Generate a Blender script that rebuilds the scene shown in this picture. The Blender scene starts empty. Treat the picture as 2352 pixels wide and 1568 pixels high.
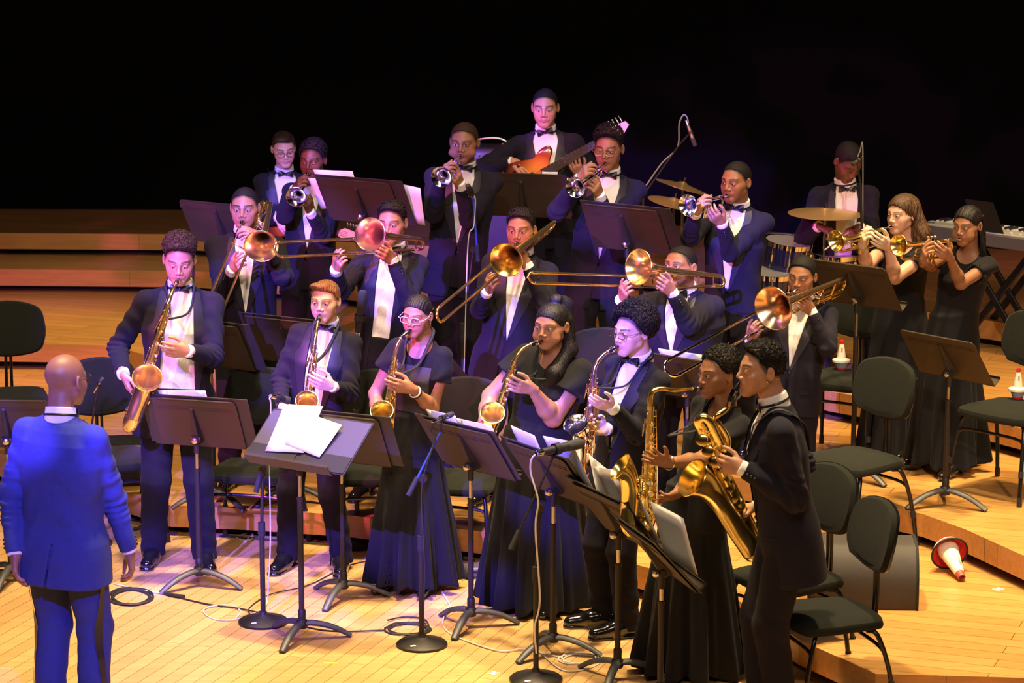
import bpy, math, random
import numpy as np
from mathutils import Vector, Matrix
import os, time
T0 = time.time()
ONLY = os.environ.get('ONLY', '')
sc = bpy.context.scene
col = sc.collection

# ------------------------------------------------------------------ camera
F, PITCH, CH = 6500.0, math.radians(11.4), 4.24
cam_d = bpy.data.cameras.new('camera'); cam = bpy.data.objects.new('camera', cam_d); col.objects.link(cam)
cam.location = (0, 0, CH); cam.rotation_euler = (math.pi/2 - PITCH, 0, 0)
cam_d.sensor_width = 36; cam_d.lens = 36*F/2352; cam_d.clip_end = 200
cam_d.dof.use_dof = True; cam_d.dof.focus_distance = 14.8; cam_d.dof.aperture_fstop = 5.0
sc.camera = cam
sc.view_settings.view_transform = 'Standard'; sc.view_settings.look = 'None'
sc.view_settings.gamma = 1; sc.view_settings.use_curve_mapping = False
sc.view_settings.exposure = 0.08

# ------------------------------------------------------------------ world and stage lights
w = bpy.data.worlds.new('world'); sc.world = w; w.use_nodes = True
bg = w.node_tree.nodes['Background']; bg.inputs[0].default_value = (0.30, 0.22, 0.42, 1); bg.inputs[1].default_value = 0.0

def spot(name, loc, tgt, color, power, angle, blend=0.3, radius=0.1):
    l = bpy.data.lights.new(name, 'SPOT'); o = bpy.data.objects.new(name, l); col.objects.link(o)
    o.location = loc
    o.rotation_euler = (Vector(tgt) - Vector(loc)).to_track_quat('-Z', 'Y').to_euler()
    l.color = color; l.energy = power; l.spot_size = math.radians(angle); l.spot_blend = blend; l.shadow_soft_size = radius
    return o
def gobo(o, scale, thr, soft, lo=0.0):
    """break-up pattern in a stage lamp: the lamp's own light is patchy"""
    l = o.data; l.use_nodes = True; nt = l.node_tree
    em = nt.nodes['Emission']
    tc = nt.nodes.new('ShaderNodeTexCoord'); sp = nt.nodes.new('ShaderNodeSeparateXYZ')
    nt.links.new(tc.outputs['Normal'], sp.inputs[0])
    dx = nt.nodes.new('ShaderNodeMath'); dx.operation = 'DIVIDE'; nt.links.new(sp.outputs[0], dx.inputs[0]); nt.links.new(sp.outputs[2], dx.inputs[1])
    dy = nt.nodes.new('ShaderNodeMath'); dy.operation = 'DIVIDE'; nt.links.new(sp.outputs[1], dy.inputs[0]); nt.links.new(sp.outputs[2], dy.inputs[1])
    cb = nt.nodes.new('ShaderNodeCombineXYZ'); nt.links.new(dx.outputs[0], cb.inputs[0]); nt.links.new(dy.outputs[0], cb.inputs[1])
    nz = nt.nodes.new('ShaderNodeTexNoise'); nz.inputs['Scale'].default_value = scale; nz.inputs['Detail'].default_value = 1.0
    nt.links.new(cb.outputs[0], nz.inputs['Vector'])
    mr = nt.nodes.new('ShaderNodeMapRange'); mr.inputs[1].default_value = thr-soft; mr.inputs[2].default_value = thr+soft
    mr.inputs[3].default_value = lo; mr.inputs[4].default_value = 1.0
    nt.links.new(nz.outputs[0], mr.inputs[0]); nt.links.new(mr.outputs[0], em.inputs['Strength'])

def area(name, loc, tgt, color, power, sx, sy):
    l = bpy.data.lights.new(name, 'AREA'); o = bpy.data.objects.new(name, l); col.objects.link(o)
    o.location = loc; o.rotation_euler = (Vector(tgt) - Vector(loc)).to_track_quat('-Z', 'Y').to_euler()
    l.shape = 'RECTANGLE'; l.size = sx; l.size_y = sy; l.color = color; l.energy = power
    return o

#LIGHTS
WARM = (1.0, 0.68, 0.27)
def down(name, x, y, power, ang=50, color=WARM, blend=.8, tx=0, ty=0): return spot(name, (x, y, 10.0), (x+tx, y+ty, 0), color, power, ang, blend, .25)
down('warm_downlight_left', -2.2, 13.6, 4420, 44)
down('warm_downlight_centre', 0.2, 13.2, 5100, 44)
down('warm_downlight_right', 2.6, 13.8, 5100, 46)
down('warm_downlight_riser_right', 4.0, 15.6, 3600, 40)
down('warm_downlight_riser_centre', 0.6, 16.0, 1300, 40)
down('warm_downlight_riser_left', -3.5, 17.8, 4000, 27, ty=1.0)
down('warm_downlight_far_right', 4.4, 18.6, 700, 34)
for n_ in ('warm_downlight_left', 'warm_downlight_centre', 'warm_downlight_right'): bpy.data.objects[n_].data.color = (1.0, .74, .40)
area('added_fill_over_stage', (0.5, 12.5, 10.5), (0.3, 16.0, 0), (1.0, .78, .55), 420, 9.0, 1.2)  # added overhead fill, gives the brass broad highlights; not an actual lamp row
area('added_fill_front_of_house', (0.0, 4.0, 9.0), (0.0, 16.0, 1.0), (1.0, .78, .62), 420, 10.0, 1.5)  # added soft fill from the hall side, brightens reflections in the metal
# front of house
spot('warm_front_spot_right', (3.6, 0.5, 8.0), (2.2, 16.6, 1.1), (1.0, 0.72, 0.50), 4600, 17, 0.6, 0.2)
spot('warm_front_spot_left', (-1.0, 0.5, 8.5), (-1.2, 16.6, 1.2), (1.0, 0.74, 0.60), 3400, 17, 0.6, 0.2)
b1 = spot('blue_front_spot', (-4.5, 1.0, 8.0), (-0.5, 16.4, 0.9), (0.16, 0.09, 1.0), 50000, 15.5, 0.25, 0.06)
gobo(b1, 30, 0.47, 0.02, 0.02)
m1 = spot('magenta_front_spot', (-6.5, 7.0, 6.0), (-0.6, 16.6, 1.5), (1.0, 0.13, 0.62), 8200, 20, 0.3, 0.06)
gobo(m1, 26, 0.48, 0.03, 0.10)
spot('blue_conductor_spot', (0.6, 3.0, 7.0), (-2.15, 13.2, 0.75), (0.09, 0.07, 1.0), 8000, 11.5, 0.3, 0.08)
spot('violet_head_spot', (-6.0, 10.5, 7.0), (-2.1, 13.4, 1.5), (0.6, 0.16, 1.0), 900, 12, 0.5, 0.1)
pink = spot('pink_riser_spot', (-8.5, 8.0, 5.0), (-3.7, 19.6, 0.35), (1.0, 0.14, 0.62), 3000, 11, 0.1, 0.05)
gobo(pink, 15, 0.53, 0.01, 0.0)
#ENDLIGHTS

# ------------------------------------------------------------------ camera-matched surveying of the stage
SP, CP = math.sin(PITCH), math.cos(PITCH)
def ray(px, py):
    u = (px-1176)/F; v = (784-py)/F
    return np.array([u, CP + v*SP, -SP + v*CP])
def pix(px, py, Y):
    """point of the hall seen at that pixel, Y metres from the balcony"""
    d = ray(px, py); t = Y/d[1]
    return np.array([d[0]*t, Y, CH + d[2]*t])
def gnd(px, py, h=0.0):
    d = ray(px, py); t = (h-CH)/d[2]
    return np.array([d[0]*t, d[1]*t, h])

# ------------------------------------------------------------------ materials
MATS = {}
def nodes(m): return m.node_tree.nodes, m.node_tree.links
def mat(name, color, rough=0.5, metal=0.0, spec=0.5, coat=0.0, emit=None, sheen=0.0, trans=0.0, alpha=1.0, noise=None, bump=None, fleck=None):
    if name in MATS: return MATS[name]
    m = bpy.data.materials.new(name); m.use_nodes = True; MATS[name] = m
    n, l = nodes(m); b = n['Principled BSDF']
    b.inputs['Base Color'].default_value = (*color, 1); b.inputs['Roughness'].default_value = rough
    b.inputs['Metallic'].default_value = metal; b.inputs['Specular IOR Level'].default_value = spec
    b.inputs['Coat Weight'].default_value = coat; b.inputs['Sheen Weight'].default_value = sheen
    b.inputs['Transmission Weight'].default_value = trans; b.inputs['Alpha'].default_value = alpha
    tc = n.new('ShaderNodeTexCoord')
    if noise:
        sc_, amt = noise
        nz = n.new('ShaderNodeTexNoise'); nz.inputs['Scale'].default_value = sc_; nz.inputs['Detail'].default_value = 3
        l.new(tc.outputs['Object'], nz.inputs['Vector'])
        mx = n.new('ShaderNodeMix'); mx.data_type = 'RGBA'
        mx.inputs[6].default_value = tuple(c*(1-amt) for c in color)+(1,); mx.inputs[7].default_value = tuple(min(1, c*(1+amt)) for c in color)+(1,)
        l.new(nz.outputs[0], mx.inputs[0]); l.new(mx.outputs[2], b.inputs['Base Color'])
    if bump:
        sc_, st = bump
        nz = n.new('ShaderNodeTexNoise'); nz.inputs['Scale'].default_value = sc_; nz.inputs['Detail'].default_value = 2
        l.new(tc.outputs['Object'], nz.inputs['Vector'])
        bp = n.new('ShaderNodeBump'); bp.inputs['Strength'].default_value = st; bp.inputs['Distance'].default_value = 0.002
        l.new(nz.outputs[0], bp.inputs['Height']); l.new(bp.outputs[0], b.inputs['Normal'])
    return m
def wood(name, c1, c2, plank=0.057, ang=0.0, rough=0.38, length=0.9, dark=(0.10, 0.045, 0.012), gap=0.02):
    m = bpy.data.materials.new(name); m.use_nodes = True; MATS[name] = m
    n, l = nodes(m); b = n['Principled BSDF']; b.inputs['Roughness'].default_value = rough
    tc = n.new('ShaderNodeTexCoord'); mp = n.new('ShaderNodeMapping'); mp.inputs['Rotation'].default_value = (0, 0, ang)
    l.new(tc.outputs['Object'], mp.inputs['Vector'])
    br = n.new('ShaderNodeTexBrick'); br.offset = 0.37; br.inputs['Scale'].default_value = 1.0
    br.inputs['Brick Width'].default_value = length; br.inputs['Row Height'].default_value = plank
    br.inputs['Mortar Size'].default_value = plank*gap; br.inputs['Mortar Smooth'].default_value = 0.3
    br.inputs['Color1'].default_value = (*c1, 1); br.inputs['Color2'].default_value = (*c2, 1); br.inputs['Mortar'].default_value = (*dark, 1)
    l.new(mp.outputs[0], br.inputs['Vector'])
    mp2 = n.new('ShaderNodeMapping'); mp2.inputs['Rotation'].default_value = (0, 0, ang); mp2.inputs['Scale'].default_value = (1.5, 22, 22)
    l.new(tc.outputs['Object'], mp2.inputs['Vector'])
    nz = n.new('ShaderNodeTexNoise'); nz.inputs['Scale'].default_value = 2.0; nz.inputs['Detail'].default_value = 5
    l.new(mp2.outputs[0], nz.inputs['Vector'])
    nz2 = n.new('ShaderNodeTexNoise'); nz2.inputs['Scale'].default_value = 0.9; nz2.inputs['Detail'].default_value = 4
    l.new(tc.outputs['Object'], nz2.inputs['Vector'])
    r1 = n.new('ShaderNodeMapRange'); r1.inputs[1].default_value = .3; r1.inputs[2].default_value = .7; r1.inputs[3].default_value = 0.86; r1.inputs[4].default_value = 1.12
    l.new(nz.outputs[0], r1.inputs[0])
    r2 = n.new('ShaderNodeMapRange'); r2.inputs[1].default_value = .3; r2.inputs[2].default_value = .7; r2.inputs[3].default_value = 0.82; r2.inputs[4].default_value = 1.08
    l.new(nz2.outputs[0], r2.inputs[0])
    mu = n.new('ShaderNodeMath'); mu.operation = 'MULTIPLY'; l.new(r1.outputs[0], mu.inputs[0]); l.new(r2.outputs[0], mu.inputs[1])
    vm = n.new('ShaderNodeVectorMath'); vm.operation = 'SCALE'; l.new(br.outputs['Color'], vm.inputs[0]); l.new(mu.outputs[0], vm.inputs['Scale'])
    l.new(vm.outputs[0], b.inputs['Base Color'])
    l.new(nz2.outputs[0], b.inputs['Roughness']) if False else None
    return m

M_gold = mat('brass_lacquer', (1.0, 0.73, 0.27), 0.19, 0.97, noise=(9, 0.12))
M_goldw = mat('brass_warm', (0.95, 0.62, 0.22), 0.19, 0.97, noise=(8, 0.15))
M_rose = mat('rose_brass', (0.95, 0.60, 0.38), 0.2, 0.97, noise=(10, 0.15))
M_silver = mat('silver_plate', (0.88, 0.87, 0.90), 0.12, 1.0)
M_chrome = mat('chrome', (0.8, 0.8, 0.82), 0.1, 1.0)
M_ebon = mat('black_ebonite', (0.012, 0.012, 0.014), 0.2, 0, 0.6)
M_pearl = mat('pearl_touch', (0.8, 0.78, 0.78), 0.2, 0, 0.6, coat=0.5)
M_cork = mat('cork', (0.5, 0.3, 0.16), 0.8)
M_tux = mat('tuxedo_wool', (0.012, 0.0108, 0.019), 0.9, 0, 0.15, sheen=0.02, noise=(60, 0.25), bump=(700, 0.25))
M_tux2 = mat('tuxedo_trouser_wool', (0.0095, 0.0085, 0.014), 0.9, 0, 0.15, sheen=0.02, noise=(60, 0.25), bump=(700, 0.25))
M_satin = mat('satin_lapel', (0.017, 0.015, 0.024), 0.5, 0, 0.35)
M_navy = mat('conductor_wool', (0.035, 0.045, 0.16), 0.9, 0, 0.2, sheen=0.03, noise=(50, 0.2), bump=(700, 0.25))
M_dress = mat('black_crepe', (0.0068, 0.0065, 0.008), 0.85, 0, 0.2, sheen=0.03, bump=(300, 0.2))
M_lace = mat('black_lace', (0.02, 0.02, 0.024), 0.6, 0, 0.5, noise=(260, 0.9), bump=(240, 0.8))
M_shirt = mat('white_shirt', (0.82, 0.80, 0.78), 0.7, 0, 0.3, bump=(30, 0.3))
M_bow = mat('bow_tie_satin', (0.008, 0.008, 0.01), 0.35, 0, 0.5)
M_shoe = mat('patent_leather', (0.008, 0.008, 0.009), 0.12, 0, 0.7, coat=0.6)
M_strap = mat('neck_strap', (0.01, 0.01, 0.014), 0.7)
M_standp = mat('stand_powdercoat', (0.026, 0.022, 0.02), 0.42, 0.3, 0.4, bump=(900, 0.3))
M_desk = mat('stand_desk_powdercoat', (0.040, 0.029, 0.018), 0.5, 0.2, 0.4, bump=(900, 0.3))
M_cast = mat('stand_cast_leg', (0.10, 0.10, 0.105), 0.45, 0.5, 0.4, bump=(500, 0.4))
M_steel = mat('steel_tube', (0.62, 0.60, 0.58), 0.25, 1.0)
M_folder = mat('black_folder', (0.024, 0.021, 0.019), 0.5, 0, 0.4)
M_folderin = mat('folder_lining', (0.075, 0.062, 0.078), 0.5)
M_paper = mat('paper', (0.88, 0.87, 0.85), 0.8, noise=(5, 0.04))
M_chairf = mat('chair_fabric', (0.0095, 0.011, 0.0075), 0.95, 0, 0.2, sheen=0.04, noise=(250, 0.4), bump=(500, 0.5))
M_chairm = mat('chair_metal', (0.010, 0.010, 0.011), 0.25, 0.2, 0.5)
M_rubber = mat('rubber', (0.015, 0.015, 0.016), 0.8)
M_mic = mat('mic_body', (0.035, 0.035, 0.038), 0.45, 0.4)
M_michead = mat('mic_mesh', (0.05, 0.05, 0.055), 0.7, 0.4, bump=(900, 0.8))
M_blueclip = mat('blue_tape', (0.02, 0.06, 0.5), 0.5)
M_cableb = mat('black_cable', (0.02, 0.018, 0.017), 0.6)
M_cablew = mat('white_cable', (0.62, 0.58, 0.56), 0.6)
M_gum = mat('gaffer_white', (0.8, 0.8, 0.78), 0.7)
M_neon = mat('green_tape', (0.35, 0.8, 0.05), 0.6)
M_grill = mat('speaker_grille', (0.055, 0.048, 0.042), 0.6, 0.2, bump=(700, 0.6), noise=(4, 0.3))
M_red = mat('mute_red', (0.55, 0.02, 0.02), 0.45)
M_cream = mat('mute_white', (0.82, 0.76, 0.62), 0.5)
M_grey = mat('mute_grey', (0.32, 0.33, 0.42), 0.5)
M_cym = mat('cymbal_bronze', (0.72, 0.52, 0.18), 0.35, .75, noise=(3, 0.2))
M_drum = mat('drum_wrap', (0.012, 0.016, 0.06), 0.15, 0.2, 0.6, coat=0.5)
M_skind = mat('drum_head', (0.22, 0.22, 0.22), 0.5)
M_black = mat('black_plastic', (0.014, 0.014, 0.016), 0.45)
M_kbd = mat('keyboard_silver', (0.55, 0.53, 0.50), 0.4, 0.1)
M_keyw = mat('key_white', (0.8, 0.78, 0.74), 0.3)
M_sun = mat('bass_sunburst', (0.55, 0.13, 0.02), 0.18, 0, 0.6, coat=0.6)
_n, _l = nodes(M_sun); _tc = _n.new('ShaderNodeTexCoord'); _ln = _n.new('ShaderNodeVectorMath'); _ln.operation = 'LENGTH'; _cr = _n.new('ShaderNodeValToRGB')
_l.new(_tc.outputs['Object'], _ln.inputs[0]); _l.new(_ln.outputs['Value'], _cr.inputs[0]); _l.new(_cr.outputs[0], _n['Principled BSDF'].inputs['Base Color'])
_cr.color_ramp.elements[0].position = .07; _cr.color_ramp.elements[0].color = (.75, .27, .04, 1); _cr.color_ramp.elements[1].position = .22; _cr.color_ramp.elements[1].color = (.012, .004, .003, 1); _e = _cr.color_ramp.elements.new(.14); _e.color = (.32, .05, .01, 1)
M_maple = mat('maple_neck', (0.62, 0.34, 0.14), 0.35)
M_curtain = mat('black_curtain', (0.003, 0.003, 0.003), 1.0, 0, 0.0)
M_floor = wood('maple_floor', (0.62, 0.36, 0.135), (0.72, 0.43, 0.17), plank=0.083, ang=math.radians(-70), rough=0.33, length=1.4)
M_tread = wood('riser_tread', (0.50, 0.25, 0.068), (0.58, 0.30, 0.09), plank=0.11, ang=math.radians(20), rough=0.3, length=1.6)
M_tread4_dim = wood('top_tread_dimmed', (0.17, 0.075, 0.026), (0.20, 0.09, 0.032), plank=0.11, ang=math.radians(20), rough=0.4, length=1.6)  # riser tread wood darkened: dim light on the top level put into its colour
M_face = wood('riser_face', (0.44, 0.20, 0.055), (0.46, 0.215, 0.06), plank=2.0, ang=0, rough=0.4, length=1.22, dark=(0.2, 0.08, 0.02), gap=0.001)
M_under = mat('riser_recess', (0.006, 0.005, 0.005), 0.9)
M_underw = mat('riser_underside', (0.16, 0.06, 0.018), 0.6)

# ------------------------------------------------------------------ mesh helpers
def norm(v):
    v = np.asarray(v, float); return v/(np.linalg.norm(v)+1e-12)
def mesh_obj(name, V, Fc, m=None, parent=None, smooth=True, origin=(0, 0, 0), mats=None, mi=None, cols=None):
    me = bpy.data.meshes.new(name)
    V = np.asarray(V, np.float32) - np.asarray(origin, np.float32)
    if isinstance(Fc, np.ndarray):
        nf, k = Fc.shape
        me.vertices.add(len(V)); me.vertices.foreach_set('co', V.ravel())
        me.loops.add(nf*k); me.loops.foreach_set('vertex_index', Fc.astype(np.int32).ravel())
        me.polygons.add(nf); me.polygons.foreach_set('loop_start', np.arange(0, nf*k, k, dtype=np.int32))
        me.update(calc_edges=True); me.validate()
    else:
        me.from_pydata([tuple(map(float, v)) for v in V], [], [tuple(int(i) for i in f) for f in Fc]); me.update()
    for mm in (mats or ([m] if m else [])): me.materials.append(mm)
    if mi is not None: me.polygons.foreach_set('material_index', np.asarray(mi, np.int32))
    if smooth: me.polygons.foreach_set('use_smooth', np.ones(len(me.polygons), bool))
    if cols is not None:
        ca = me.color_attributes.new('tint', 'FLOAT_COLOR', 'POINT'); ca.data.foreach_set('color', np.asarray(cols, np.float32).ravel())
    o = bpy.data.objects.new(name, me); col.objects.link(o)
    if parent is not None: o.parent = parent
    return o
def empty(name, loc, rz=0.0, label=None, cat=None, group=None):
    o = bpy.data.objects.new(name, None); col.objects.link(o); o.location = tuple(float(x) for x in loc); o.rotation_euler = (0, 0, rz)
    o.empty_display_size = 0.1
    return tag(o, label, cat, group)
def tag(o, label=None, cat=None, group=None, kind=None):
    if label: o['label'] = label
    if cat: o['category'] = cat
    if group: o['group'] = group
    if kind: o['kind'] = kind
    return o
def frames(P):
    P = np.asarray(P, float); n = len(P)
    T = np.gradient(P, axis=0); T /= (np.linalg.norm(T, axis=1)[:, None]+1e-12)
    a = np.array([0, 0, 1.0]) if abs(T[0][2]) < .9 else np.array([1.0, 0, 0])
    N = norm(np.cross(T[0], a)); Ns = [N]
    for i in range(1, n):
        N = Ns[-1] - T[i]*np.dot(Ns[-1], T[i]); Ns.append(norm(N))
    Ns = np.array(Ns); return T, Ns, np.cross(T, Ns)
def catmull(P, per=6):
    P = np.asarray(P, float)
    if len(P) < 3: return P
    Q = np.vstack([2*P[0]-P[1], P, 2*P[-1]-P[-2]]); out = []
    for i in range(1, len(Q)-2):
        for t in np.linspace(0, 1, per, endpoint=False):
            p0, p1, p2, p3 = Q[i-1:i+3]
            out.append(.5*((2*p1)+(-p0+p2)*t+(2*p0-5*p1+4*p2-p3)*t*t+(-p0+3*p1-3*p2+p3)*t**3))
    out.append(Q[-2]); return np.array(out)
class MB:
    def __init__(s): s.V = []; s.F = []; s.mi = []; s.n = 0; s.cur = 0
    def add(s, V, Fs):
        V = np.asarray(V, float); s.V.append(V); s.F += [tuple(int(i)+s.n for i in f) for f in Fs]; s.mi += [s.cur]*len(Fs); s.n += len(V); return s
    def tube(s, P, r, seg=10, smooth=0, cap=True, squash=None):
        """tube along P; r scalar or per-point; squash=(a,b) scales the two section axes"""
        P = np.asarray(P, float); r = np.full(len(P), r, float) if np.isscalar(r) else np.asarray(r, float)
        if smooth:
            Pr = catmull(np.hstack([P, r[:, None]]), smooth); P, r = Pr[:, :3], np.maximum(Pr[:, 3], 1e-4)
        T, N, B = frames(P); a = np.linspace(0, 2*np.pi, seg, endpoint=False)
        sa, sb = squash or (1, 1)
        V = (P[:, None]+r[:, None, None]*(sa*np.cos(a)[None, :, None]*N[:, None]+sb*np.sin(a)[None, :, None]*B[:, None])).reshape(-1, 3)
        Fs = []
        for i in range(len(P)-1):
            for j in range(seg):
                k = (j+1) % seg; Fs.append((i*seg+j, i*seg+k, (i+1)*seg+k, (i+1)*seg+j))
        if cap: Fs.append(tuple(range(seg))[::-1]); Fs.append(tuple((len(P)-1)*seg+j for j in range(seg)))
        return s.add(V, Fs)
    def lathe(s, prof, o, ax, seg=24, up=None):
        """profile [(r, t)] around the axis ax from o"""
        ax = norm(ax); a = np.array([0, 0, 1.0]) if abs(ax[2]) < .9 else np.array([1.0, 0, 0])
        n = norm(np.cross(ax, a)); b = np.cross(ax, n); th = np.linspace(0, 2*np.pi, seg, endpoint=False)
        V = []
        for r, t in prof:
            V.append(np.asarray(o)+ax*t+r*(np.cos(th)[:, None]*n+np.sin(th)[:, None]*b))
        V = np.vstack(V); Fs = []
        for i in range(len(prof)-1):
            for j in range(seg):
                k = (j+1) % seg; Fs.append((i*seg+j, i*seg+k, (i+1)*seg+k, (i+1)*seg+j))
        if prof[0][0] > 1e-4 and prof[0][0] < 9: pass
        return s.add(V, Fs)
    def cyl(s, a, b, r, seg=12, r2=None):
        a = np.asarray(a, float); b = np.asarray(b, float); return s.tube([a, b], [r, r if r2 is None else r2], seg)
    def box(s, c, size, R=None, bev=0.0):
        c = np.asarray(c, float); h = np.asarray(size, float)/2; R = np.eye(3) if R is None else np.asarray(R)
        if bev <= 0:
            V = np.array([[x, y, z] for x in (-1, 1) for y in (-1, 1) for z in (-1, 1)])*h
            Fs = [(0, 1, 3, 2), (4, 6, 7, 5), (0, 4, 5, 1), (2, 3, 7, 6), (0, 2, 6, 4), (1, 5, 7, 3)]
            return s.add(V@R.T+c, Fs)
        b = min(bev, h.min()*.98); V = []; idx = {}
        for x in (-1, 1):
            for y in (-1, 1):
                for z in (-1, 1):
                    for k in range(3):
                        p = np.array([x, y, z])*(h-b); p[k] += (x, y, z)[k]*b; idx[(x, y, z, k)] = len(V); V.append(p)
        Fs = []
        for k in range(3):
            for sgn in (-1, 1):
                q = []
                for (u, v) in ((-1, -1), (1, -1), (1, 1), (-1, 1)):
                    t = [0, 0, 0]; t[k] = sgn; t[(k+1) % 3] = u; t[(k+2) % 3] = v; q.append(idx[(*t, k)])
                Fs.append(tuple(q if sgn > 0 else q[::-1]))
        for k in range(3):
            i, j = (k+1) % 3, (k+2) % 3
            for u in (-1, 1):
                for v in (-1, 1):
                    q = []
                    for e, kk in ((-1, i), (1, i), (1, j), (-1, j)):
                        t = [0, 0, 0]; t[k] = e; t[i] = u; t[j] = v; q.append(idx[(*t, kk)])
                    Fs.append(tuple(q if u*v < 0 else q[::-1]))
        for x in (-1, 1):
            for y in (-1, 1):
                for z in (-1, 1):
                    q = [idx[(x, y, z, 0)], idx[(x, y, z, 1)], idx[(x, y, z, 2)]]; Fs.append(tuple(q if x*y*z > 0 else q[::-1]))
        return s.add(np.array(V)@R.T+c, Fs)
    def sphere(s, c, r, seg=12, rings=8, R=None):
        r = np.full(3, r, float) if np.isscalar(r) else np.asarray(r, float); V = [[0, 0, 1]]
        for i in range(1, rings):
            p = math.pi*i/rings
            for j in range(seg):
                t = 2*math.pi*j/seg; V.append([math.sin(p)*math.cos(t), math.sin(p)*math.sin(t), math.cos(p)])
        V.append([0, 0, -1]); V = np.array(V)*r
        if R is not None: V = V@np.asarray(R).T
        Fs = [(0, 1+j, 1+(j+1) % seg) for j in range(seg)]
        for i in range(rings-2):
            for j in range(seg):
                a = 1+i*seg+j; b = 1+i*seg+(j+1) % seg; Fs.append((a, a+seg, b+seg, b))
        e = len(V)-1; k = 1+(rings-2)*seg
        Fs += [(e, k+(j+1) % seg, k+j) for j in range(seg)]
        return s.add(V+np.asarray(c), Fs)
    def grid(s, G):
        """G (n,m,3) surface"""
        n, m, _ = G.shape
        return s.add(G.reshape(-1, 3), [(i*m+j, i*m+j+1, (i+1)*m+j+1, (i+1)*m+j) for i in range(n-1) for j in range(m-1)])
    def prism(s, P, d):
        """polygon P (n,3) extruded by the vector d"""
        P = np.asarray(P, float); n = len(P); d = np.asarray(d, float)
        return s.add(np.vstack([P, P+d]), [tuple(range(n))[::-1], tuple(range(n, 2*n))]+[(i, (i+1) % n, n+(i+1) % n, n+i) for i in range(n)])
    def build(s, name, m, parent=None, smooth=True, origin=(0, 0, 0), mats=None):
        V = np.vstack(s.V)
        o = mesh_obj(name, V, s.F, m, parent, smooth, origin, mats, s.mi if mats else None)
        if smooth:
            o.data.set_sharp_from_angle(angle=math.radians(42))
        return o
def rotz(a): c, s_ = math.cos(a), math.sin(a); return np.array([[c, -s_, 0], [s_, c, 0], [0, 0, 1.0]])
def rotx(a): c, s_ = math.cos(a), math.sin(a); return np.array([[1.0, 0, 0], [0, c, -s_], [0, s_, c]])
def roty(a): c, s_ = math.cos(a), math.sin(a); return np.array([[c, 0, s_], [0, 1.0, 0], [-s_, 0, c]])

# ------------------------------------------------------------------ the stage
def edge_world(pts, h): return np.array([gnd(x, y, h)[:2] for x, y in pts])
HS = 0.18
E1 = edge_world([(-500, 960), (0, 1048), (220, 1108), (390, 1160), (560, 1167), (800, 1183), (1100, 1220), (1355, 1268), (1520, 1312), (1690, 1375), (1835, 1468), (2011, 1547), (2352, 1556), (2900, 1570)], HS)
E2 = edge_world([(-500, 788), (0, 789), (265, 793), (400, 838), (560, 896), (712, 938), (800, 957), (1045, 1000), (1400, 1052), (1863, 1123), (2119, 1180), (2217, 1215), (2352, 1276), (2900, 1560)], 2*HS)
E3 = edge_world([(-500, 617), (0, 618), (440, 622), (800, 650), (1080, 700), (1366, 757), (1640, 830), (1904, 898), (2267, 963), (2352, 985), (2900, 1120)], 3*HS)
E4 = edge_world([(-500, 535), (0, 535), (440, 538), (1000, 566), (1480, 618), (1900, 684), (2280, 737), (2352, 750), (2900, 840)], 4*HS)
E5 = edge_world([(-500, 430), (0, 430), (600, 432), (1480, 462), (1900, 488), (2352, 522), (2900, 570)], 5*HS)
def offset_in(E, d):
    T = np.gradient(E, axis=0); T /= np.linalg.norm(T, axis=1)[:, None]
    N = np.stack([-T[:, 1], T[:, 0]], 1); return E + N*d
def riser(E, h, name, tread_m, face_m, back=34.0, th=0.125):
    n = len(E); r = empty(name, (0, 0, 0)); tag(r, kind='structure')
    b = MB()
    top = np.array([[x, y, h] for x, y in E]); bk = np.array([[x*1.0, back, h] for x, y in E])
    b.add(np.vstack([top, bk]), [(i, i+1, n+i+1, n+i) for i in range(n-1)])
    tag(b.build('tread_surface', tread_m, r, smooth=False), kind='structure')
    b = MB()
    lo = top-[0, 0, th]
    b.add(np.vstack([lo, top]), [(i, i+1, n+i+1, n+i) for i in range(n-1)])
    o = b.build('face_panel', face_m, r, smooth=False); tag(o, kind='structure')
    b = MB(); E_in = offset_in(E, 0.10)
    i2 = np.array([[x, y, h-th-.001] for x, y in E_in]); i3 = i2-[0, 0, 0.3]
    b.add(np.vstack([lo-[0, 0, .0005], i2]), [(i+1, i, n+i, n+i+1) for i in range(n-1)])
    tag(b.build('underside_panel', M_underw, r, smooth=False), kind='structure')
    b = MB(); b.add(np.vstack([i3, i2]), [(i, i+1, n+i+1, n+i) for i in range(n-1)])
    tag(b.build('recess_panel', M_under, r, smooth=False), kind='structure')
    return r
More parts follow.
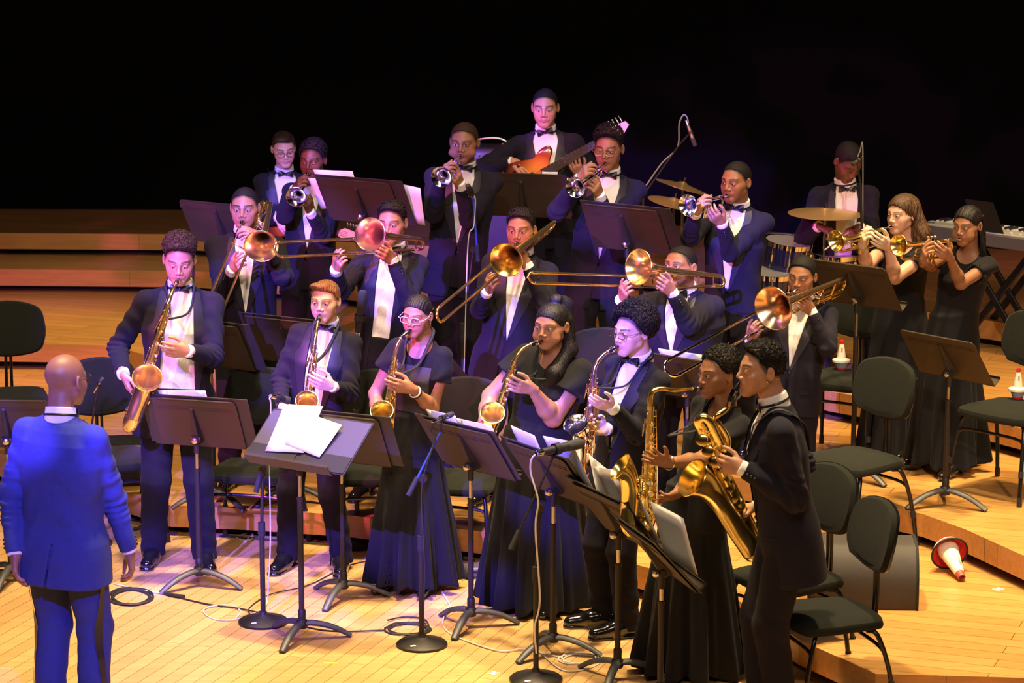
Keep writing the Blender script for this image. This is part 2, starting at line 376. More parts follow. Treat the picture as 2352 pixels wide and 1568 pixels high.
def build_stage():
    b = MB(); b.add([[-12, 3, 0], [12, 3, 0], [12, 36, 0], [-12, 36, 0]], [(0, 1, 2, 3)])
    tag(b.build('floor', M_floor, None, smooth=False), kind='structure')
    for i, E in enumerate((E1, E2, E3, E4)):
        # each riser stops where the next recess begins
        riser(E, HS*(i+1), 'riser_step', M_tread4_dim if i == 3 else M_tread, M_face)
    # dark wall behind the last level
    b = MB(); n = len(E5); lo = np.array([[x, y, 4*HS] for x, y in E5]); hi = lo+[0, 0, 9]
    b.add(np.vstack([lo, hi]), [(i, i+1, n+i+1, n+i) for i in range(n-1)])
    tag(b.build('wall_back', M_curtain, None, smooth=False), kind='structure')
    # tape marks on the floor
    def tape(px, py, h, w, l, ang, m, name, label):
        g = gnd(px, py, h); b = MB(); b.box((g[0], g[1], h+.0012), (l, w, .0016), rotz(math.radians(ang)))
        if m is M_gum: b.box((g[0], g[1], h+.0014), (l, w, .0016), rotz(math.radians(ang+75)))
        tag(b.build(name, m, None, smooth=False, origin=(0, 0, 0)), label, 'tape mark', 'tape marks on the stage')
    tape(1134, 1546, 0, .016, .06, 10, M_gum, 'tape_mark', 'small white tape cross on the floor beside the front microphone base')
    tape(2293, 1353, HS, .016, .06, 0, M_gum, 'tape_mark', 'small white tape cross on the lowest riser near the fallen red mute')
    tape(1690, 1470, 0, .016, .05, -30, M_gum, 'tape_mark', 'small white tape cross on the floor behind the baritone saxophone player')
    tape(758, 1523, 0, .02, .07, 0, M_neon, 'tape_mark', 'green tape strip on the floor below the conductor\'s music stand')
    tape(1092, 1437, 0, .012, .05, 20, M_neon, 'tape_mark', 'green tape strip on the floor by the third saxophone stand base')
build_stage()
# ------------------------------------------------------------------ implicit surfaces for bodies and clothes
f32 = np.float32
def smin(a, b, k):
    h = np.clip(.5+.5*(b-a)/k, 0, 1); return b*(1-h)+a*h-k*h*(1-h)
def smax(a, b, k): return -smin(-a, -b, k)
def rc(P, a, b, ra, rb):
    a = np.asarray(a, f32); ba = np.asarray(b, f32)-a; pa = P-a
    h = np.clip(pa@ba/(ba@ba+1e-9), 0, 1)
    q = pa-h[:, None]*ba
    return np.sqrt((q*q).sum(1))-(ra+(rb-ra)*h)
def ell(P, c, r):
    r = np.asarray(r, f32); q = (P-np.asarray(c, f32))/r; k0 = np.sqrt((q*q).sum(1)); q = q/r; k1 = np.sqrt((q*q).sum(1))+1e-9
    return k0*(k0-1)/k1
_rng = np.random.RandomState(5)
_W = _rng.normal(size=(10, 3)); _W /= np.linalg.norm(_W, axis=1)[:, None]; _PH = _rng.uniform(0, 6.28, 10)
def wav(P, fr, n=6, o=0):
    """cheap smooth noise in -1..1"""
    s = np.zeros(len(P), f32)
    for i in range(n): s += np.sin(P@(_W[(i+o) % 10]*fr*(1+.17*i)).astype(f32)+_PH[(i+o) % 10])
    return s/(n*.6)
def bounded(P, c, R, fn, near=.03):
    d = np.sqrt(((P-np.asarray(c, f32))**2).sum(1))-R
    out = np.maximum(d, near).astype(f32); m = d < near
    if m.any(): out[m] = fn(P[m])
    return out
_OFF = np.array([[i, j, k] for i in (0, 1) for j in (0, 1) for k in (0, 1)], np.int64)
_CE = [(a, b) for a in range(8) for b in range(a+1, 8) if bin(a ^ b).count('1') == 1]
def nets(fn, lo, hi, vox, levels=3):
    """surface of fn = 0 as quads (naive surface nets on a sparse grid)"""
    lo = np.asarray(lo, float); hi = np.asarray(hi, float); big = 2**levels
    n = np.ceil((hi-lo)/(vox*big)).astype(int)
    I = np.stack(np.meshgrid(*[np.arange(k) for k in n], indexing='ij'), -1).reshape(-1, 3).astype(np.int64)
    size = big
    while True:
        c = (lo+(I+.5)*(vox*size)).astype(f32)
        I = I[np.abs(fn(c)) < .87*size*vox*(1.35 if size > 1 else 1.5)+.002*(size > 1)]
        if size == 1: break
        I = (I[:, None]*2+_OFF[None]).reshape(-1, 3); size //= 2
    N = 1 << 20
    C = (I[:, None]+_OFF[None]); key = (C[..., 0]*N+C[..., 1])*N+C[..., 2]
    uk, inv = np.unique(key.ravel(), return_inverse=True)
    ux = np.stack([uk//(N*N), (uk//N) % N, uk % N], 1)
    val = fn((lo+ux*vox).astype(f32)); val[val == 0] = 1e-6
    v = val[inv.reshape(-1, 8)]
    mix = (v.min(1) < 0) & (v.max(1) > 0)
    I = I[mix]; v = v[mix]
    acc = np.zeros((len(I), 3)); cnt = np.zeros(len(I))
    for a, b in _CE:
        va, vb = v[:, a], v[:, b]; m = (va < 0) != (vb < 0)
        t = np.where(m, va/(va-vb+1e-12), 0)
        p = _OFF[a]+(_OFF[b]-_OFF[a])*t[:, None]
        acc += np.where(m[:, None], p, 0); cnt += m
    V = lo+(I+acc/cnt[:, None])*vox
    ck = (I[:, 0]*N+I[:, 1])*N+I[:, 2]; order = np.argsort(ck); sk = ck[order]
    def find(J):
        k = (J[:, 0]*N+J[:, 1])*N+J[:, 2]; p = np.searchsorted(sk, k); p = np.minimum(p, len(sk)-1)
        return np.where(sk[p] == k, order[p], -1)
    quads = []
    for ax in range(3):
        u, w = (ax+1) % 3, (ax+2) % 3
        eb = 1 << (2-ax)
        va, vb = v[:, 0], v[:, eb]; m = (va < 0) != (vb < 0)
        J = I[m]; s_ = va[m] < 0
        du = np.zeros(3, np.int64); du[u] = 1; dw = np.zeros(3, np.int64); dw[w] = 1
        q = np.stack([find(J), find(J-du), find(J-du-dw), find(J-dw)], 1)
        ok = (q >= 0).all(1); q = q[ok]; s_ = s_[ok]
        q[~s_] = q[~s_][:, ::-1]; quads.append(q)
    return V.astype(f32), np.vstack(quads)

# ------------------------------------------------------------------ the human head, in its own frame (face towards -Y, chin at -.115, crown at .115)
def head_sdf(q, p):
    puff = p.get('puff', 0.0); wd = p.get('wide', 1.0); fem = p.get('fem', 0)
    q = q*np.array([1/wd, 1, 1], f32); ax = np.abs(q[:, 0]); m = np.stack([ax, q[:, 1], q[:, 2]], 1)
    d = ell(q, (0, .014, .032), (.075, .095, .083))
    d = smin(d, ell(q, (0, -.028, -.020), (.058, .062, .078)), .03)
    d = smin(d, rc(m, (.0, -.070, -.094), (.010, -.069, -.092), .0185, .0175), .025)
    d = smin(d, rc(m, (.012, -.062, -.090), (.047, -.002, -.052), .016, .019), .03)
    d = smin(d, ell(m, (.034, -.052, -.044), (.026, .024, .034)), .022)
    d = smin(d, rc(m, (.043, -.050, -.020), (.056, -.020, -.012), .018, .015), .025)      # cheekbone
    if puff: d = smin(d, ell(m, (.042, -.052, -.052), (.024+.012*puff, .026, .024)), .02)
    d = smin(d, rc(m, (.010, -.080, .020), (.042, -.066, .023), .010, .010), .018)        # brow ridge
    d = smax(d, -ell(m, (.031, -.098, .004), (.020, .020, .0125)), .012)                   # eye socket
    d = smin(d, ell(m, (.031, -.0755, .003), (.0150, .0125, .0115)), .004)                # lids over the eye
    d = smin(d, rc(q, (0, -.084, .014), (0, -.1035, -.024), .0070, .0100), .012)             # nose
    d = smin(d, ell(m, (.0135, -.094, -.031), (.0085*(1.0+.18*p.get('nose', 0)), .0105, .0075)), .006)
    d = smax(d, -ell(m, (.0065, -.1015, -.0385), (.0035, .005, .003)), .002)
    d = smin(d, ell(q, (0, -.078, -.054), (.030, .018, .018)), .014)                        # muzzle
    lf = 1+.35*p.get('lips', 0)
    d = smin(d, rc(m, (0, -.0945, -.0535), (.020, -.0855, -.058), .0052*lf, .003), .005)
    d = smin(d, rc(m, (0, -.0935, -.0640), (.017, -.0855, -.0615), .0062*lf, .003), .005)
    d = smax(d, -rc(m, (0, -.1015, -.0585), (.020, -.092, -.059), .0022, .0016), .002)     # mouth line
    e = np.stack([ax-.0765, q[:, 1]-.012, q[:, 2]+.002], 1); c, s_ = .97, .24
    e = np.stack([e[:, 0]*c-e[:, 1]*s_*1.2, e[:, 1]*c+e[:, 0]*s_, e[:, 2]], 1)
    er = ell(e, (.004, .002, 0), (.007, .0185, .031)); er = smax(er, -ell(e, (.011, -.002, .003), (.006, .010, .018)), .004)
    d = smin(d, er, .006)
    return d
def cran(q, r, c=(0, .016, .034)): return ell(q, c, r)
def hair_sdf(q, kind, p):
    """q in the head's frame"""
    q = q*np.array([1/p.get('wide', 1.0), 1, 1], f32); ax = np.abs(q[:, 0]); x, y, z = q[:, 0], q[:, 1], q[:, 2]
    line = -(.728*y+.686*z-.011-.14*np.clip(ax-.030, 0, .035)+.75*np.clip(ax-.060, 0, .03))                 # >0 in front of and under the hairline
    lf_ = -(.728*y+.686*z+.006+.40*np.clip(ax-.050, 0, .03))
    if kind in ('pulled', 'halfup', 'long', 'braids'): line = lf_
    if kind in ('buzz', 'fade', 'cap'):
        t = p.get('ht', .006)
        d = cran(q, (.0755+t*.6, .0955+t*.8, .083+t), (0, .014, .032)); d = d-.0006*wav(q, 320, 5)
        low = (-(z+.028)) ; d = smax(d, np.maximum(line, low*.8-np.clip(y-.02, 0, .1)*.55), .011)
        return d
    if kind == 'side':      # parted straight hair
        d = cran(q, (.083, .103, .088), (.002, .014, .036)); d = smin(d, ell(q, (-.018, -.052, .098), (.052, .036, .022)), .03)
        d = d-.0010*np.sin(x*430+y*160+4*np.sin(z*30+x*20))-.0012*wav(q*np.array([1, .35, 1], f32), 120, 5)
        return .8*smax(d, np.maximum(line-.006-.006*np.sin(x*40+1), (-(z+.020))*.8-np.clip(y-.02, 0, .1)*.5), .004)
    if kind == 'flat':      # tight curls, taller on top, short at the sides
        h_ = p.get('ht', .04); d = cran(q, (.079, .099, .086), (0, .014, .032))
        d = smin(d, ell(q, (0, .004, .062+h_*.55), (.074+.30*h_, .088+.22*h_, .050+h_*.45)), .02)
        d = d-.0045*wav(q, 330, 7)-.0030*wav(q, 620, 6, 3)
        return smax(d, np.maximum(line+.004, (-(z+.018))*.8-np.clip(y-.02, 0, .1)*.5), .009)
    if kind == 'afro':      # round
        h_ = p.get('ht', .03); d = ell(q, (0, .026, .052), (.078+h_, .092+h_*.9, .078+h_*.95))
        d = d-.0035*wav(q, 300, 7)-.0028*wav(q, 640, 6, 3)
        return smax(d, np.maximum(line+p.get('fl', .006), (-(z+p.get('lo', .03)))*.8-np.clip(y-.02, 0, .1)*.5), .008)
    if kind == 'pulled':    # slicked back with a curly bun low at the back
        d = cran(q, (.0785, .099, .0865), (0, .014, .033))-.0012*np.sin(x*500)
        d = smax(d, np.maximum(line+.004, (-(z+.03))*.8-np.clip(y-.02, 0, .1)*.5), .004)
        b = ell(q, (.018, .122, -.012), (.042, .034, .046))-.006*wav(q, 260, 7)-.003*wav(q, 600, 5)
        return smin(d, b, .012)
    if kind == 'halfup':    # long straight hair, half tied on the crown
        d = cran(q, (.0795, .100, .088), (0, .014, .034)); d = smax(d, np.maximum(line-.002, -(z+.03)-np.clip(y-.0, 0, .1)*.6), .004)
        d = smin(d, ell(q, (0, .045, .128), (.030, .026, .022)), .010)
        d = smin(d, rc(q, (0, .058, .130), (.012, .105, .085), .030, .040), .02)
        w_ = 1.0
        d = smin(d, rc(q, (.012, .105, .085), (.022, .100, -.12), .052, .058), .03)
        d = smin(d, rc(q, (.060, .060, .02), (.082, .040, -.13), .030, .034), .025)
        d = smin(d, rc(q, (-.062, .045, .00), (-.074, .030, -.12), .020, .020), .02)
        d = smin(d, rc(q, (.082, .040, -.13), (.050, -.060, -.24), .036, .044), .03)
        d = smin(d, rc(q, (.050, -.060, -.24), (.010, -.085, -.33), .044, .030), .03)
        return (d-.0022*np.sin(np.arctan2(x, y-.03)*34+z*12)*np.clip(y*20-.2, 0, 1)-.0006*wav(q*np.array([1, 1, .15], f32), 500, 5))*.85
    if kind == 'long':      # long loose wavy hair
        d = cran(q, (.085, .106, .092), (0, .016, .034)); d = smax(d, np.maximum(line-.004, -(z+.02)-np.clip(y-.0, 0, .1)*.6), .004)
        d = smin(d, rc(q, (.055, .050, .03), (.105, .062, -.12), .040, .052), .03)
        d = smin(d, rc(q, (-.055, .045, .02), (-.085, .040, -.12), .034, .034), .03)
        d = smin(d, rc(q, (0, .08, .05), (.02, .100, -.15), .050, .066), .03)
        d = smin(d, rc(q, (.105, .062, -.12), (.085, .040, -.30), .052, .034), .03)
        d = smin(d, rc(q, (-.085, .040, -.12), (-.095, -.02, -.28), .034, .018), .03)
        d = smin(d, rc(q, (.0, .1, -.14), (.02, .10, -.30), .062, .040), .03)
        return .85*(d-.0022*np.sin(np.arctan2(x, y-.03)*26+5*np.sin(z*20))*np.clip(1.6-z*14, .1, 1)-.0022*wav(q*np.array([1, 1, .35], f32), 120, 6))
    if kind == 'braids':
        d = cran(q, (.0795, .101, .088), (0, .014, .034))-.0028*np.abs(np.sin(x*130))
        return smax(d, np.maximum(line-.002, -(z+.03)-np.clip(y-.0, 0, .1)*.6), .004)
    return np.full(len(q), 1.0, f32)

def hand_sdf(P, h):
    """h: wrist w, direction D, palm normal N, side T (thumb side), scale k, curls"""
    w_, D, N, T, k = h['w'], h['D'], h['N'], h['T'], h['k']
    d = rc(P, w_-D*.02*k, w_+D*.012*k, .024*k, .024*k)
    out = None
    for j, (o, L) in enumerate(((.030, .074), (.0095, .082), (-.0115, .076), (-.0310, .060))):
        kn = w_+D*(.084-.006*abs(j-1))*k+T*o*k-N*.004*k*(1.5-abs(j-1.5))
        d = smin(d, rc(P, w_+D*.006*k+T*o*.55*k, kn, .0175*k, .0115*k), .012*k)
        c = h['curl'][j]; sp = h.get('spread', 0)*(1.5-j)
        a = kn; ang = 0.; r0 = .0098*k
        for s_, (fr, cc, r1) in enumerate(((.46, c*.75, .0090), (.30, c*1.0, .0082), (.24, c*.7, .0070))):
            ang += cc
            v = D*math.cos(ang)+N*math.sin(ang)+T*sp*math.cos(ang); v = v/np.linalg.norm(v)
            b = a+v*L*fr*k
            e = rc(P, a, b, r0, r1*k); out = e if out is None else np.minimum(out, e)
            a, r0 = b, r1*k
    d = smin(d, out, .006*k)
    tc = h.get('thumb', .6); a = w_+D*.018*k+T*.022*k+N*.004*k
    v1 = norm(D*.62+T*.62+N*(.30+.3*tc)); b = a+v1*.048*k
    v2 = norm(D*.85+T*(.45-.55*tc)+N*.45*tc); c_ = b+v2*.032*k; v3 = norm(D*.9+T*(.25-.75*tc)+N*.5*tc); e_ = c_+v3*.026*k
    d = smin(d, rc(P, a, b, .0155*k, .0110*k), .014*k)
    d = smin(d, rc(P, b, c_, .0108*k, .0098*k), .004*k); d = smin(d, rc(P, c_, e_, .0098*k, .0080*k), .003*k)
    return d

def torso_fn(q, L, zs, A, B, C, n=2.5):
    """q in the torso frame; section half-widths A (x), B (y), centre C (y) at heights zs*L"""
    z = q[:, 2]/L; a = np.interp(z, zs, A).astype(f32); b = np.interp(z, zs, B).astype(f32); c = np.interp(z, zs, C).astype(f32)
    x = np.abs(q[:, 0])/a; y = np.abs(q[:, 1]-c)/b
    k = (x**n+y**n)**(1/n)
    g = np.sqrt((x**(n-1)/a)**2+(y**(n-1)/b)**2)/np.maximum(k, 1e-4)**(n-1)
    d = (k-1)/np.maximum(g, 1/np.maximum(a, b))
    return smax(d, smax(z*L-zs[-1]*L, zs[0]*L-z*L, .01), .012)

def ik(S, W, la, lb, hint):
    v = W-S; d = np.linalg.norm(v)
    if d > (la+lb)*.985:
        f = d/((la+lb)*.985); la *= f; lb *= f
    u = v/d; x = (la*la-lb*lb+d*d)/(2*d); r = math.sqrt(max(la*la-x*x, 1e-6))
    h = hint-S; h = h-u*(h@u); return S+u*x+norm(h)*r

TONES = {'light': (0.62, 0.36, 0.25), 'tan': (0.44, 0.22, 0.125), 'brown': (0.26, 0.115, 0.058), 'dark': (0.125, 0.050, 0.026), 'mid': (0.34, 0.155, 0.082)}
def skin_mat(tone):
    n_ = 'skin_'+tone
    if n_ in MATS: return MATS[n_]
    m = bpy.data.materials.new(n_); m.use_nodes = True; MATS[n_] = m; n, l = nodes(m); b = n['Principled BSDF']
    at = n.new('ShaderNodeAttribute'); at.attribute_name = 'tint'
    tc = n.new('ShaderNodeTexCoord'); nz = n.new('ShaderNodeTexNoise'); nz.inputs['Scale'].default_value = 45; nz.inputs['Detail'].default_value = 3
    l.new(tc.outputs['Object'], nz.inputs['Vector'])
    mr = n.new('ShaderNodeMapRange'); mr.inputs[3].default_value = .9; mr.inputs[4].default_value = 1.1; l.new(nz.outputs[0], mr.inputs[0])
    vm = n.new('ShaderNodeVectorMath'); vm.operation = 'SCALE'; l.new(at.outputs['Color'], vm.inputs[0]); l.new(mr.outputs[0], vm.inputs['Scale'])
    l.new(vm.outputs[0], b.inputs['Base Color']); b.inputs['Roughness'].default_value = .48; b.inputs['Specular IOR Level'].default_value = .45
    return m
HAIRC = {'black': (0.010, 0.008, 0.008), 'dbrown': (0.030, 0.017, 0.011), 'brown': (0.07, 0.034, 0.016), 'auburn': (0.17, 0.072, 0.026), 'lbrown': (0.14, 0.075, 0.034)}
def hair_mat(c, straight=False):
    if straight:
        n_ = 'hair_straight_'+c
        if n_ in MATS: return MATS[n_]
        m = mat(n_, HAIRC[c], .45, 0, .3); n, l = nodes(m); b = n['Principled BSDF']
        tc = n.new('ShaderNodeTexCoord'); mp = n.new('ShaderNodeMapping'); mp.inputs['Scale'].default_value = (1, 1, .09); l.new(tc.outputs['Object'], mp.inputs['Vector'])
        nz = n.new('ShaderNodeTexNoise'); nz.inputs['Scale'].default_value = 190; nz.inputs['Detail'].default_value = 3; nz.inputs['Distortion'].default_value = .6; l.new(mp.outputs[0], nz.inputs['Vector'])
        cr = n.new('ShaderNodeValToRGB'); l.new(nz.outputs[0], cr.inputs[0]); k_ = HAIRC[c]
        cr.color_ramp.elements[0].position = .38; cr.color_ramp.elements[0].color = tuple(v*.3 for v in k_)+(1,); cr.color_ramp.elements[1].position = .62; cr.color_ramp.elements[1].color = tuple(min(1, v*1.7) for v in k_)+(1,)
        l.new(cr.outputs[0], b.inputs['Base Color']); bp = n.new('ShaderNodeBump'); bp.inputs['Strength'].default_value = .9; bp.inputs['Distance'].default_value = .004; l.new(nz.outputs[0], bp.inputs['Height']); l.new(bp.outputs[0], b.inputs['Normal'])
        return m
    return mat('hair_'+c, HAIRC[c], .62, 0, .16, sheen=.0, noise=(120, .4), bump=(500, .8))
M_eyew = mat('eye_white', (0.72, 0.68, 0.64), .25, 0, .6); M_iris = mat('eye_iris', (0.035, 0.016, 0.008), .15, 0, .7)
M_lash = mat('eye_lash', (0.008, 0.005, 0.004), .7)
M_lens = bpy.data.materials.new('spectacle_lens'); M_lens.use_nodes = True
_n, _l = nodes(M_lens); _n.remove(_n['Principled BSDF']); _t = _n.new('ShaderNodeBsdfTransparent'); _g = _n.new('ShaderNodeBsdfGlossy'); _g.inputs['Roughness'].default_value = .05; _m = _n.new('ShaderNodeMixShader'); _m.inputs[0].default_value = .07
_l.new(_t.outputs[0], _m.inputs[1]); _l.new(_g.outputs[0], _m.inputs[2]); _l.new(_m.outputs[0], _n['Material Output'].inputs['Surface'])
M_gl_b = mat('spectacle_frame_dark', (0.02, 0.015, 0.012), .3); M_gl_c = mat('spectacle_frame_clear', (0.75, 0.66, 0.62), .2, .3); M_gl_g = mat('spectacle_frame_gold', (0.7, 0.45, 0.25), .25, .9)

def person(sp):
    """build one person from its pose sheet; pixels in the sheet are surveyed onto the stage"""
    h0 = sp.get('lv', 0)*HS
    base = gnd(*sp['feet'], h0); Y = base[1]
    W_ = lambda t: pix(t[0], t[1], Y+t[2])-base       # pixel + depth offset -> local
    ty = math.radians(sp.get('tyaw', 0)); hy = math.radians(sp.get('yaw', 0))
    HC = W_((*sp['head'], sp.get('hd', -.04)))
    H = sp.get('H') or HC[2]/.935
    k = sp.get('k') or H/1.75; hs = sp.get('hs', 1.0)*(.5+.5*k)
    Rh = rotz(hy)@rotx(math.radians(sp.get('pitch', 0)))@roty(math.radians(sp.get('roll', 0)))
    Rt0 = rotz(ty)
    N = HC+Rt0@np.array([0, .050, -.128*hs-.015*k])+np.array(sp.get('neck', (0, 0, 0)))
    fat = sp.get('fat', 1.0)
    if sp.get('sit'): PV = np.array([*(Rt0@np.array([0, sp['sit'][1], 0]))[:2], sp['sit'][0]])
    else: PV = np.array([*(Rt0@np.array([0, .02, 0]))[:2], .60*N[2]+sp.get('pz', 0)])+np.array(sp.get('pelvis', (0, 0, 0)))
    tz = norm(N-PV); ty_ = norm(Rt0[:, 1]-tz*(Rt0[:, 1]@tz)); tx = np.cross(ty_, tz); Rt = np.stack([tx, ty_, tz], 1); L = np.linalg.norm(N-PV)
    sw = sp.get('sw', .156 if not sp.get('fem') else .148)*k*(.55+.45*fat)
    S = {s: N+Rt@np.array([x*sw, .01, -.086*k]) for s, x in (('R', -1), ('L', 1))}
    shr = sp.get('shrug', {});
    for s in shr: S[s] = S[s]+np.array([0, 0, shr[s]])
    la, lb = .172*H, .150*H
    arms = {}
    for s in ('R', 'L'):
        a = sp[s]; Wp = W_(a['w']); hint = W_(a['e'])
        El = ik(S[s], Wp, la, lb, hint)
        D = norm(W_(a['f'])-Wp) if 'f' in a else norm(a['D']); Nn = np.asarray(a.get('n', (0, 0, -1)), float); Nn = norm(Nn-D*(Nn@D))
        T = np.cross(D, Nn) if s == 'R' else np.cross(Nn, D)
        arms[s] = dict(S=S[s], E=El, W=Wp, h=dict(w=Wp.astype(f32), D=D.astype(f32), N=Nn.astype(f32), T=T.astype(f32), k=sp.get('hk', .95)*(.4+.6*k), curl=a.get('curl', (.5, .5, .5, .5)), thumb=a.get('th', .6), spread=a.get('spread', .03)))
    fem = sp.get('fem'); dress = sp.get('dress')
    ft = {}
    for s, x in (('R', -1), ('L', 1)):
        if 'f'+s in sp: g = gnd(*sp['f'+s], h0)-base
        else: g = Rt0@np.array([x*.11*k, -.02, 0])
        ft[s] = np.array([g[0], g[1], 0])
    hip = {s: PV+Rt@np.array([x*.085*k*fat, 0, -.02]) for s, x in (('R', -1), ('L', 1))}
    kn, an = {}, {}
    for s, x in (('R', -1), ('L', 1)):
        an[s] = ft[s]+np.array([0, 0, .07])+Rt0@np.array([0, .03, 0])
        if sp.get('sit'): kn[s] = hip[s]+Rt0@np.array([x*.08, -.42*k, .03]); an[s] = np.array([kn[s][0], kn[s][1], .07]); ft[s] = np.array([an[s][0], an[s][1], 0])
        else: kn[s] = ik(hip[s], an[s], np.linalg.norm(hip[s]-an[s])*.505, np.linalg.norm(hip[s]-an[s])*.505, (hip[s]+an[s])/2+Rt0@np.array([0, -1, 0]))
    fwd = {s: rotz(ty+math.radians(x*-12+sp.get('toe', {}).get(s, 0)))@np.array([0, -1, 0]) for s, x in (('R', 1), ('L', -1))}
    root = empty('person', base, 0, sp['label'], 'person', sp.get('group'))
    hp = dict(puff=sp.get('puff', 0), wide=sp.get('wide', 1.0), nose=sp.get('nose', 0), lips=sp.get('lips', 0))
    HCf = HC.astype(f32); Rhf = Rh.astype(f32); Rtf = Rt.astype(f32); PVf = PV.astype(f32)
    HQ = lambda P: ((P-HCf)@Rhf)/f32(hs)
    TQ = lambda P: (P-PVf)@Rtf
    zs = np.array([-.30, -.16, .0, .16, .34, .62, .84, .94, 1.03])
    neckb = N+Rt@np.array([0, .012, -.01]); neckt = HC+Rh@np.array([0, .030, -.045])*hs
    nr = .054*hs*(1 if not fem else .88)*(.7+.3*fat)
    def tors(q, off=0.):
        if fem:
            A = np.array([.170, .172, .165, .146, .135, .150, .150, .10, .05])*k*fat; B = np.array([.110, .112, .110, .098, .092, .115, .080, .06, .045])*k*fat
            Cc = np.array([.01, .01, .012, .006, .0, -.012, .006, .012, .015])*k
        else:
            A = np.array([.168, .170, .164, .158, .158, .178, .160, .10, .05])*k*fat; B = np.array([.112, .112, .110, .106, .108, .118, .090, .065, .05])*k*fat
            Cc = np.array([.01, .01, .008, .0, -.002, -.004, .006, .012, .015])*k
        if fat > 1.1: Cc = Cc-np.array([0, .01, .025, .035, .02, .0, 0, 0, 0])
        return torso_fn(q, L, zs, A+off, B+off, Cc)
    vb = sp.get('vox', .0034); vj = sp.get('vj', .0062)
    if dress:
        for s in 'RL':
            hip[s] = hip[s]*.6+np.array([*PV[:2], hip[s][2]])*.4-np.array([0, 0, .04]); an[s] = an[s]*.7+np.array([*PV[:2], an[s][2]])*.3; kn[s] = (hip[s]+an[s])/2
    # ---- body: one surface, head, neck, arms with hands, core and legs
    def body(P):
        if dress:
            q_ = TQ(P); d = smax(tors(q_, -.012), f32(.22*L)-q_[:, 2], .03)
            d = smin(d, rc(P, PV, PV+Rt@np.array([0, 0, .3*L]), .07, .08), .04)
        else:
            d = rc(P, PV, N-Rt@np.array([0, 0, .05]), .05, .05)
            for s in 'RL': d = smin(d, rc(P, N-Rt@np.array([0, 0, .07]), S[s], .035, .035), .03)
        d = smin(d, rc(P, neckb, neckt, nr*1.06, nr), .02)
        for s in 'RL':
            a = arms[s]; ar = sp.get('armfat', 1.0)
            if dress:
                mid = a['E']*.35+a['S']*.65
                d = smin(d, rc(P, a['S'], a['E'], .046*k*ar, .037*k*ar), .025); d = smin(d, rc(P, a['E'], a['E']*.68+a['W']*.32, .037*k*ar, .038*k*ar), .02)
                d = smin(d, rc(P, a['E']*.68+a['W']*.32, a['W'], .038*k*ar, .0235*k*(.5+.5*ar)), .02)
            else: d = smin(d, rc(P, a['S'], a['E'], .030, .026), .02); d = smin(d, rc(P, a['E'], a['W'], .028, .0235*k), .015)
            hh = a['h']; hc = hh['w']+hh['D']*.09*hh['k']
            d = smin(d, bounded(P, hc, .15*hh['k'], lambda Q, hh=hh: hand_sdf(Q, hh)), .008)
            if not sp.get('noleg'):
                d = smin(d, rc(P, hip[s], kn[s], .040, .032), .02); d = smin(d, rc(P, kn[s], an[s], .035, .028), .02)
                if dress: d = smin(d, rc(P, an[s], ft[s]+fwd[s]*.10+np.array([0, 0, .035]), .026, .02), .02)
        hd = bounded(P, HC, .165*hs, lambda Q: head_sdf(HQ(Q), hp)*f32(hs))
        return smin(d, hd, .018)
    pts = np.array([HC, PV, N, *[arms[s][j] for s in 'RL' for j in 'SEW'], *kn.values(), *ft.values()])
    lo, hi = pts.min(0)-.26, pts.max(0)+.26; lo[2] = min(lo[2], 0)-.01
    V, Fq = nets(body, lo, hi, vb)
    tone = np.array(TONES[sp.get('tone', 'brown')]); c = np.tile(np.array([*tone, 1]), (len(V), 1))
    q = HQ(V.astype(f32)); near = (np.abs(q) < .14).all(1)
    ax = np.abs(q[:, 0]); lipc = np.array(sp.get('lipc', tone*np.array([.95, .62, .66])))
    def blend(mask, colr):
        c[:, :3] = c[:, :3]*(1-mask[:, None])+np.asarray(colr)*mask[:, None]
    fr = near & (q[:, 1] < -.05)
    lm = fr*np.clip(1.4-np.sqrt((ax/.025)**2+((q[:, 2]+.0587+ax*ax*4)/.0115)**2)*1.1, 0, 1)*(q[:, 1] < -.078); blend(np.clip(lm*1.6, 0, 1)*.8, lipc)
    by = .0262+.004*np.clip(1-np.abs(ax-.036)/.03, 0, 1); bt = .0042 if not fem else .0034
    bm = fr*(ax > .011)*(ax < .055)*np.clip(1.5-np.abs(q[:, 2]-by)/bt, 0, 1); blend(np.clip(bm, 0, 1)*.92, np.array(HAIRC[sp.get('hc', 'black')])*1.2)
    sm = fr*np.clip(1.3-np.sqrt(((ax-.031)/.021)**2+((q[:, 2]-.005)/.013)**2), 0, 1); blend(np.clip(sm*1.5, 0, 1)*.30, tone*.45)
    ck = fr*np.clip(1.2-np.sqrt(((ax-.042)/.028)**2+((q[:, 2]+.025)/.026)**2), 0, 1); blend(ck*.25, tone*np.array([1.1, .82, .8]))
    if sp.get('hair') in ('buzz', 'fade', 'flat', 'cap', 'afro') and not fem:
        ft_ = near*np.clip((q[:, 2]+.035)/.03, 0, 1)*np.clip((.728*q[:, 1]+.686*q[:, 2]+.75*np.clip(ax-.060, 0, .03)+.002)/.012, 0, 1)*(ax < .079); blend(np.clip(ft_, 0, 1)*.85, np.array(HAIRC[sp.get('hc', 'black')])*1.3)
    if sp.get('beard'):
        bd = near*(q[:, 1] < .0)*(q[:, 2] < -.05)*np.clip((.0-q[:, 2]-.062+ax*.0)/.02, 0, 1)*np.clip(np.abs(np.sqrt((ax/.026)**2+((q[:, 2]+.06)/.015)**2)-1)*3, 0, 1); blend(bd*.45, np.array(HAIRC['black']))
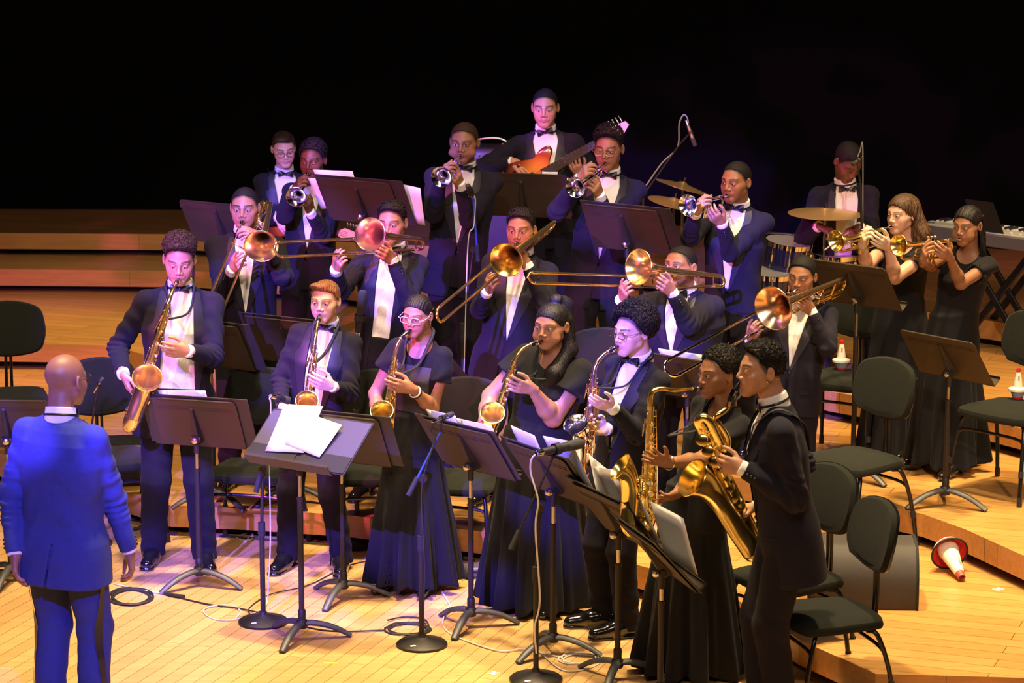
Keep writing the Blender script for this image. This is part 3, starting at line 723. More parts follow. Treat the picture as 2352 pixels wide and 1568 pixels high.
    for s in 'RL':      # nails and paler finger tips
        hh = arms[s]['h']; t = (V-hh['w'])@hh['D']/hh['k']; near_h = (np.linalg.norm(V-(hh['w']+hh['D']*.09*hh['k']), axis=1) < .14*hh['k'])
        pm = near_h*np.clip(((V-hh['w'])@hh['N'])/hh['k']*60, 0, 1); blend(pm*.35, np.minimum(tone*1.7+.05, .7))
    mesh_obj('body', V, Fq, skin_mat(sp.get('tone', 'brown')), root, cols=c)
    # ---- eyes
    Hw = lambda p_: HC+Rh@(np.asarray(p_, float)*hs*np.array([hp['wide'], 1, 1]))
    lid = sp.get('lid', .6)      # 1 open .. 0 closed
    for sx in (-1, 1):
        mb = MB(); cx, cy, cz = sx*.031, -.0755, .003; G = []
        nu, nv = 13, 9
        for i in range(nu):
            u = -1+2*i/(nu-1); row = []
            top = (.0068*lid-.0015)*(1-u*u)**.6; bot = -.0042*(1-u*u)**.6-.0012*(1-lid)
            for j in range(nv):
                t = j/(nv-1); zz = bot+(top-bot)*t; xx = u*.0128
                yy = -.0136*math.sqrt(max(0, 1-(xx/.0156)**2-(zz/.0122)**2)); row.append(Hw((cx+xx, cy+yy, cz+zz)))
            G.append(row)
        mb.grid(np.array(G)); mis = []
        look = sp.get('gaze', 0)*.1
        for i in range(nu-1):
            for j in range(nv-1):
                u = -1+2*(i+.5)/(nu-1); t = (j+.5)/(nv-1)
                z_ = -.0042+(.0062*lid+.0027)*t
                r_ = math.hypot((u-look)*.0128, z_-.0005); mis.append(1 if r_ < .0056 else 0)
        mb.mi = mis if sx > 0 else mis
        e = mb.build('eye', None, root, mats=[M_eyew, M_iris]);
        lb_ = MB(); lp = [Hw((cx+u*.0138, cy-.0142*math.sqrt(max(0, 1-(u*.0128/.0156)**2)), cz+(.0068*lid-.0015)*(1-u*u)**.6+.0006)) for u in np.linspace(-.97, .97, 9)]
        lb_.tube(lp, .0011*hs, 5); lb_.build('eyelash', M_lash, e)
    # ---- hair
    if sp.get('hair'):
        hk = sp['hair']
        fnh = lambda P: hair_sdf(HQ(P), hk, sp)*f32(hs)
        ext = .21 if hk not in ('halfup', 'long') else .45
        Vh, Fh = nets(fnh, HC-np.array([.2, .2, ext]), HC+.24, .0036 if hk in ('flat', 'afro', 'pulled') else .0042)
        ho = mesh_obj('hair', Vh, Fh, hair_mat(sp.get('hc', 'black'), hk in ('side', 'long', 'halfup', 'pulled', 'braids')), root)
        if hk in ('flat', 'afro') and sp.get('curl', 1):
            # loose little curls standing off the mass
            rg = np.random.RandomState(int(abs(HC[0]*1000))+3); nv = len(Vh); qh = HQ(Vh.astype(f32)); cand = np.where((qh[:, 2] > (.045 if hk == 'flat' else .0)))[0]
            mb = MB(); sel = rg.choice(cand, min(len(cand), sp.get('ncurl', 380)*2), replace=False)
            cc_ = HC+Rh@np.array([0, .015, .05])
            for i in sel:
                p0 = Vh[i].astype(float); nrm = norm(p0-cc_); a = norm(np.cross(nrm, rg.normal(size=3))); b_ = np.cross(nrm, a); r_ = rg.uniform(.0022, .0042)*sp.get('cs', 1.0)
                ph = rg.uniform(0, 6.28); P_ = [p0-nrm*.003+nrm*t*.0035+(a*math.cos(ph+t*3.1)+b_*math.sin(ph+t*3.1))*r_ for t in (0, .4, .8, 1.2, 1.6, 2.0)]
                mb.tube(P_, np.array([.0016, .0016, .0015, .0014, .0011, .0006])*(.5+.5*sp.get('cs', 1.0)), 3, cap=False)
            mb.build('loose_curls', hair_mat(sp.get('hc', 'black')), ho)
        if hk == 'braids':
            rg = np.random.RandomState(4); mb = MB()
            for i in range(26):
                a = math.radians(-108+216*i/25); rr = .088+rg.uniform(-.004, .008); x0 = math.sin(a)*.074; y0 = .02+math.cos(a)*.085
                if y0 < -.03: continue
                sx = np.sign(x0); n_ = 26; P_ = []
                ln = .30+rg.uniform(-.05, .05)
                for t in np.linspace(0, 1, n_):
                    P_.append(Hw((x0*(1+.22*t)+.006*math.sin(t*5+i), y0*(1-.1*t)+.02*t+.012, .055-(ln+.05)*t+(-.0)*(t**2))))
                r_ = .0072*(1+.22*np.sin(np.arange(n_)*1.9))*np.linspace(1, .6, n_); mb.tube(P_, r_, 6)
            mb.build('braids', hair_mat(sp.get('hc', 'black')), ho)
        if hk == 'halfup':
            mb = MB(); rr_ = [Hw((.026*math.cos(t), .045+.022*math.sin(t), .120)) for t in np.linspace(0, 2*math.pi, 17)]
            mb.tube(rr_, .006, 6); mb.build('hair_tie', M_bow, ho)
    # ---- spectacles
    if sp.get('glasses'):
        gm = {'b': M_gl_b, 'c': M_gl_c, 'g': M_gl_g}[sp['glasses']]; g = MB(); ln = MB(); rx, rz_ = sp.get('gs', (.0255, .0185))
        for sx in (-1, 1):
            ring = []
            for t in np.linspace(0, 2*math.pi, 25):
                cx, cz = math.copysign(abs(math.cos(t))**.7, math.cos(t))*rx, math.copysign(abs(math.sin(t))**.7, math.sin(t))*rz_
                ring.append(Hw((sx*.033+cx, -.104+.15*(cx*sx+.02)**1*.35, .001+cz)))
            g.tube(ring, .0017*hs, 6, cap=False); ln.add(ring[:-1], [tuple(range(24))])
            g.tube([Hw((sx*(.033+rx), -.099, .006)), Hw((sx*.078, -.085, .007)), Hw((sx*.083, .0, .010)), Hw((sx*.083, .025, .0))], .0015*hs, 5)
        g.tube([Hw((-.009, -.105, .004)), Hw((0, -.108, .007)), Hw((.009, -.105, .004))], .0016*hs, 5)
        go = g.build('spectacles', gm, root); ln.build('lens', M_lens, go, smooth=False)
    if sp.get('earring'):
        
        for sx in (-1, 1): mb = MB(); mb.sphere(Hw((sx*.083, .0, -.036)), .004, 8, 6); mb.build('earring', M_silver, root)
    return_info = dict(root=root, base=base, HC=HC, Rh=Rh, N=N, PV=PV, Rt=Rt, L=L, S=S, arms=arms, hs=hs, k=k, Hw=Hw, W=W_, Y=Y)
    el = {s: arms[s]['E'] for s in 'RL'}
    def rayfront(f, X, Z, off, y0=-.5, side=-1, iters=26):
        """march onto the garment from the front (torso frame) at (X, Z)"""
        X = np.asarray(X, float).ravel(); Z = np.asarray(Z, float).ravel(); y = np.full(len(X), y0*(1 if side < 0 else -1))
        for _ in range(iters):
            Pq = (np.stack([X, y, Z], 1)@Rt.T+PV).astype(f32); d = f(Pq)-off; y = y-side*np.clip(d, -.05, .1)*.9
        return np.stack([X, y, Z], 1)@Rt.T+PV
    if not dress:
        tm = sp.get('suit', M_tux); tm2 = sp.get('suit2', M_tux2)
        hemz = sp.get('hem', -.30); zj = np.array([hemz, -.12, .0, .16, .34, .62, .80, .90, .97])
        AJ = np.array([.192, .186, .178, .166, .165, .186, .168, .125, .070])*k*fat; BJ = np.array([.135, .134, .130, .122, .122, .132, .108, .085, .065])*k*fat
        CJ = np.array([.012, .01, .008, .0, -.004, -.006, .004, .012, .016])*k
        if fat > 1.1: CJ = CJ-np.array([.03, .035, .035, .04, .02, .0, 0, 0, 0])
        if sp.get('jflare'): AJ[:3] += sp['jflare']
        def jtors(P):
            d = torso_fn(TQ(P), L, zj, AJ, BJ, CJ); fa = .5+.5*fat
            for s in 'RL': d = smin(d, rc(P, N-Rt@np.array([0, -.01, .034*k]), arms[s]['S']+Rt@np.array([(.020 if s == 'L' else -.020)*k, 0, .000]), .046*k*fa, .042*k*fa), .035)
            return d
        def jbody(P):
            q = TQ(P); d = torso_fn(q, L, zj, AJ, BJ, CJ)
            d = d-(.003*np.sin(q[:, 2]*30+4*np.sin(q[:, 0]*12+P[:, 1]*9))*np.clip(1.2-np.abs(q[:, 2]/L-.3)*2, .1, 1)).astype(f32)
            fa = .5+.5*fat
            for s in 'RL': d = smin(d, rc(P, N-Rt@np.array([0, -.01, .034*k]), arms[s]['S']+Rt@np.array([(.018 if s == 'L' else -.018)*k, 0, .0]), .046*k*fa, .042*k*fa), .035)
            return d
        def jarm(P, s):
            a = arms[s]; S_, E_, Wr = a['S'], a['E'], a['W']; Hh = norm(a['W']-a['E']); fa = .5+.5*fat
            c1 = rc(P, S_, E_, .056*k*fa, .054*k*fa); c2 = rc(P, E_, Wr-Hh*.012, .053*k*fa, .039*k)
            t = (P-(Wr-Hh*.012).astype(f32))@Hh.astype(f32); c2 = smax(c2, t.astype(f32), .004)
            ar = smin(c1, c2, .02)
            w_ = np.exp(-((P-E_.astype(f32))**2).sum(1)/.012); w2 = np.exp(-((P-(S_*.5+E_*.5).astype(f32))**2).sum(1)/.03)
            ax_ = norm(S_-Wr); cr = (P@ax_.astype(f32))
            return ar-(.0060*w_*np.sin(cr*150+3*np.sin(P[:, 2]*31))+.0036*w2*np.sin(cr*75+P[:, 0]*40)+.0016*wav(P, 60, 4)).astype(f32)
        ncut = lambda P, d: smax(d, -rc(P, neckb-Rt@np.array([0, .0, .03]), neckt+np.array([0, 0, .05]), nr*1.06+.003, nr*1.06+.004), .006)
        bz, wt, wb = sp.get('vz', .30), sp.get('vt', .070), sp.get('vb', 0.0)     # button height, top and bottom half widths of the opening
        vz_ = np.array([hemz-.05, hemz, bz-.12, bz-.03, bz, .90, 1.02]); vw = np.array([wb+.035, wb+.028, wb+.004, wb-.004, wb, wt, wt*.8])*k
        if sp.get('open'): vw = np.array([wb*1.2, wb*1.2, wb, wb, wb, wt, wt*.8])*k
        vw = vw*(.7+.3*fat)
        wf = lambda z: np.interp(z/L, vz_, vw)
        vx = sp.get('vx', 0.0)
        def jacket(P):
            d = ncut(P, jbody(P)); q = TQ(P); w = wf(q[:, 2]).astype(f32)
            d = smax(d, -np.maximum(np.abs(q[:, 0]-f32(vx))-w, q[:, 1]+.01), .003)
            if sp.get('vent'): d = smax(d, -np.maximum(np.maximum(np.abs(q[:, 0]-f32(sp['vent'])+.10*np.clip(q[:, 2]/L, -.4, 0))-.0055, -q[:, 1]+.02), q[:, 2]-.02*L), .002)
            for s in 'RL': d = smin(d, jarm(P, s), .022)
            return d
        Vj, Fj = nets(jacket, lo, hi, vj)
        jo = mesh_obj('jacket', Vj, Fj, tm, root)
        # lapels
        if sp.get('lapel', 1):
          for sx in (-1, 1):
            mb = MB(); nz_, nu = 26, 6; zz = np.linspace(bz+.01, .955, nz_)*L; X, Z = [], []
            for z in zz:
                t = (z/L-bz)/(.955-bz); wid = (.012+.066*min(1, t/.62))*k if t < .66 else (.078-.026*(t-.66)/.34-(.020 if t > .72 else 0))*k
                for u in np.linspace(0, 1, nu): X.append(vx+sx*(float(wf(z))+.001+u*wid)); Z.append(z+u*.008*(1 if t > .5 else 0))
            G = rayfront(jtors, X, Z, .0045).reshape(nz_, nu, 3); G2 = rayfront(jtors, X, Z, .0).reshape(nz_, nu, 3)
            mb.grid(G if sx > 0 else G[:, ::-1]); rim = np.concatenate([G[:, -1], G[::-1, 0][:0]]); mb.grid(np.stack([G[:, -1], G2[:, -1]], 1)); mb.build('lapel', M_satin if sp.get('satin', 1) else tm, jo)
        # breast pocket, flap pockets, button
        if sp.get('pocket', 1) and not sp.get('open'):
            for (x0, x1, z0, z1, nm) in ((.090, .140, .60, .565, 'breast_pocket'), (.075, .165, .02, -.035, 'flap_pocket'), (-.165, -.075, .02, -.035, 'flap_pocket')):
                X, Z = np.meshgrid(np.linspace(x0, x1, 7)*k*fat, np.linspace(z0, z1, 3)*L); mb = MB(); mb.grid(rayfront(jtors, X, Z, .004).reshape(3, 7, 3)); mb.build(nm, tm, jo)
        if not sp.get('open'):
            mb = MB(); pb = rayfront(jtors, [vx+.004], [(bz-.02)*L], .002)[0]; mb.sphere(pb, (.009, .004, .009), 10, 6, Rt); mb.build('button', M_bow, jo)
        for s in 'RL':
            a = arms[s]; Hh = norm(a['W']-a['E']); side = norm(np.cross(Hh, a['h']['N'])); out = norm(-a['h']['N'] if True else side)
            mb = MB()
            for i in range(3): mb.sphere(a['W']-Hh*(.035+.018*i)+out*.043*k, .0065*k, 8, 5)
            mb.build('cuff_button', M_bow, jo)
        # shirt: front, collar, cuffs
        def shirt(P):
            q = TQ(P); d = torso_fn(q, L, zj, AJ-.014, BJ-.013, CJ); d = d-(.0018*np.sin(q[:, 2]*60+q[:, 0]*30)+.0012*np.sin(q[:, 0]*420)*(np.abs(q[:, 0]) < .06)).astype(f32)
            d = smax(d, (f32((sp.get('shz', .02) if sp.get('open') else sp.get('vz', .3)-.015)*L)-q[:, 2]), .004)
            cn = rc(P, neckb, neckt, nr*1.06+.009, nr+.009); ax_ = norm(neckt-neckb); t = (P-neckb.astype(f32))@ax_.astype(f32)
            cn = smax(cn, np.maximum(t-f32(.046*hs), -.03-t), .003)
            d = smin(d, cn, .006); d = smin(d, rc(P, neckb-Rt@np.array([0, 0, .075]), neckb, nr*1.06+.010, nr*1.06+.008), .01)
            for s in 'RL':
                a = arms[s]; Hh = norm(a['W']-a['E']); cl = sp[s].get('cuff', .016)
                cu = rc(P, a['W']-Hh*.07, a['W']+Hh*cl, .036*k, .0335*k); t = (P-a['W'].astype(f32))@Hh.astype(f32); d = np.minimum(d, smax(cu, np.maximum(t-f32(cl), -.06-t), .003))
            hole = rc(P, neckb+Rt@np.array([0, 0, .012]), neckt+Rh@np.array([0, 0, .06]), nr*1.06+.002, nr+.003)
            return d
        Vs, Fs = nets(shirt, lo, hi, .005); mesh_obj('shirt', Vs, Fs, M_shirt, root)
        for i_ in range(3):
            if bz+.12+i_*.14 < .8:
                pass
        # bow tie
        cpos = neckb+norm(neckt-neckb)*.012*hs; fdir = norm(Rt@np.array([0, -1, -.1])); c0 = cpos+fdir*(nr*1.06+.014); up = norm(Rt[:, 2]); rt_ = norm(np.cross(fdir, up)); roll = math.radians(sp.get('bowroll', 0))
        rt2 = rt_*math.cos(roll)+up*math.sin(roll); up2 = up*math.cos(roll)-rt_*math.sin(roll); Rb = np.stack([rt2, -fdir, up2], 1)
        mb = MB()
        for sx in (-1, 1):
            G = []
            for u in np.linspace(0, 1, 8):
                hgt = .007+.019*u**.8-.003*(u > .9); th = .004+.006*math.sin(math.pi*min(1, u*1.02)); ring = []
                for t in np.linspace(0, 2*math.pi, 13): ring.append(c0+Rb@np.array([sx*u*.052, math.sin(t)*th*(1+.35*math.sin(3*t))+.003*u, math.cos(t)*hgt]))
                G.append(ring)
            mb.grid(np.array(G)); mb.add(G[-1][:-1], [tuple(range(12))])
        mb.sphere(c0-Rb@np.array([0, .004, 0]), (.010, .009, .011), 10, 8, Rb)
        rb = MB(); ring = []; zax = norm(neckt-neckb); xa = norm(Rt[:, 0]-zax*(Rt[:, 0]@zax)); ya = np.cross(zax, xa)
        bo = mb.build('bow_tie', M_bow, root)
        for t in np.linspace(0, 2*math.pi, 25): ring.append(cpos+(xa*math.cos(t)+ya*math.sin(t))*(nr*1.06+.011))
        rb.tube(ring, .006, 6, cap=False); rb.build('neck_band', M_bow, bo)
        # trousers
        if not sp.get('noleg'):
            def trous(P):
                q = TQ(P); d = torso_fn(q, L, np.array([-.20, -.1, .0, .13]), np.array([.168, .172, .166, .160])*k*fat, np.array([.124, .128, .124, .116])*k*fat, CJ[:4]*.8)
                for s in 'RL':
                    a1 = rc(P, hip[s], kn[s], .096*k*fat, .076*k); a2 = rc(P, kn[s], an[s]-np.array([0, 0, .015]), .076*k, .066*k)
                    lg = smin(a1, a2, .03)
                    w_ = np.exp(-(P[:, 2]-.12)**2/.02)+.5*np.exp(-((P-kn[s].astype(f32))**2).sum(1)/.02)
                    lg = lg-(.0035*w_*np.sin(P[:, 2]*70+P[:, 0]*25+P[:, 1]*20)+.0015*wav(P, 40, 4)).astype(f32)
                    lg = smax(lg, f32(.035)-P[:, 2], .006); d = smin(d, lg, .02)
                return d
            Vt, Ft = nets(trous, lo, hi, vj+.0008); to = mesh_obj('trousers', Vt, Ft, tm2, root)
            if sp.get('stripe'):
                for s, sg in (('R', -1), ('L', 1)):
                    out = Rt0@np.array([sg, 0, 0.]); G = []
                    for z in np.linspace(.06, PV[2]+.02, 26):
                        t = (z-an[s][2])/(hip[s][2]-an[s][2]); c_ = an[s]+(hip[s]-an[s])*np.clip(t, 0, 1); row = []
                        for yy in (-.013, .013):
                            p_ = np.array([c_[0], c_[1], z])+Rt0@np.array([sg*.30, yy, 0])
                            for _ in range(22): p_ = p_-out*(trous(p_[None].astype(f32))[0]-.006)*.8
                            row.append(p_)
                        G.append(row)
                    mb = MB(); mb.grid(np.array(G)[:, ::sg]); so_ = mb.build('side_stripe', M_bow, to)
    else:
        dm = M_dress; hw, hz = sp.get('hem_w', .26), sp.get('hem_z', .06)
        nf = sp.get('folds', 11); amp = sp.get('amp', .030); ph = sp.get('ph', 0.)
        wz = .20*L+PV[2]
        def dressf(P):
            q = TQ(P); d = tors(q, .006)
            d = smax(d, f32(-.05)-q[:, 2], .01)
            # skirt
            z = P[:, 2]; t = np.clip((wz-z)/(wz-hz), 0, 1); cx = (PV[0]*(1-t)+sp.get('hc_', (0, 0))[0]*t).astype(f32); cy = (PV[1]*(1-t)+sp.get('hc_', (0, 0))[1]*t).astype(f32)
            x = P[:, 0]-cx; y = P[:, 1]-cy; th = np.arctan2(y, x)+ty
            fo = np.sin(nf*th+ph+1.3*np.sin(2*th))+.4*np.sin(2.3*nf*th+2)
            tt = t.astype(f32)
            wr = np.interp(tt, [0, .12, .3, .6, 1], [.143*k*fat, .172*k*fat, .188*k*fat, (.19*k*fat+hw)/2, hw]); dr = np.interp(tt, [0, .12, .3, .6, 1], [.105*k*fat, .125*k*fat, .14*k*fat, (.15*k*fat+hw*.8)/2, hw*.85])
            r = np.sqrt((x/wr)**2+(y/dr)**2); sk = (r-1-fo*(amp*tt*tt+.012*tt)/wr)*np.minimum(wr, dr)*.55
            sk = smax(sk, np.maximum(z-f32(wz+.03), f32(hz)+f32(.012)*np.sin(nf*th).astype(f32)-z), .008)
            d = smin(d, sk.astype(f32), .03)
            # sleeves
            for s in 'RL':
                a = arms[s]; e = a['S']*.42+a['E']*.58 if sp.get('slv') else a['S']*.52+a['E']*.48
                e0 = a['S']+Rt@np.array([(-.0 if s == 'L' else .0), 0, .0]); fl = sp.get('flut', .066)
                sl = rc(P, e0, e, .060*k*sp.get('armfat', 1.0)**.8*(.6+.4*fat)**.4, fl*k*(.6+.4*fat)*sp.get('armfat', 1.0)); dr_ = norm(a['E']-a['S']); tt_ = (P-e.astype(f32))@dr_.astype(f32)
                sl = sl-(.004*np.sin(np.arctan2((P-e)@norm(np.cross(dr_, Rt[:, 2])+1e-3), (P-e)@Rt[:, 2])*6)).astype(f32)
                sl = smax(sl, tt_.astype(f32), .004); inn = rc(P, e0+dr_*.06, e+dr_*.05, .046*k*(.6+.4*fat)*sp.get('armfat', 1.0), (fl-.008)*k*(.6+.4*fat)*sp.get('armfat', 1.0))
                sl = smax(sl, -inn, .002) if sp.get('slv') is None or True else sl
                d = smin(d, sl, .02)
            # neckline
            q2 = q-np.array([0, -.06, L*sp.get('nkz', 1.00)], f32); d = smax(d, -ell(q2, (0, 0, 0), np.array([.086, .13, .105])*k*sp.get('nk', 1.0)), .004)
            d = smax(d, q[:, 2]-L*.985, .004)
            return d
        Vd, Fd = nets(dressf, lo-np.array([.2, .2, 0]), hi+np.array([.2, .2, 0]), vj)
        do = mesh_obj('dress', Vd, Fd, dm, root)
        if sp.get('lace'):
            X, Z = np.meshgrid(np.linspace(-.115, .115, 18)*k, np.linspace(.30, .76, 20)*L); mb = MB(); mb.grid(rayfront(dressf, X, Z, .002).reshape(20, 18, 3)[:, ::1]); mb.build('lace_bodice', M_lace, do)
    # ---- shoes
    if not sp.get('noshoe'):
        for s in 'RL':
            f0 = ft[s]; fw = fwd[s]; rt_ = np.cross(fw, [0, 0, 1.0]); kk = (.75+.25*k)
            heel = f0-fw*.055*kk; toe = f0+fw*.185*kk
            def shoe(P, s=s, heel=heel, toe=toe, fw=fw, rt_=rt_):
                if fem:
                    d = rc(P, heel+np.array([0, 0, .062]), f0+fw*.05+np.array([0, 0, .045]), .026, .030); d = smin(d, rc(P, f0+fw*.05+np.array([0, 0, .032]), toe-fw*.02+np.array([0, 0, .024]), .034, .022), .02)
                    hl = rc(P, heel+np.array([0, 0, .05]), heel-fw*.006+np.array([0, 0, .004]), .018, .009); d = smin(d, hl, .008)
                    return smax(d, f32(.002)-P[:, 2], .003)
                d = rc(P, heel+np.array([0, 0, .045]), f0+fw*.04+np.array([0, 0, .050]), .040, .042); d = smin(d, rc(P, f0+fw*.04+np.array([0, 0, .040]), toe-fw*.035+np.array([0, 0, .026]), .044, .036), .03)
                d = smin(d, rc(P, an[s], f0+np.array([0, 0, .06]), .038, .04), .02)
                d = smax(d, P[:, 2]-f32(.105), .006)
                sole = smax(rc(P*np.array([1, 1, .01], f32), (heel+fw*.0)*[1, 1, 0], (toe-fw*.036)*[1, 1, 0], .041, .041), np.maximum(P[:, 2]-f32(.016), -P[:, 2]), .002)
                d = smax(d, f32(.008)-P[:, 2], .002)
                return np.minimum(d, sole)
            mid = (heel+toe)/2; Vs, Fs = nets(shoe, mid-np.array([.22, .22, .02]), mid+np.array([.22, .22, .14]), .0045, 2); so = mesh_obj('shoe', Vs, Fs, M_shoe, root)
            if not fem:
                mb = MB()
                for i in range(4):
                    c_ = f0+fw*(.035+.018*i)+np.array([0, 0, .093-.007*i]); mb.tube([c_-rt_*.018, c_+np.array([0, 0, .004]), c_+rt_*.018], .0022, 5)
                mb.build('laces', M_bow, so)
    return return_info
# ------------------------------------------------------------------ instruments, built along surveyed points
def arc(c, a, b, r, t0, t1, n=8):
    return [np.asarray(c)+a*r*math.cos(t)+b*r*math.sin(t) for t in np.linspace(t0, t1, n)]
def saxophone(name, label, M, Tp, B, Rm, out, k=1.0, alto=True, rimr=.062, met=None, bellm=None, viewn=(0, -1, .2), neckpts=None, bari=False, group='saxophones', tone_holes=9, bellpath=None):
    """M mouthpiece tip, Tp top of the body, B lowest point of the bow, Rm centre of the bell rim, out = direction the bell faces"""
    met = met or M_gold; bellm = bellm or met
    M, Tp, B, Rm = [np.asarray(v, float) for v in (M, Tp, B, Rm)]
    root = empty(name, B, 0, label, 'saxophone', group); og = B
    a = norm(Tp-B); s = Rm-Tp; s = norm(s-a*(s@a)); vn = np.asarray(viewn, float); vn = norm(vn-a*(vn@a))
    LB = np.linalg.norm(Tp-B); bw = (.046 if alto else .056)*k; r0, r1 = (.0115, .029) if alto else (.0135, .034); r0 *= k; r1 *= k
    btm = B+a*(bw)               # centre height of the bow
    if bellpath is None:
        P = [Tp, Tp*.5+btm*.5, btm]; 
    body = MB(); n = 14
    body.tube([Tp+(btm-Tp)*t for t in np.linspace(0, 1, n)], np.linspace(r0, r1, n), 18); 
    body.build('body_tube', met, root, origin=og)
    # bow
    bow = MB(); c = btm+s*bw
    bow.tube(arc(c, -s, -a, bw, 0, math.pi, 12), np.linspace(r1, r1*1.18, 12), 18); e = c+s*bw
    bow.tube(arc(c, -s, -a, bw, 0, .06, 2), r1*1.12, 18); bow.tube(arc(c, -s, -a, bw, math.pi-.06, math.pi, 2), r1*1.28, 18)
    bow.build('bow', met, root, origin=og)
    # bell: from the bow up to the rim with a growing flare
    out = norm(out); d = np.linalg.norm(Rm-e); p1 = e+a*d*.35; p2 = Rm-out*d*.32
    ts = np.linspace(0, 1, 22); path = [(1-t)**3*e+3*(1-t)**2*t*p1+3*(1-t)*t*t*p2+t**3*Rm for t in ts]
    rr = r1*1.18+(rimr*.66-r1*1.18)*ts**1.3; rr = rr+(rimr-rimr*.66)*np.clip((ts-.62)/.38, 0, 1)**2.6
    bell = MB(); bell.tube(path, rr, 32, cap=False)
    inn = [p for p in path[6:]]; bell.tube([p+out*.0005 for p in inn[::-1]], (rr[6:]-.0016)[::-1], 32, cap=False)
    T, N_, B_ = frames(path); bell.tube([Rm+(N_[-1]*math.cos(t)+B_[-1]*math.sin(t))*rimr for t in np.linspace(0, 2*math.pi, 33)], .0026, 6, cap=False)
    bell.build('bell', bellm, root, origin=og)
    br = MB(); mid = path[9]; br.tube([mid, btm+a*((mid-btm)@a)], .004, 8)
    br.tube([btm+a*((mid-btm)@a)+s*(r1*1.0+.006)+(a*math.cos(t)+s*math.sin(t))*.016 for t in np.linspace(0, 6.283, 17)], .003, 6, cap=False); br.build('bell_brace', met, root, origin=og)
    # neck, cork and mouthpiece
    if neckpts is None:
        v = M-Tp; h = v@a; C_ = Tp+a*max(.03, h*.62); dM = norm(M-C_); E_ = M-dM*.05
        q = [Tp-a*.012, Tp]+[(1-t)**2*Tp+2*(1-t)*t*C_+t*t*E_ for t in (.25, .5, .75, .95)]
    else: q = [Tp-a*.012]+[np.asarray(p, float) for p in neckpts]
    dm = norm(M-q[-1]); q.append(M-dm*.055*k)
    nk = MB(); nk.tube(q, np.linspace(r0*1.02, .0072, len(q)), 14, smooth=6)
    nk.tube([Tp-a*.012, Tp+a*.008], r0*1.28, 14)
    nk.build('neck', met, root, origin=og)
    ck = MB(); ck.tube([M-dm*.075*k, M-dm*.048*k], .0083, 12); ck.build('cork', M_cork, root, origin=og)
    mp = MB(); mp.tube([M-dm*.070*k, M-dm*.06*k, M-dm*.022, M+dm*.004, M+dm*.016], [.0105, .0125, .0118, .0075, .0035], 14); mo = mp.build('mouthpiece', M_ebon, root, origin=og)
    lg = MB(); lg.tube([M-dm*.046, M-dm*.026], .0135, 14, cap=False); lg.tube([M-dm*.043, M-dm*.041], .0145, 14); lg.tube([M-dm*.031, M-dm*.029], .0145, 14); lg.build('ligature', M_silver, mo, origin=og)
    # key work: cups over tone holes, rods, posts, guards
    side = norm(np.cross(a, vn)); up = a; Lb = np.linalg.norm(Tp-btm)
    def on(t, ang, off=0.):
        r = r0+(r1-r0)*(1-t); dirn = vn*math.cos(ang)+side*math.sin(ang); return btm+a*Lb*t+dirn*(r+off), dirn, r
    for i in range(tone_holes):
        t = .06+.80*i/(tone_holes-1)+.012*math.sin(i*2.1); p, dn, r = on(t, .25*math.sin(i*1.7)+.1, .006); kr = (.019-.0105*t)*k*(1.0 if i % 3 else 1.15)
        m = MB(); m.lathe([(0, .006), (kr*.55, .006), (kr*.62, .0045), (kr*.95, .004), (kr, .0015), (kr, -.002), (0, -.002)], p, dn, 16)
        if i % 2 == 0: m.lathe([(kr*.5, .0065), (kr*.5, .0085), (0, .0095)], p, dn, 12)
        ko = m.build('key_cup', met, root, origin=og)
        if i in (2, 3, 5, 6, 7): pm = MB(); pm.lathe([(kr*.48, .0075), (kr*.42, .0100), (0, .0104)], p, dn, 12); pm.build('pearl', M_pearl, ko, origin=og)
        m2 = MB(); q0 = p+dn*.004; q1, _, _ = on(t+.01, .95, .008); m2.tube([q0, (q0+q1)/2+dn*.004, q1], .0026*k, 6); m2.build('key_arm', met, root, origin=og)
    for j, (ang, t0, t1, off) in enumerate(((.95, .04, .55, .008), (1.25, .10, .92, .010), (-.85, .30, .95, .009), (-1.2, .05, .60, .010), (1.65, .35, .97, .009))):
        m = MB(); P0, d0, _ = on(t0, ang, off); P1, d1, _ = on(t1, ang, off*.9); m.tube([P0, P1], .0024*k, 7)
        for t in np.linspace(t0, t1, 5): pp, dd, _ = on(t, ang, off); m.tube([pp-dd*off*1.1, pp], [.0028, .0018], 6); m.sphere(pp, .0038*k, 7, 5)
        m.build('key_rod', met if j % 2 else M_silver, root, origin=og)
    for j, t in enumerate((.03, .20, .36)):
        p, dn, r = on(t, -.9-.1*j, .012); kr = (.024-.004*j)*k; m = MB(); m.lathe([(0, .004), (kr*.8, .004), (kr, .001), (kr, -.003), (0, -.003)], p+dn*.004, dn, 18)
        u = norm(np.cross(dn, a)); m.tube([p+dn*.004+a*kr, p+dn*.014+a*kr*.4, p+dn*.014-a*kr*.4, p+dn*.004-a*kr], .0022, 6); m.tube([p+dn*.004+u*kr, p+dn*.014+u*kr*.4, p+dn*.014-u*kr*.4, p+dn*.004-u*kr], .0022, 6); m.build('key_guard', met, root, origin=og)
    for j, t in enumerate((.45, .66)):
        T_, N2, B2 = frames(path); i = int(t*21); dn = norm(vn-T_[i]*(vn@T_[i])); dn = norm(dn*.3+np.cross(T_[i], dn)*(1)); p = path[i]+dn*(rr[i]+.003); kr = .022*k; m = MB()
        m.lathe([(0, .005), (kr*.7, .005), (kr, .001), (kr, -.004), (0, -.004)], p, dn, 18); m.build('bell_key', met, root, origin=og)
    for j in range(3):
        p, dn, r = on(.80+.05*j, -1.35+.2*j, .006); m = MB(); m.tube([p, p+dn*.010, p+dn*.014-a*.03], [.004, .005, .003], 7, squash=(1.6, .6)); m.build('palm_key', met, root, origin=og)
    return root
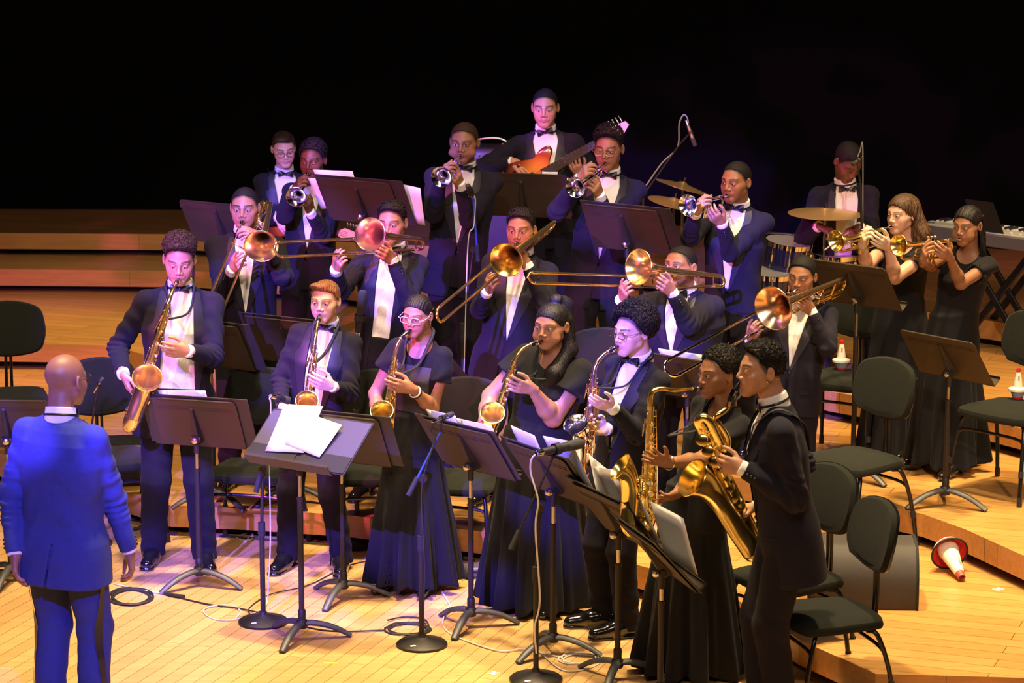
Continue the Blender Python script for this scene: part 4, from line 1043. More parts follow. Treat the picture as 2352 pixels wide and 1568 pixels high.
def trombone(name, label, M, Eu, El, Bc, Tn, Tl, rimr=.105, met=None, ftube=False, bellm=None, slidem=None, knob=None):
    """M mouthpiece, Eu/El far ends of the slide tubes, Bc bell rim centre, Tn/Tl upper and lower ends of the tuning slide"""
    met = met or M_gold; bellm = bellm or met; slidem = slidem or M_goldw
    M, Eu, El, Bc, Tn, Tl = [np.asarray(v, float) for v in (M, Eu, El, Bc, Tn, Tl)]
    root = empty(name, M, 0, label, 'trombone', 'trombones'); og = M
    d = norm(Eu-M); w = El-Eu; Ls = np.linalg.norm(Eu-M)
    mp = MB(); mp.lathe([(.0, .006), (.0085, .004), (.0125, .0), (.0135, -.003), (.0130, .006), (.0105, .018), (.006, .028), (.005, .045), (.0066, .075)], M-d*.002, d, 18); mp.build('mouthpiece', M_silver, root, origin=og)
    hs_ = M+d*.07; ins = M+d*Ls*.55
    m = MB(); m.tube([hs_, hs_+d*.10], .0085, 12); m.tube([hs_+d*.02, M+d*Ls*.42], .0062, 10); Lw = M+w
    m.tube([Lw+d*.05, Lw+d*Ls*.42], .0062, 10); m.build('inner_slide', M_chrome, root, origin=og)
    m = MB(); q0 = M+d*.22; n_ = norm(w); wl = np.linalg.norm(w)/2; c = Eu+w/2
    m.tube([q0, Eu]+arc(c, -n_, d, wl, 0, math.pi, 9)[1:-1]+[El, q0+w], .0078, 12); m.tube([q0, q0+d*.05], .0095, 12); m.tube([q0+w, q0+w+d*.05], .0095, 12)
    m.tube([Eu-d*.03, Eu], .0095, 12); m.tube([El-d*.03, El], .0095, 12); m.sphere(c+d*(wl+.008), .006, 8, 6); m.build('outer_slide', slidem, root, origin=og)
    m = MB(); m.tube([q0+d*.03, q0+w+d*.03], .0048, 8); m.build('slide_brace', M_chrome, root, origin=og)
    m = MB(); m.tube([hs_+d*.05, hs_+w+d*.05-d*0], .005, 8); m.build('cork_brace', M_chrome, root, origin=og)
    # gooseneck from the lower slide tube back to the tuning slide, then forward to the bell
    j0 = Lw+d*.08; bd = norm(Bc-Tn); wt = Tn-Tl; ct = (Tn+Tl)/2; nt_ = norm(wt); rt = np.linalg.norm(wt)/2
    m = MB(); m.tube([j0, (j0*.55+Tl*.45), Tl], .0085, 12, smooth=4); m.tube([j0-d*.03, j0+d*.03], .0115, 12); m.build('gooseneck', met, root, origin=og)
    m = MB(); m.tube([Tl+bd*.04, Tl]+arc(ct, -nt_, -bd, rt, 0, math.pi, 11)[1:-1]+[Tn, Tn+bd*.04], .0098, 12); m.tube([Tl+bd*.04, Tl+bd*.055], .012, 12); m.tube([Tn+bd*.04, Tn+bd*.055], .012, 12); m.build('tuning_slide', met, root, origin=og)
    m = MB()
    for f in (.10, .30): m.tube([Tn+bd*f*.6, Tl+bd*f*.6], .0042, 8)
    m.build('bell_brace', met, root, origin=og)
    Lb = np.linalg.norm(Bc-Tn); prof = []
    for t in np.linspace(0, 1, 30):
        x = t*Lb; r = .0105+.016*t+(rimr-.0265)*(np.clip(1-(Lb-x)/(.26), 0, 1)**3.2); prof.append((r, x))
    m = MB(); m.lathe(prof, Tn, bd, 40); m.lathe([(r-.0012, x) for r, x in prof[12:]][::-1], Tn, bd, 40)
    u = norm(np.cross(bd, [0, 0, 1.0])); v = np.cross(bd, u); m.tube([Bc+(u*math.cos(t)+v*math.sin(t))*rimr for t in np.linspace(0, 2*math.pi, 41)], .0028, 6, cap=False); m.build('bell', bellm, root, origin=og)
    if ftube:
        sd = norm(np.cross(bd, nt_)); m = MB(); c0 = Tn+bd*.06-nt_*.035
        loop = [c0, c0-bd*.16, c0-bd*.185-nt_*.02, c0-bd*.16-nt_*.045, c0+bd*.10-nt_*.045, c0+bd*.13-nt_*.02+sd*.02, c0+bd*.10+sd*.035, c0-bd*.10+sd*.035, c0-bd*.12+sd*.035-nt_*.025, c0-bd*.10+sd*.035-nt_*.05, c0+bd*.06+sd*.035-nt_*.05]
        m.tube(loop, .0072, 10, smooth=4); m.build('f_attachment_tubing', met, root, origin=og)
        m = MB(); m.lathe([(0, -.022), (.020, -.022), (.022, -.016), (.022, .016), (.020, .022), (0, .022)], c0+bd*.15-nt_*.01, sd, 18); m.build('rotary_valve', M_silver, root, origin=og)
        m = MB(); m.tube([c0+bd*.15+sd*.02, c0+bd*.20+sd*.03-nt_*.02, c0+bd*.24-nt_*.05], .003, 6); m.build('valve_lever', M_silver, root, origin=og)
    if knob is not None:
        m = MB(); m.lathe([(0, -.01), (.028, -.01), (.03, 0), (.028, .01), (0, .01)], np.asarray(knob, float), (0.2, -1, .1), 20); m.build('counterweight', met, root, origin=og)
    return root
def trumpet(name, label, M, Bc, up=(0, 0, 1), met=None, rimr=.061):
    met = met or M_silver; M = np.asarray(M, float); Bc = np.asarray(Bc, float)
    root = empty(name, M, 0, label, 'trumpet', 'trumpets'); og = M
    L = np.linalg.norm(Bc-M); d = norm(Bc-M); up = np.asarray(up, float); up = norm(up-d*(up@d)); sd = np.cross(d, up); k = L/.48
    X = lambda x, y, z: M+(d*x+sd*y+up*z)*k
    m = MB(); m.lathe([(0, .005), (.0075, .004), (.0125, 0), (.0135, -.002), (.0130, .006), (.010, .016), (.0052, .028), (.0042, .045), (.0056, .085)], M, d, 18); m.build('mouthpiece', M_silver, root, origin=og)
    m = MB(); m.tube([X(.075, 0, 0), X(.34, .012, -.004), X(.395, .014, -.006)], .0066*k, 10); m.tube([X(.075, 0, 0), X(.095, 0, 0)], .0085*k, 10); m.build('leadpipe', met, root, origin=og)
    m = MB(); c = X(.395, .014, -.042); m.tube(arc(c, up, d, .036*k, 0, math.pi, 9), .0072*k, 10); m.tube([X(.395, .014, -.078), X(.25, .014, -.078)], .0070*k, 10); m.tube([X(.33, .014, -.078), X(.315, .014, -.078)], .009*k, 10); m.build('tuning_slide', met, root, origin=og)
    # bell: starts under the valves, sweeps back round behind the leadpipe and runs forward to the rim
    m = MB(); cb = X(.115, -.02, -.038); m.tube([X(.26, -.02, -.076), X(.115, -.02, -.076)]+arc(cb, -up, -d, .038*k, 0, math.pi, 9)[1:-1]+[X(.115, -.02, 0.0), X(.2, -.02, 0.0)], .0068*k, 12)
    prof = [(.0068*k+.006*k*t+(rimr-.0128*k)*np.clip((t-.42)/.58, 0, 1)**3.6, t*.28*k) for t in np.linspace(0, 1, 26)]; o = X(.2, -.02, 0); bd = norm(Bc-o); f = np.linalg.norm(Bc-o)/prof[-1][1]; prof = [(r, x*f) for r, x in prof]
    m.lathe(prof, o, bd, 36); m.lathe([(r-.001, x) for r, x in prof[8:]][::-1], o, bd, 36); u = norm(np.cross(bd, [0, 0, 1.0])); v = np.cross(bd, u)
    m.tube([Bc+(u*math.cos(t)+v*math.sin(t))*rimr for t in np.linspace(0, 2*math.pi, 37)], .0022, 6, cap=False); m.build('bell', met, root, origin=og)
    for i in range(3):
        m = MB(); o = X(.205+.027*i, -.003, -.110); m.lathe([(0, 0), (.0085*k, 0), (.0112*k, .004), (.0112*k, .105*k), (.0095*k, .112*k), (.004*k, .114*k), (.0022*k, .115*k), (.0022*k, .132*k), (.0085*k, .133*k), (.0085*k, .137*k), (0, .137*k)], o, up, 16); vo = m.build('valve', met, root, origin=og)
        p = MB(); p.lathe([(.0068*k, .1372*k), (.005*k, .1385*k), (0, .1388*k)], o, up, 12); p.build('finger_button', M_pearl, vo, origin=og)
    m = MB(); m.tube([X(.20, -.003, -.045), X(.27, -.003, -.045)], .0062*k, 8); m.tube([X(.268, -.003, -.06), X(.33, -.0, -.06), X(.335, 0, -.045), X(.33, 0, -.03), X(.268, -.003, -.03)], .0052*k, 8, smooth=3); m.build('third_valve_slide', met, root, origin=og)
    m = MB(); m.tube([X(.16, 0, 0), X(.16, -.02, 0)], .003*k, 6); m.tube([X(.31, .012, -.004), X(.31, -.02, 0)], .003*k, 6); m.build('brace', met, root, origin=og)
    return root
def bass_guitar(P0, P1, facing, label):
    """P0 body centre, P1 nut; the electric bass"""
    P0 = np.asarray(P0, float); P1 = np.asarray(P1, float); a = norm(P1-P0); f = np.asarray(facing, float); f = norm(f-a*(f@a)); s = np.cross(a, f)
    root = empty('bass_guitar', P0, 0, label, 'bass guitar', 'guitars'); og = P0; R = np.stack([a, s, f], 1)
    out = [(-.20, .02), (-.21, .10), (-.15, .165), (-.06, .150), (.0, .118), (.06, .12), (.14, .165), (.19, .165), (.195, .13), (.13, .07), (.10, .035), (.10, -.03), (.12, -.06), (.16, -.10), (.15, -.14), (.09, -.145), (.02, -.118), (-.06, -.145), (-.14, -.165), (-.20, -.12), (-.215, -.05)]
    Pc = catmull(np.array([(x, y, 0) for x, y in out+out[:1]]), 4)[:-1]; mb = MB(); lay = []
    for z, sc_ in ((-.020, .93), (-.014, .98), (0, 1.0), (.014, .98), (.020, .93)): lay.append(Pc*[sc_, sc_, 1]+[0, 0, z])
    V = np.vstack(lay)@R.T+P0; n = len(Pc); Fs = [(i*n+j, i*n+(j+1) % n, (i+1)*n+(j+1) % n, (i+1)*n+j) for i in range(4) for j in range(n)]+[tuple(range(n))[::-1], tuple(4*n+j for j in range(n))]
    mb.add(V, Fs); bo = mb.build('body', M_sun, root, origin=og)
    X = lambda x, y, z: P0+R@np.array([x, y, z]); Ln = np.linalg.norm(P1-P0)
    m = MB(); m.add(*[(lambda q: (np.array(q), [(0, 1, 2, 3), (7, 6, 5, 4), (0, 4, 5, 1), (1, 5, 6, 2), (2, 6, 7, 3), (3, 7, 4, 0)]))([X(.06, -.031, .022), X(Ln, -.021, .022), X(Ln, .021, .022), X(.06, .031, .022), X(.06, -.024, -.004), X(Ln, -.016, -.002), X(Ln, .016, -.002), X(.06, .024, -.004)])][0]); no = m.build('neck', M_maple, root, origin=og, smooth=False)
    fb = MB(); fb.add([X(.03, -.031, .0225), X(Ln, -.021, .0225), X(Ln, .021, .0225), X(.03, .031, .0225), X(.03, -.031, .027), X(Ln, -.020, .027), X(Ln, .020, .027), X(.03, .031, .027)], [(3, 2, 1, 0), (4, 5, 6, 7), (0, 1, 5, 4), (1, 2, 6, 5), (2, 3, 7, 6), (3, 0, 4, 7)]); fo = fb.build('fingerboard', mat('rosewood', (.05, .022, .012), .5), no, origin=og, smooth=False)
    fr = MB()
    for i in range(1, 21):
        x = Ln-(Ln+.14)*(1-2**(-i/12)); 
        if x > .04: hw = .031-(.010)*(x/Ln); fr.tube([X(x, -hw, .0278), X(x, hw, .0278)], .0013, 5)
    fr.build('frets', M_silver, fo, origin=og)
    st = MB()
    for i in range(4): st.tube([X(-.14, -.027+.018*i, .030), X(Ln+.08, -.015+.010*i, .029)], .0011, 4)
    tag(st.build('strings', M_silver, root, origin=og))
    m = MB(); m.prism([X(Ln, -.021, .0), X(Ln+.035, -.042, 0), X(Ln+.135, -.032, 0), X(Ln+.145, .0, 0), X(Ln+.09, .033, 0), X(Ln+.03, .032, 0), X(Ln, .021, 0)], R[:, 2]*.016); ho = m.build('headstock', M_maple, root, origin=og, smooth=False)
    for i in range(4): m = MB(); m.tube([X(Ln+.04+.025*i, -.04, .008), X(Ln+.04+.025*i, -.075, .008)], .004, 8); m.sphere(X(Ln+.04+.025*i, -.078, .008), (.006, .011, .011), 8, 6, R); m.build('tuning_peg', M_silver, ho, origin=og)
    for x in (-.03, -.09): m = MB(); m.box(X(x, 0, .024), (.028, .085, .012), R, .003); m.build('pickup', M_black, bo, origin=og)
    m = MB(); m.box(X(-.145, 0, .025), (.04, .08, .014), R, .003); m.build('bridge', M_silver, bo, origin=og)
    for i, (x, y) in enumerate(((-.12, -.105), (-.155, -.085), (-.08, -.12))): m = MB(); m.lathe([(.011, 0), (.010, .014), (0, .015)], X(x, y, .020), R[:, 2], 14); m.build('knob', M_silver, bo, origin=og)
    return root
# ------------------------------------------------------------------ pose sheets: pixels are read off the photograph, third number is metres behind (+) or before (-) the feet
SAXG, TBG, TPG, RHG = 'saxophone players in the front row', 'trombone players in the second row', 'trumpet players in the third row', 'rhythm players at the back'
cv = lambda a: (a, a*1.05, a*1.1, a*1.15)
PEOPLE = dict(
 conductor=dict(label='person with a shaved head seen from behind in a blue-lit suit', feet=(165, 1672), head=(152, 873), hd=.0, yaw=148, tyaw=160, pitch=4, tone='brown', hair=None, suit=M_navy, suit2=M_navy, glasses='b', lapel=1, H=1.80, hem=-.34, jflare=.02, stripe=1, vent=-.02, vj=.0048,
   vox=.0034, R=dict(w=(297, 1268, .03), e=(262, 1150, .02), D=(.12, -.05, -1), n=(-1, -.1, 0), curl=(.5, .6, .65, .7), th=.5, cuff=.0), L=dict(w=(35, 1275, -.10), e=(18, 1140, .02), D=(.05, -.15, -1), n=(1, 0, 0), curl=cv(.45), cuff=.0), pelvis=(0, .0, .02), fat=1.06, hs=1.0, tag='cond'),
 tenor=dict(label='tall person with short curly hair playing a tenor saxophone, tuxedo open', feet=(414, 1296), fR=(352, 1290), fL=(470, 1300), head=(412, 598), yaw=4, tyaw=6, pitch=16, roll=3, tone='tan', hair='flat', ht=.050, hc='dbrown', open=1, vb=.095, vt=.070, vz=.02, hem=-.33, fat=1.04, sw=.168, lid=.25, group=None, shz=-.08, jflare=.03,
   R=dict(w=(283, 858, -.22), e=(270, 790, .06), D=(.35, -.12, -.9), n=(.9, .25, .1), curl=(.35, .4, .45, .5), th=.3), L=dict(w=(432, 806, -.36), e=(512, 820, -.02), f=(352, 802, -.42), n=(.0, 1, .1), curl=(.35, .4, .45, .5), th=.3)),
 boy=dict(label='short person with auburn hair playing an alto saxophone in a tuxedo', feet=(722, 1302), fR=(658, 1304), fL=(783, 1308), head=(746, 692), yaw=-14, tyaw=-10, pitch=2, tone='light', hair='side', hc='auburn', vz=.16, vb=.055, vt=.070, lid=.95, hs=.98, lipc=(.55, .22, .18), sw=.160, fat=1.03, hem=-.32,
   R=dict(w=(648, 936, -.20), e=(640, 870, .05), f=(695, 945, -.32), n=(0, .5, -.8), curl=cv(.4), th=.3), L=dict(w=(764, 888, -.33), e=(822, 905, -.02), f=(706, 868, -.38), n=(0, 1, .1), curl=cv(.35), th=.3)),
 girl=dict(label='person in a black lace-front dress and glasses playing an alto saxophone', feet=(945, 1352), head=(958, 724), yaw=-22, tyaw=-22, pitch=8, roll=4, tone='mid', hair='pulled', hc='black', fem=1, dress=1, glasses='c', earring=1, lid=.35, lace=1, hem_w=.235, hem_z=.045, hc_=(.015, .0), fat=.95, nk=1.05, lips=.5, flut=.080, hs=.95,
   R=dict(w=(872, 985, -.12), e=(858, 915, .06), f=(850, 955, -.20), n=(.8, .3, 0), curl=cv(.35), th=.3), L=dict(w=(945, 892, -.24), e=(1012, 930, -.02), f=(886, 880, -.27), n=(0, 1, .1), curl=cv(.3), th=.3)),
 long=dict(label='person in a black dress with long straight half-tied hair playing an alto saxophone', feet=(1232, 1394), head=(1266, 748), yaw=-30, tyaw=-28, pitch=4, roll=2, tone='mid', hair='halfup', hc='black', fem=1, dress=1, lid=.45, hem_w=.285, hem_z=.03, fat=1.26, armfat=1.35, nk=.95, wide=1.10, puff=.5, lips=.6, hs=1.0, ph=1, sw=.150,
   R=dict(w=(1108, 1000, -.12), e=(1120, 905, .08), f=(1098, 955, -.22), n=(.8, .3, 0), curl=cv(.4), th=.4), L=dict(w=(1222, 893, -.27), e=(1345, 945, .0), f=(1158, 880, -.34), n=(0, 1, .2), curl=(.2, .3, .35, .4), spread=.14, th=.3)),
 curly=dict(label='person with a big round mop of curls and glasses playing an alto saxophone', feet=(1420, 1448), fR=(1378, 1440), fL=(1432, 1462), toe={'R': -32, 'L': -40}, head=(1452, 762), yaw=-50, tyaw=-45, pitch=3, tone='light', hair='afro', ht=.040, fl=.012, lo=.045, hc='black', glasses='b', vz=.20, vb=.004, vt=.066, lid=.6, ncurl=900, cs=1.7, gs=(.024, .017),
   R=dict(w=(1392, 985, -.16), e=(1430, 985, .12), f=(1358, 980, -.24), n=(.8, .2, 0), curl=cv(.4)), L=dict(w=(1408, 937, -.34), e=(1530, 965, -.04), f=(1345, 915, -.42), n=(.3, .8, .5), curl=(.12, .18, .2, .25), spread=.05, th=.2, cuff=.03)),
 woman=dict(label='person with short natural hair in a black dress and bracelet playing a tenor saxophone', feet=(1590, 1548), head=(1648, 858), yaw=-58, tyaw=-50, pitch=2, tone='brown', hair='afro', ht=.016, hc='black', fem=1, dress=1, lid=.85, hem_w=.25, hem_z=.02, fat=1.0, nk=.95, hc_=(-.01, .02), ncurl=500, lips=.5, folds=9, ph=2, fR=(1548, 1530), fL=(1592, 1552), toe={'R': -20, 'L': -20}, pelvis=(-.02, 0, 0), nose=1,
   R=dict(w=(1552, 1135, -.12), e=(1640, 1110, .14), f=(1512, 1150, -.20), n=(0, .6, .6), curl=cv(.4)), L=dict(w=(1532, 1062, -.40), e=(1655, 1100, -.06), f=(1470, 1040, -.50), n=(.3, .9, .2), curl=(.10, .12, .15, .18), spread=.22, th=-.3)),
 bari=dict(label='person in profile with tight curls playing a baritone saxophone', feet=(1762, 1668), head=(1748, 850), yaw=-74, tyaw=-88, pitch=-2, tone='tan', hair='flat', ht=.026, hc='black', vz=.2, vb=.045, lid=.9, gaze=-2, earring=1, hem=-.40, ncurl=520, H=1.80, fat=1.03, pelvis=(.05, .0, .03), sw=.165, satin=0, fR=(1738, 1664), fL=(1785, 1672),
   R=dict(w=(1745, 1160, .16), e=(1850, 1130, .22), f=(1705, 1165, .20), n=(0, 0, -1), curl=cv(.5)), L=dict(w=(1705, 1075, -.17), e=(1835, 1165, -.20), f=(1640, 1060, -.14), n=(.2, .95, .0), curl=(.65, .7, .75, .8), th=.1, cuff=.014)),
 tb1=dict(label='person with a shaved fade playing the leftmost trombone, left of the music stands', lv=1, feet=(572, 1112), head=(562, 478), yaw=-4, tyaw=4, pitch=2, tone='mid', hair='fade', ht=.004, hc='black', vz=.26, vb=.004, vt=.060, lid=.7, fat=1.05, sw=.170, vj=.0068, vox=.0038, nose=.5,
   R=dict(w=(532, 622, -.32), e=(500, 700, .0), f=(552, 592, -.40), n=(.4, .6, 0), curl=(.6, .65, .9, .9), th=.5, cuff=.03), L=dict(w=(598, 545, -.26), e=(668, 640, -.05), f=(560, 530, -.30), n=(0, .5, -.6), curl=cv(.6), th=.4)),
 tb2=dict(label='person with a high fade playing the trombone with its slide held straight left', lv=1, feet=(880, 1138), head=(900, 512), yaw=-14, tyaw=-8, pitch=4, tone='mid', hair='flat', ht=.018, hc='black', open=1, vz=.30, vb=.052, vt=.064, shz=-.1, lid=.4, vj=.0068, vox=.0038, curl=0,
   R=dict(w=(772, 622, -.38), e=(795, 690, -.02), f=(778, 582, -.46), n=(.6, .5, .3), curl=(.5, .6, .9, .9), th=.5, cuff=.03), L=dict(w=(902, 598, -.26), e=(975, 680, -.05), f=(872, 572, -.34), n=(-.5, .5, .1), curl=cv(.6), th=.3)),
 tb3=dict(label='person with tight curls playing the trombone slanted from upper right to lower left', lv=1, feet=(1165, 1145), fR=(1112, 1148), head=(1196, 528), yaw=-14, tyaw=-10, pitch=1, tone='brown', hair='flat', ht=.016, hc='black', vz=.18, vb=.004, vt=.064, lid=.7, vj=.0068, vox=.0038, curl=0, fat=1.04, sw=.165, jflare=.02, nose=.5,
   R=dict(w=(1118, 672, -.30), e=(1092, 740, .02), f=(1132, 632, -.38), n=(.5, .6, 0), curl=cv(.75), th=.6, cuff=.03), L=dict(w=(1212, 610, -.24), e=(1290, 705, -.05), f=(1178, 572, -.30), n=(-.5, .4, .1), curl=cv(.6), th=.3)),
 tb4=dict(label='broad person with a level sideways trombone, looking over its bell', lv=1, feet=(1568, 1150), head=(1562, 612), yaw=-38, tyaw=-30, pitch=-6, tone='brown', hair='fade', ht=.004, hc='black', vz=.3, vb=.004, vt=.064, lid=.9, vj=.0068, vox=.0038, fat=1.32, wide=1.10, puff=.6, nose=1, k=.97, gaze=-1,
   R=dict(w=(1428, 690, -.36), e=(1440, 790, -.02), f=(1438, 642, -.45), n=(.6, .5, 0), curl=cv(.7), th=.3, cuff=.03), L=dict(w=(1545, 672, -.33), e=(1640, 790, -.12), f=(1510, 638, -.40), n=(-.5, .6, .2), curl=cv(.6), th=.3)),
 tb5=dict(label='person with closed eyes and a short beard playing the large bass trombone', lv=1, feet=(1810, 1178), head=(1842, 634), yaw=-24, tyaw=-16, pitch=8, roll=3, tone='brown', hair='fade', ht=.010, hc='black', vz=.22, vb=.0, vt=.07, lid=.05, vj=.0068, vox=.0038, fat=1.16, beard=1, nose=1, lips=.4, sw=.170,
   R=dict(w=(1722, 778, -.36), e=(1730, 850, -.02), f=(1742, 742, -.43), n=(.4, .7, 0), curl=cv(.75), th=.4, cuff=.02), L=dict(w=(1865, 715, -.22), e=(1930, 805, -.08), f=(1828, 682, -.30), n=(-.4, .4, .2), curl=cv(.6), th=.3)),
 tp1=dict(label='person with rounded hair playing the silver trumpet beside the guitarist with glasses', lv=2, feet=(712, 920), head=(718, 368), yaw=-14, tyaw=-8, pitch=6, tone='dark', hair='afro', ht=.014, hc='black', vz=.3, vb=.006, vt=.066, lid=.5, vj=.0075, vox=.004, curl=0, nose=1, lips=.8,
   R=dict(w=(676, 436, -.36), e=(645, 520, -.02), f=(694, 408, -.42), n=(.6, .4, -.4), curl=cv(.7), th=.4), L=dict(w=(714, 490, -.34), e=(770, 540, .0), f=(704, 448, -.40), n=(-.6, .6, 0), curl=cv(.7), th=.4, cuff=.03)),
 tp2=dict(label='person with puffed cheeks and close-cropped hair playing a silver trumpet', lv=2, feet=(1050, 945), fL=(1078, 948), fR=(1035, 940), head=(1066, 328), yaw=-12, tyaw=-4, pitch=4, tone='brown', hair='cap', ht=.007, hc='dbrown', vz=.26, vb=.004, vt=.066, lid=.8, vj=.0075, vox=.004, puff=1.2, wide=1.05, fat=1.06, sw=.170, nose=.8,
   R=dict(w=(1012, 408, -.34), e=(988, 490, -.02), f=(1032, 374, -.40), n=(.6, .4, -.4), curl=cv(.7), th=.4), L=dict(w=(1058, 428, -.32), e=(1122, 500, .02), f=(1044, 392, -.40), n=(-.7, .6, .1), curl=cv(.7), th=.4, cuff=.035)),
 tp3=dict(label='person with a tall flat top and round glasses playing a silver trumpet', lv=2, feet=(1372, 985), head=(1398, 342), yaw=-16, tyaw=-6, pitch=6, tone='brown', hair='flat', ht=.040, hc='black', glasses='g', vz=.22, vb=.004, vt=.072, lid=.5, vj=.0075, vox=.004, ncurl=250, sw=.165,
   R=dict(w=(1330, 412, -.34), e=(1280, 490, -.04), f=(1356, 376, -.40), n=(.6, .4, -.4), curl=cv(.7), th=.4), L=dict(w=(1378, 452, -.32), e=(1440, 515, .0), f=(1362, 408, -.40), n=(-.7, .6, .1), curl=cv(.7), th=.4, cuff=.03)),
 tp4=dict(label='person with short hair playing a silver trumpet in front of the cymbals', lv=2, feet=(1672, 1035), head=(1690, 418), yaw=-36, tyaw=-22, pitch=2, tone='brown', hair='cap', ht=.005, hc='black', vz=.20, vb=.012, vt=.066, lid=.75, vj=.0075, vox=.004, sw=.165, nose=.6, lips=.3,
   R=dict(w=(1598, 490, -.36), e=(1582, 570, -.04), f=(1618, 450, -.40), n=(.6, .4, -.4), curl=cv(.65), th=.4), L=dict(w=(1658, 512, -.34), e=(1722, 600, -.02), f=(1628, 484, -.42), n=(-.2, .6, .6), curl=cv(.65), th=.4, cuff=.01)),
 tp5=dict(label='person with long wavy brown hair playing a gold trumpet with bare forearms', lv=2, feet=(2055, 1038), head=(2072, 492), yaw=-48, tyaw=-40, pitch=3, tone='light', hair='long', hc='brown', fem=1, dress=1, lid=.6, vj=.0075, vox=.0038, hem_w=.21, hem_z=.02, fat=.95, hs=.96, k=.96, slv=None, lipc=(.5, .2, .17), folds=8,
   R=dict(w=(1980, 565, -.28), e=(1992, 650, -.02), f=(1986, 525, -.34), n=(.9, .2, 0), curl=(.7, .8, .8, .9), th=.4), L=dict(w=(2040, 565, -.30), e=(2090, 648, -.12), f=(2005, 545, -.40), n=(-.4, .6, .3), curl=cv(.4), th=.2)),
 tp6=dict(label='person with braids playing the rightmost gold trumpet in a black dress', lv=2, feet=(2172, 1080), fR=(2130, 1078), fL=(2195, 1092), head=(2222, 518), yaw=-38, tyaw=-30, pitch=6, tone='brown', hair='braids', hc='black', fem=1, dress=1, lid=.3, vj=.0075, vox=.0038, hem_w=.215, hem_z=.05, fat=1.0, hs=.98, puff=.3, lips=.4, folds=8, ph=1.5, toe={'R': -50, 'L': -20},
   R=dict(w=(2120, 600, -.36), e=(2118, 680, -.02), f=(2128, 558, -.42), n=(.8, .2, 0), curl=(.3, .5, .6, .7), th=.4), L=dict(w=(2180, 590, -.34), e=(2235, 672, -.12), f=(2142, 562, -.44), n=(-.4, .6, .4), curl=cv(.45), th=.2)),
 bass=dict(label='person in a tuxedo playing the sunburst electric bass at the top of the band', lv=2, feet=(1262, 852), head=(1252, 248), yaw=-6, tyaw=-4, pitch=6, tone='tan', hair='cap', ht=.006, hc='black', vz=.30, vb=.006, vt=.076, lid=.6, vj=.008, vox=.0042, nose=.4, bowroll=-8, sw=.168, hs=1.0, noshoe=0,
   R=dict(w=(1178, 372, -.16), e=(1162, 350, .02), f=(1222, 405, -.26), n=(0, .6, -.6), curl=cv(.3), th=.2, cuff=.0), L=dict(w=(1332, 400, -.20), e=(1372, 420, .02), f=(1312, 362, -.30), n=(-.2, .4, .8), curl=(.5, .6, .6, .7), spread=.12, th=.2, cuff=.0)),
 gtr=dict(label='person with dark-rimmed glasses leaning behind the leftmost trumpet player', lv=2, feet=(650, 768), head=(652, 342), yaw=12, tyaw=14, pitch=16, roll=-4, tone='light', hair='side', hc='dbrown', glasses='b', vz=.3, vb=.01, vt=.080, lid=.4, vj=.008, vox=.0042, neck=(.01, .02, -.02), H=1.6, sit=(.62, .10), k=.98, lipc=(.55, .22, .18),
   R=dict(w=(640, 500, -.25), e=(600, 520, .05), D=(.4, -.2, -.6), n=(0, 1, 0), curl=cv(.4)), L=dict(w=(745, 528, -.32), e=(735, 560, .0), D=(.5, -.3, .6), n=(0, .6, .6), curl=cv(.6))),
 drum=dict(label='seated person looking down behind the drum kit', lv=3, feet=(1925, 846), head=(1948, 372), hd=-.16, yaw=28, tyaw=6, pitch=42, tone='dark', hair='cap', ht=.010, hc='black', vz=.26, vb=.05, vt=.072, lid=.1, vj=.008, vox=.0042, sit=(.52, .16), k=1.0, H=1.72, fat=1.05,
   R=dict(w=(1880, 520, -.34), e=(1840, 520, .05), D=(.6, -.3, -.2), n=(0, .2, -1), curl=cv(.8)), L=dict(w=(1975, 522, -.34), e=(2015, 520, .05), D=(-.6, -.3, -.2), n=(0, .2, -1), curl=cv(.8))),
)
INFO = {}
for k_, s_ in PEOPLE.items():
    s_['group'] = s_.get('group')
    if ONLY and k_ not in ONLY.split(','): continue
    INFO[k_] = person(s_)
    print('person', k_, round(time.time()-T0, 1))
# ------------------------------------------------------------------ the instruments in the players' hands
def has(n): return n in INFO
def mouth(n, f=.103): i = INFO[n]; return i['base']+i['Hw']((0, -f, -.0585))
def at(n, px, py, dy): return pix(px, py, INFO[n]['Y']+dy)
if has('tenor'):
    p = lambda *a: at('tenor', *a)
    saxophone('tenor_saxophone', 'big gold tenor saxophone held by the tall player in the open tuxedo', mouth('tenor'), p(385, 700, -.30), p(296, 972, -.34), p(338, 867, -.46), norm(np.array([.10, -.80, .55])), 1.0, alto=False, rimr=.078, viewn=(.6, -.8, .2), group='saxophones')
if has('boy'):
    p = lambda *a: at('boy', *a)
    saxophone('alto_saxophone', 'gold alto saxophone played by the boy with auburn hair', mouth('boy'), p(722, 795, -.26), p(697, 990, -.34), p(705, 920, -.45), (.05, -.75, .65), .95, rimr=.060, viewn=(.5, -.85, .2))
if has('girl'):
    p = lambda *a: at('girl', *a)
    saxophone('alto_saxophone', 'gold alto saxophone with a dark bell held by the player in clear glasses', mouth('girl'), p(906, 822, -.17), p(884, 1010, -.16), p(877, 943, -.27), (-.05, -.75, .65), .95, rimr=.059, viewn=(.5, -.85, .2))
if has('long'):
    p = lambda *a: at('long', *a)
    saxophone('alto_saxophone', 'gold alto saxophone held by the player with long straight hair', mouth('long'), p(1180, 832, -.20), p(1112, 1025, -.18), p(1131, 948, -.29), (.0, -.75, .65), .97, rimr=.062, viewn=(.6, -.8, .2))
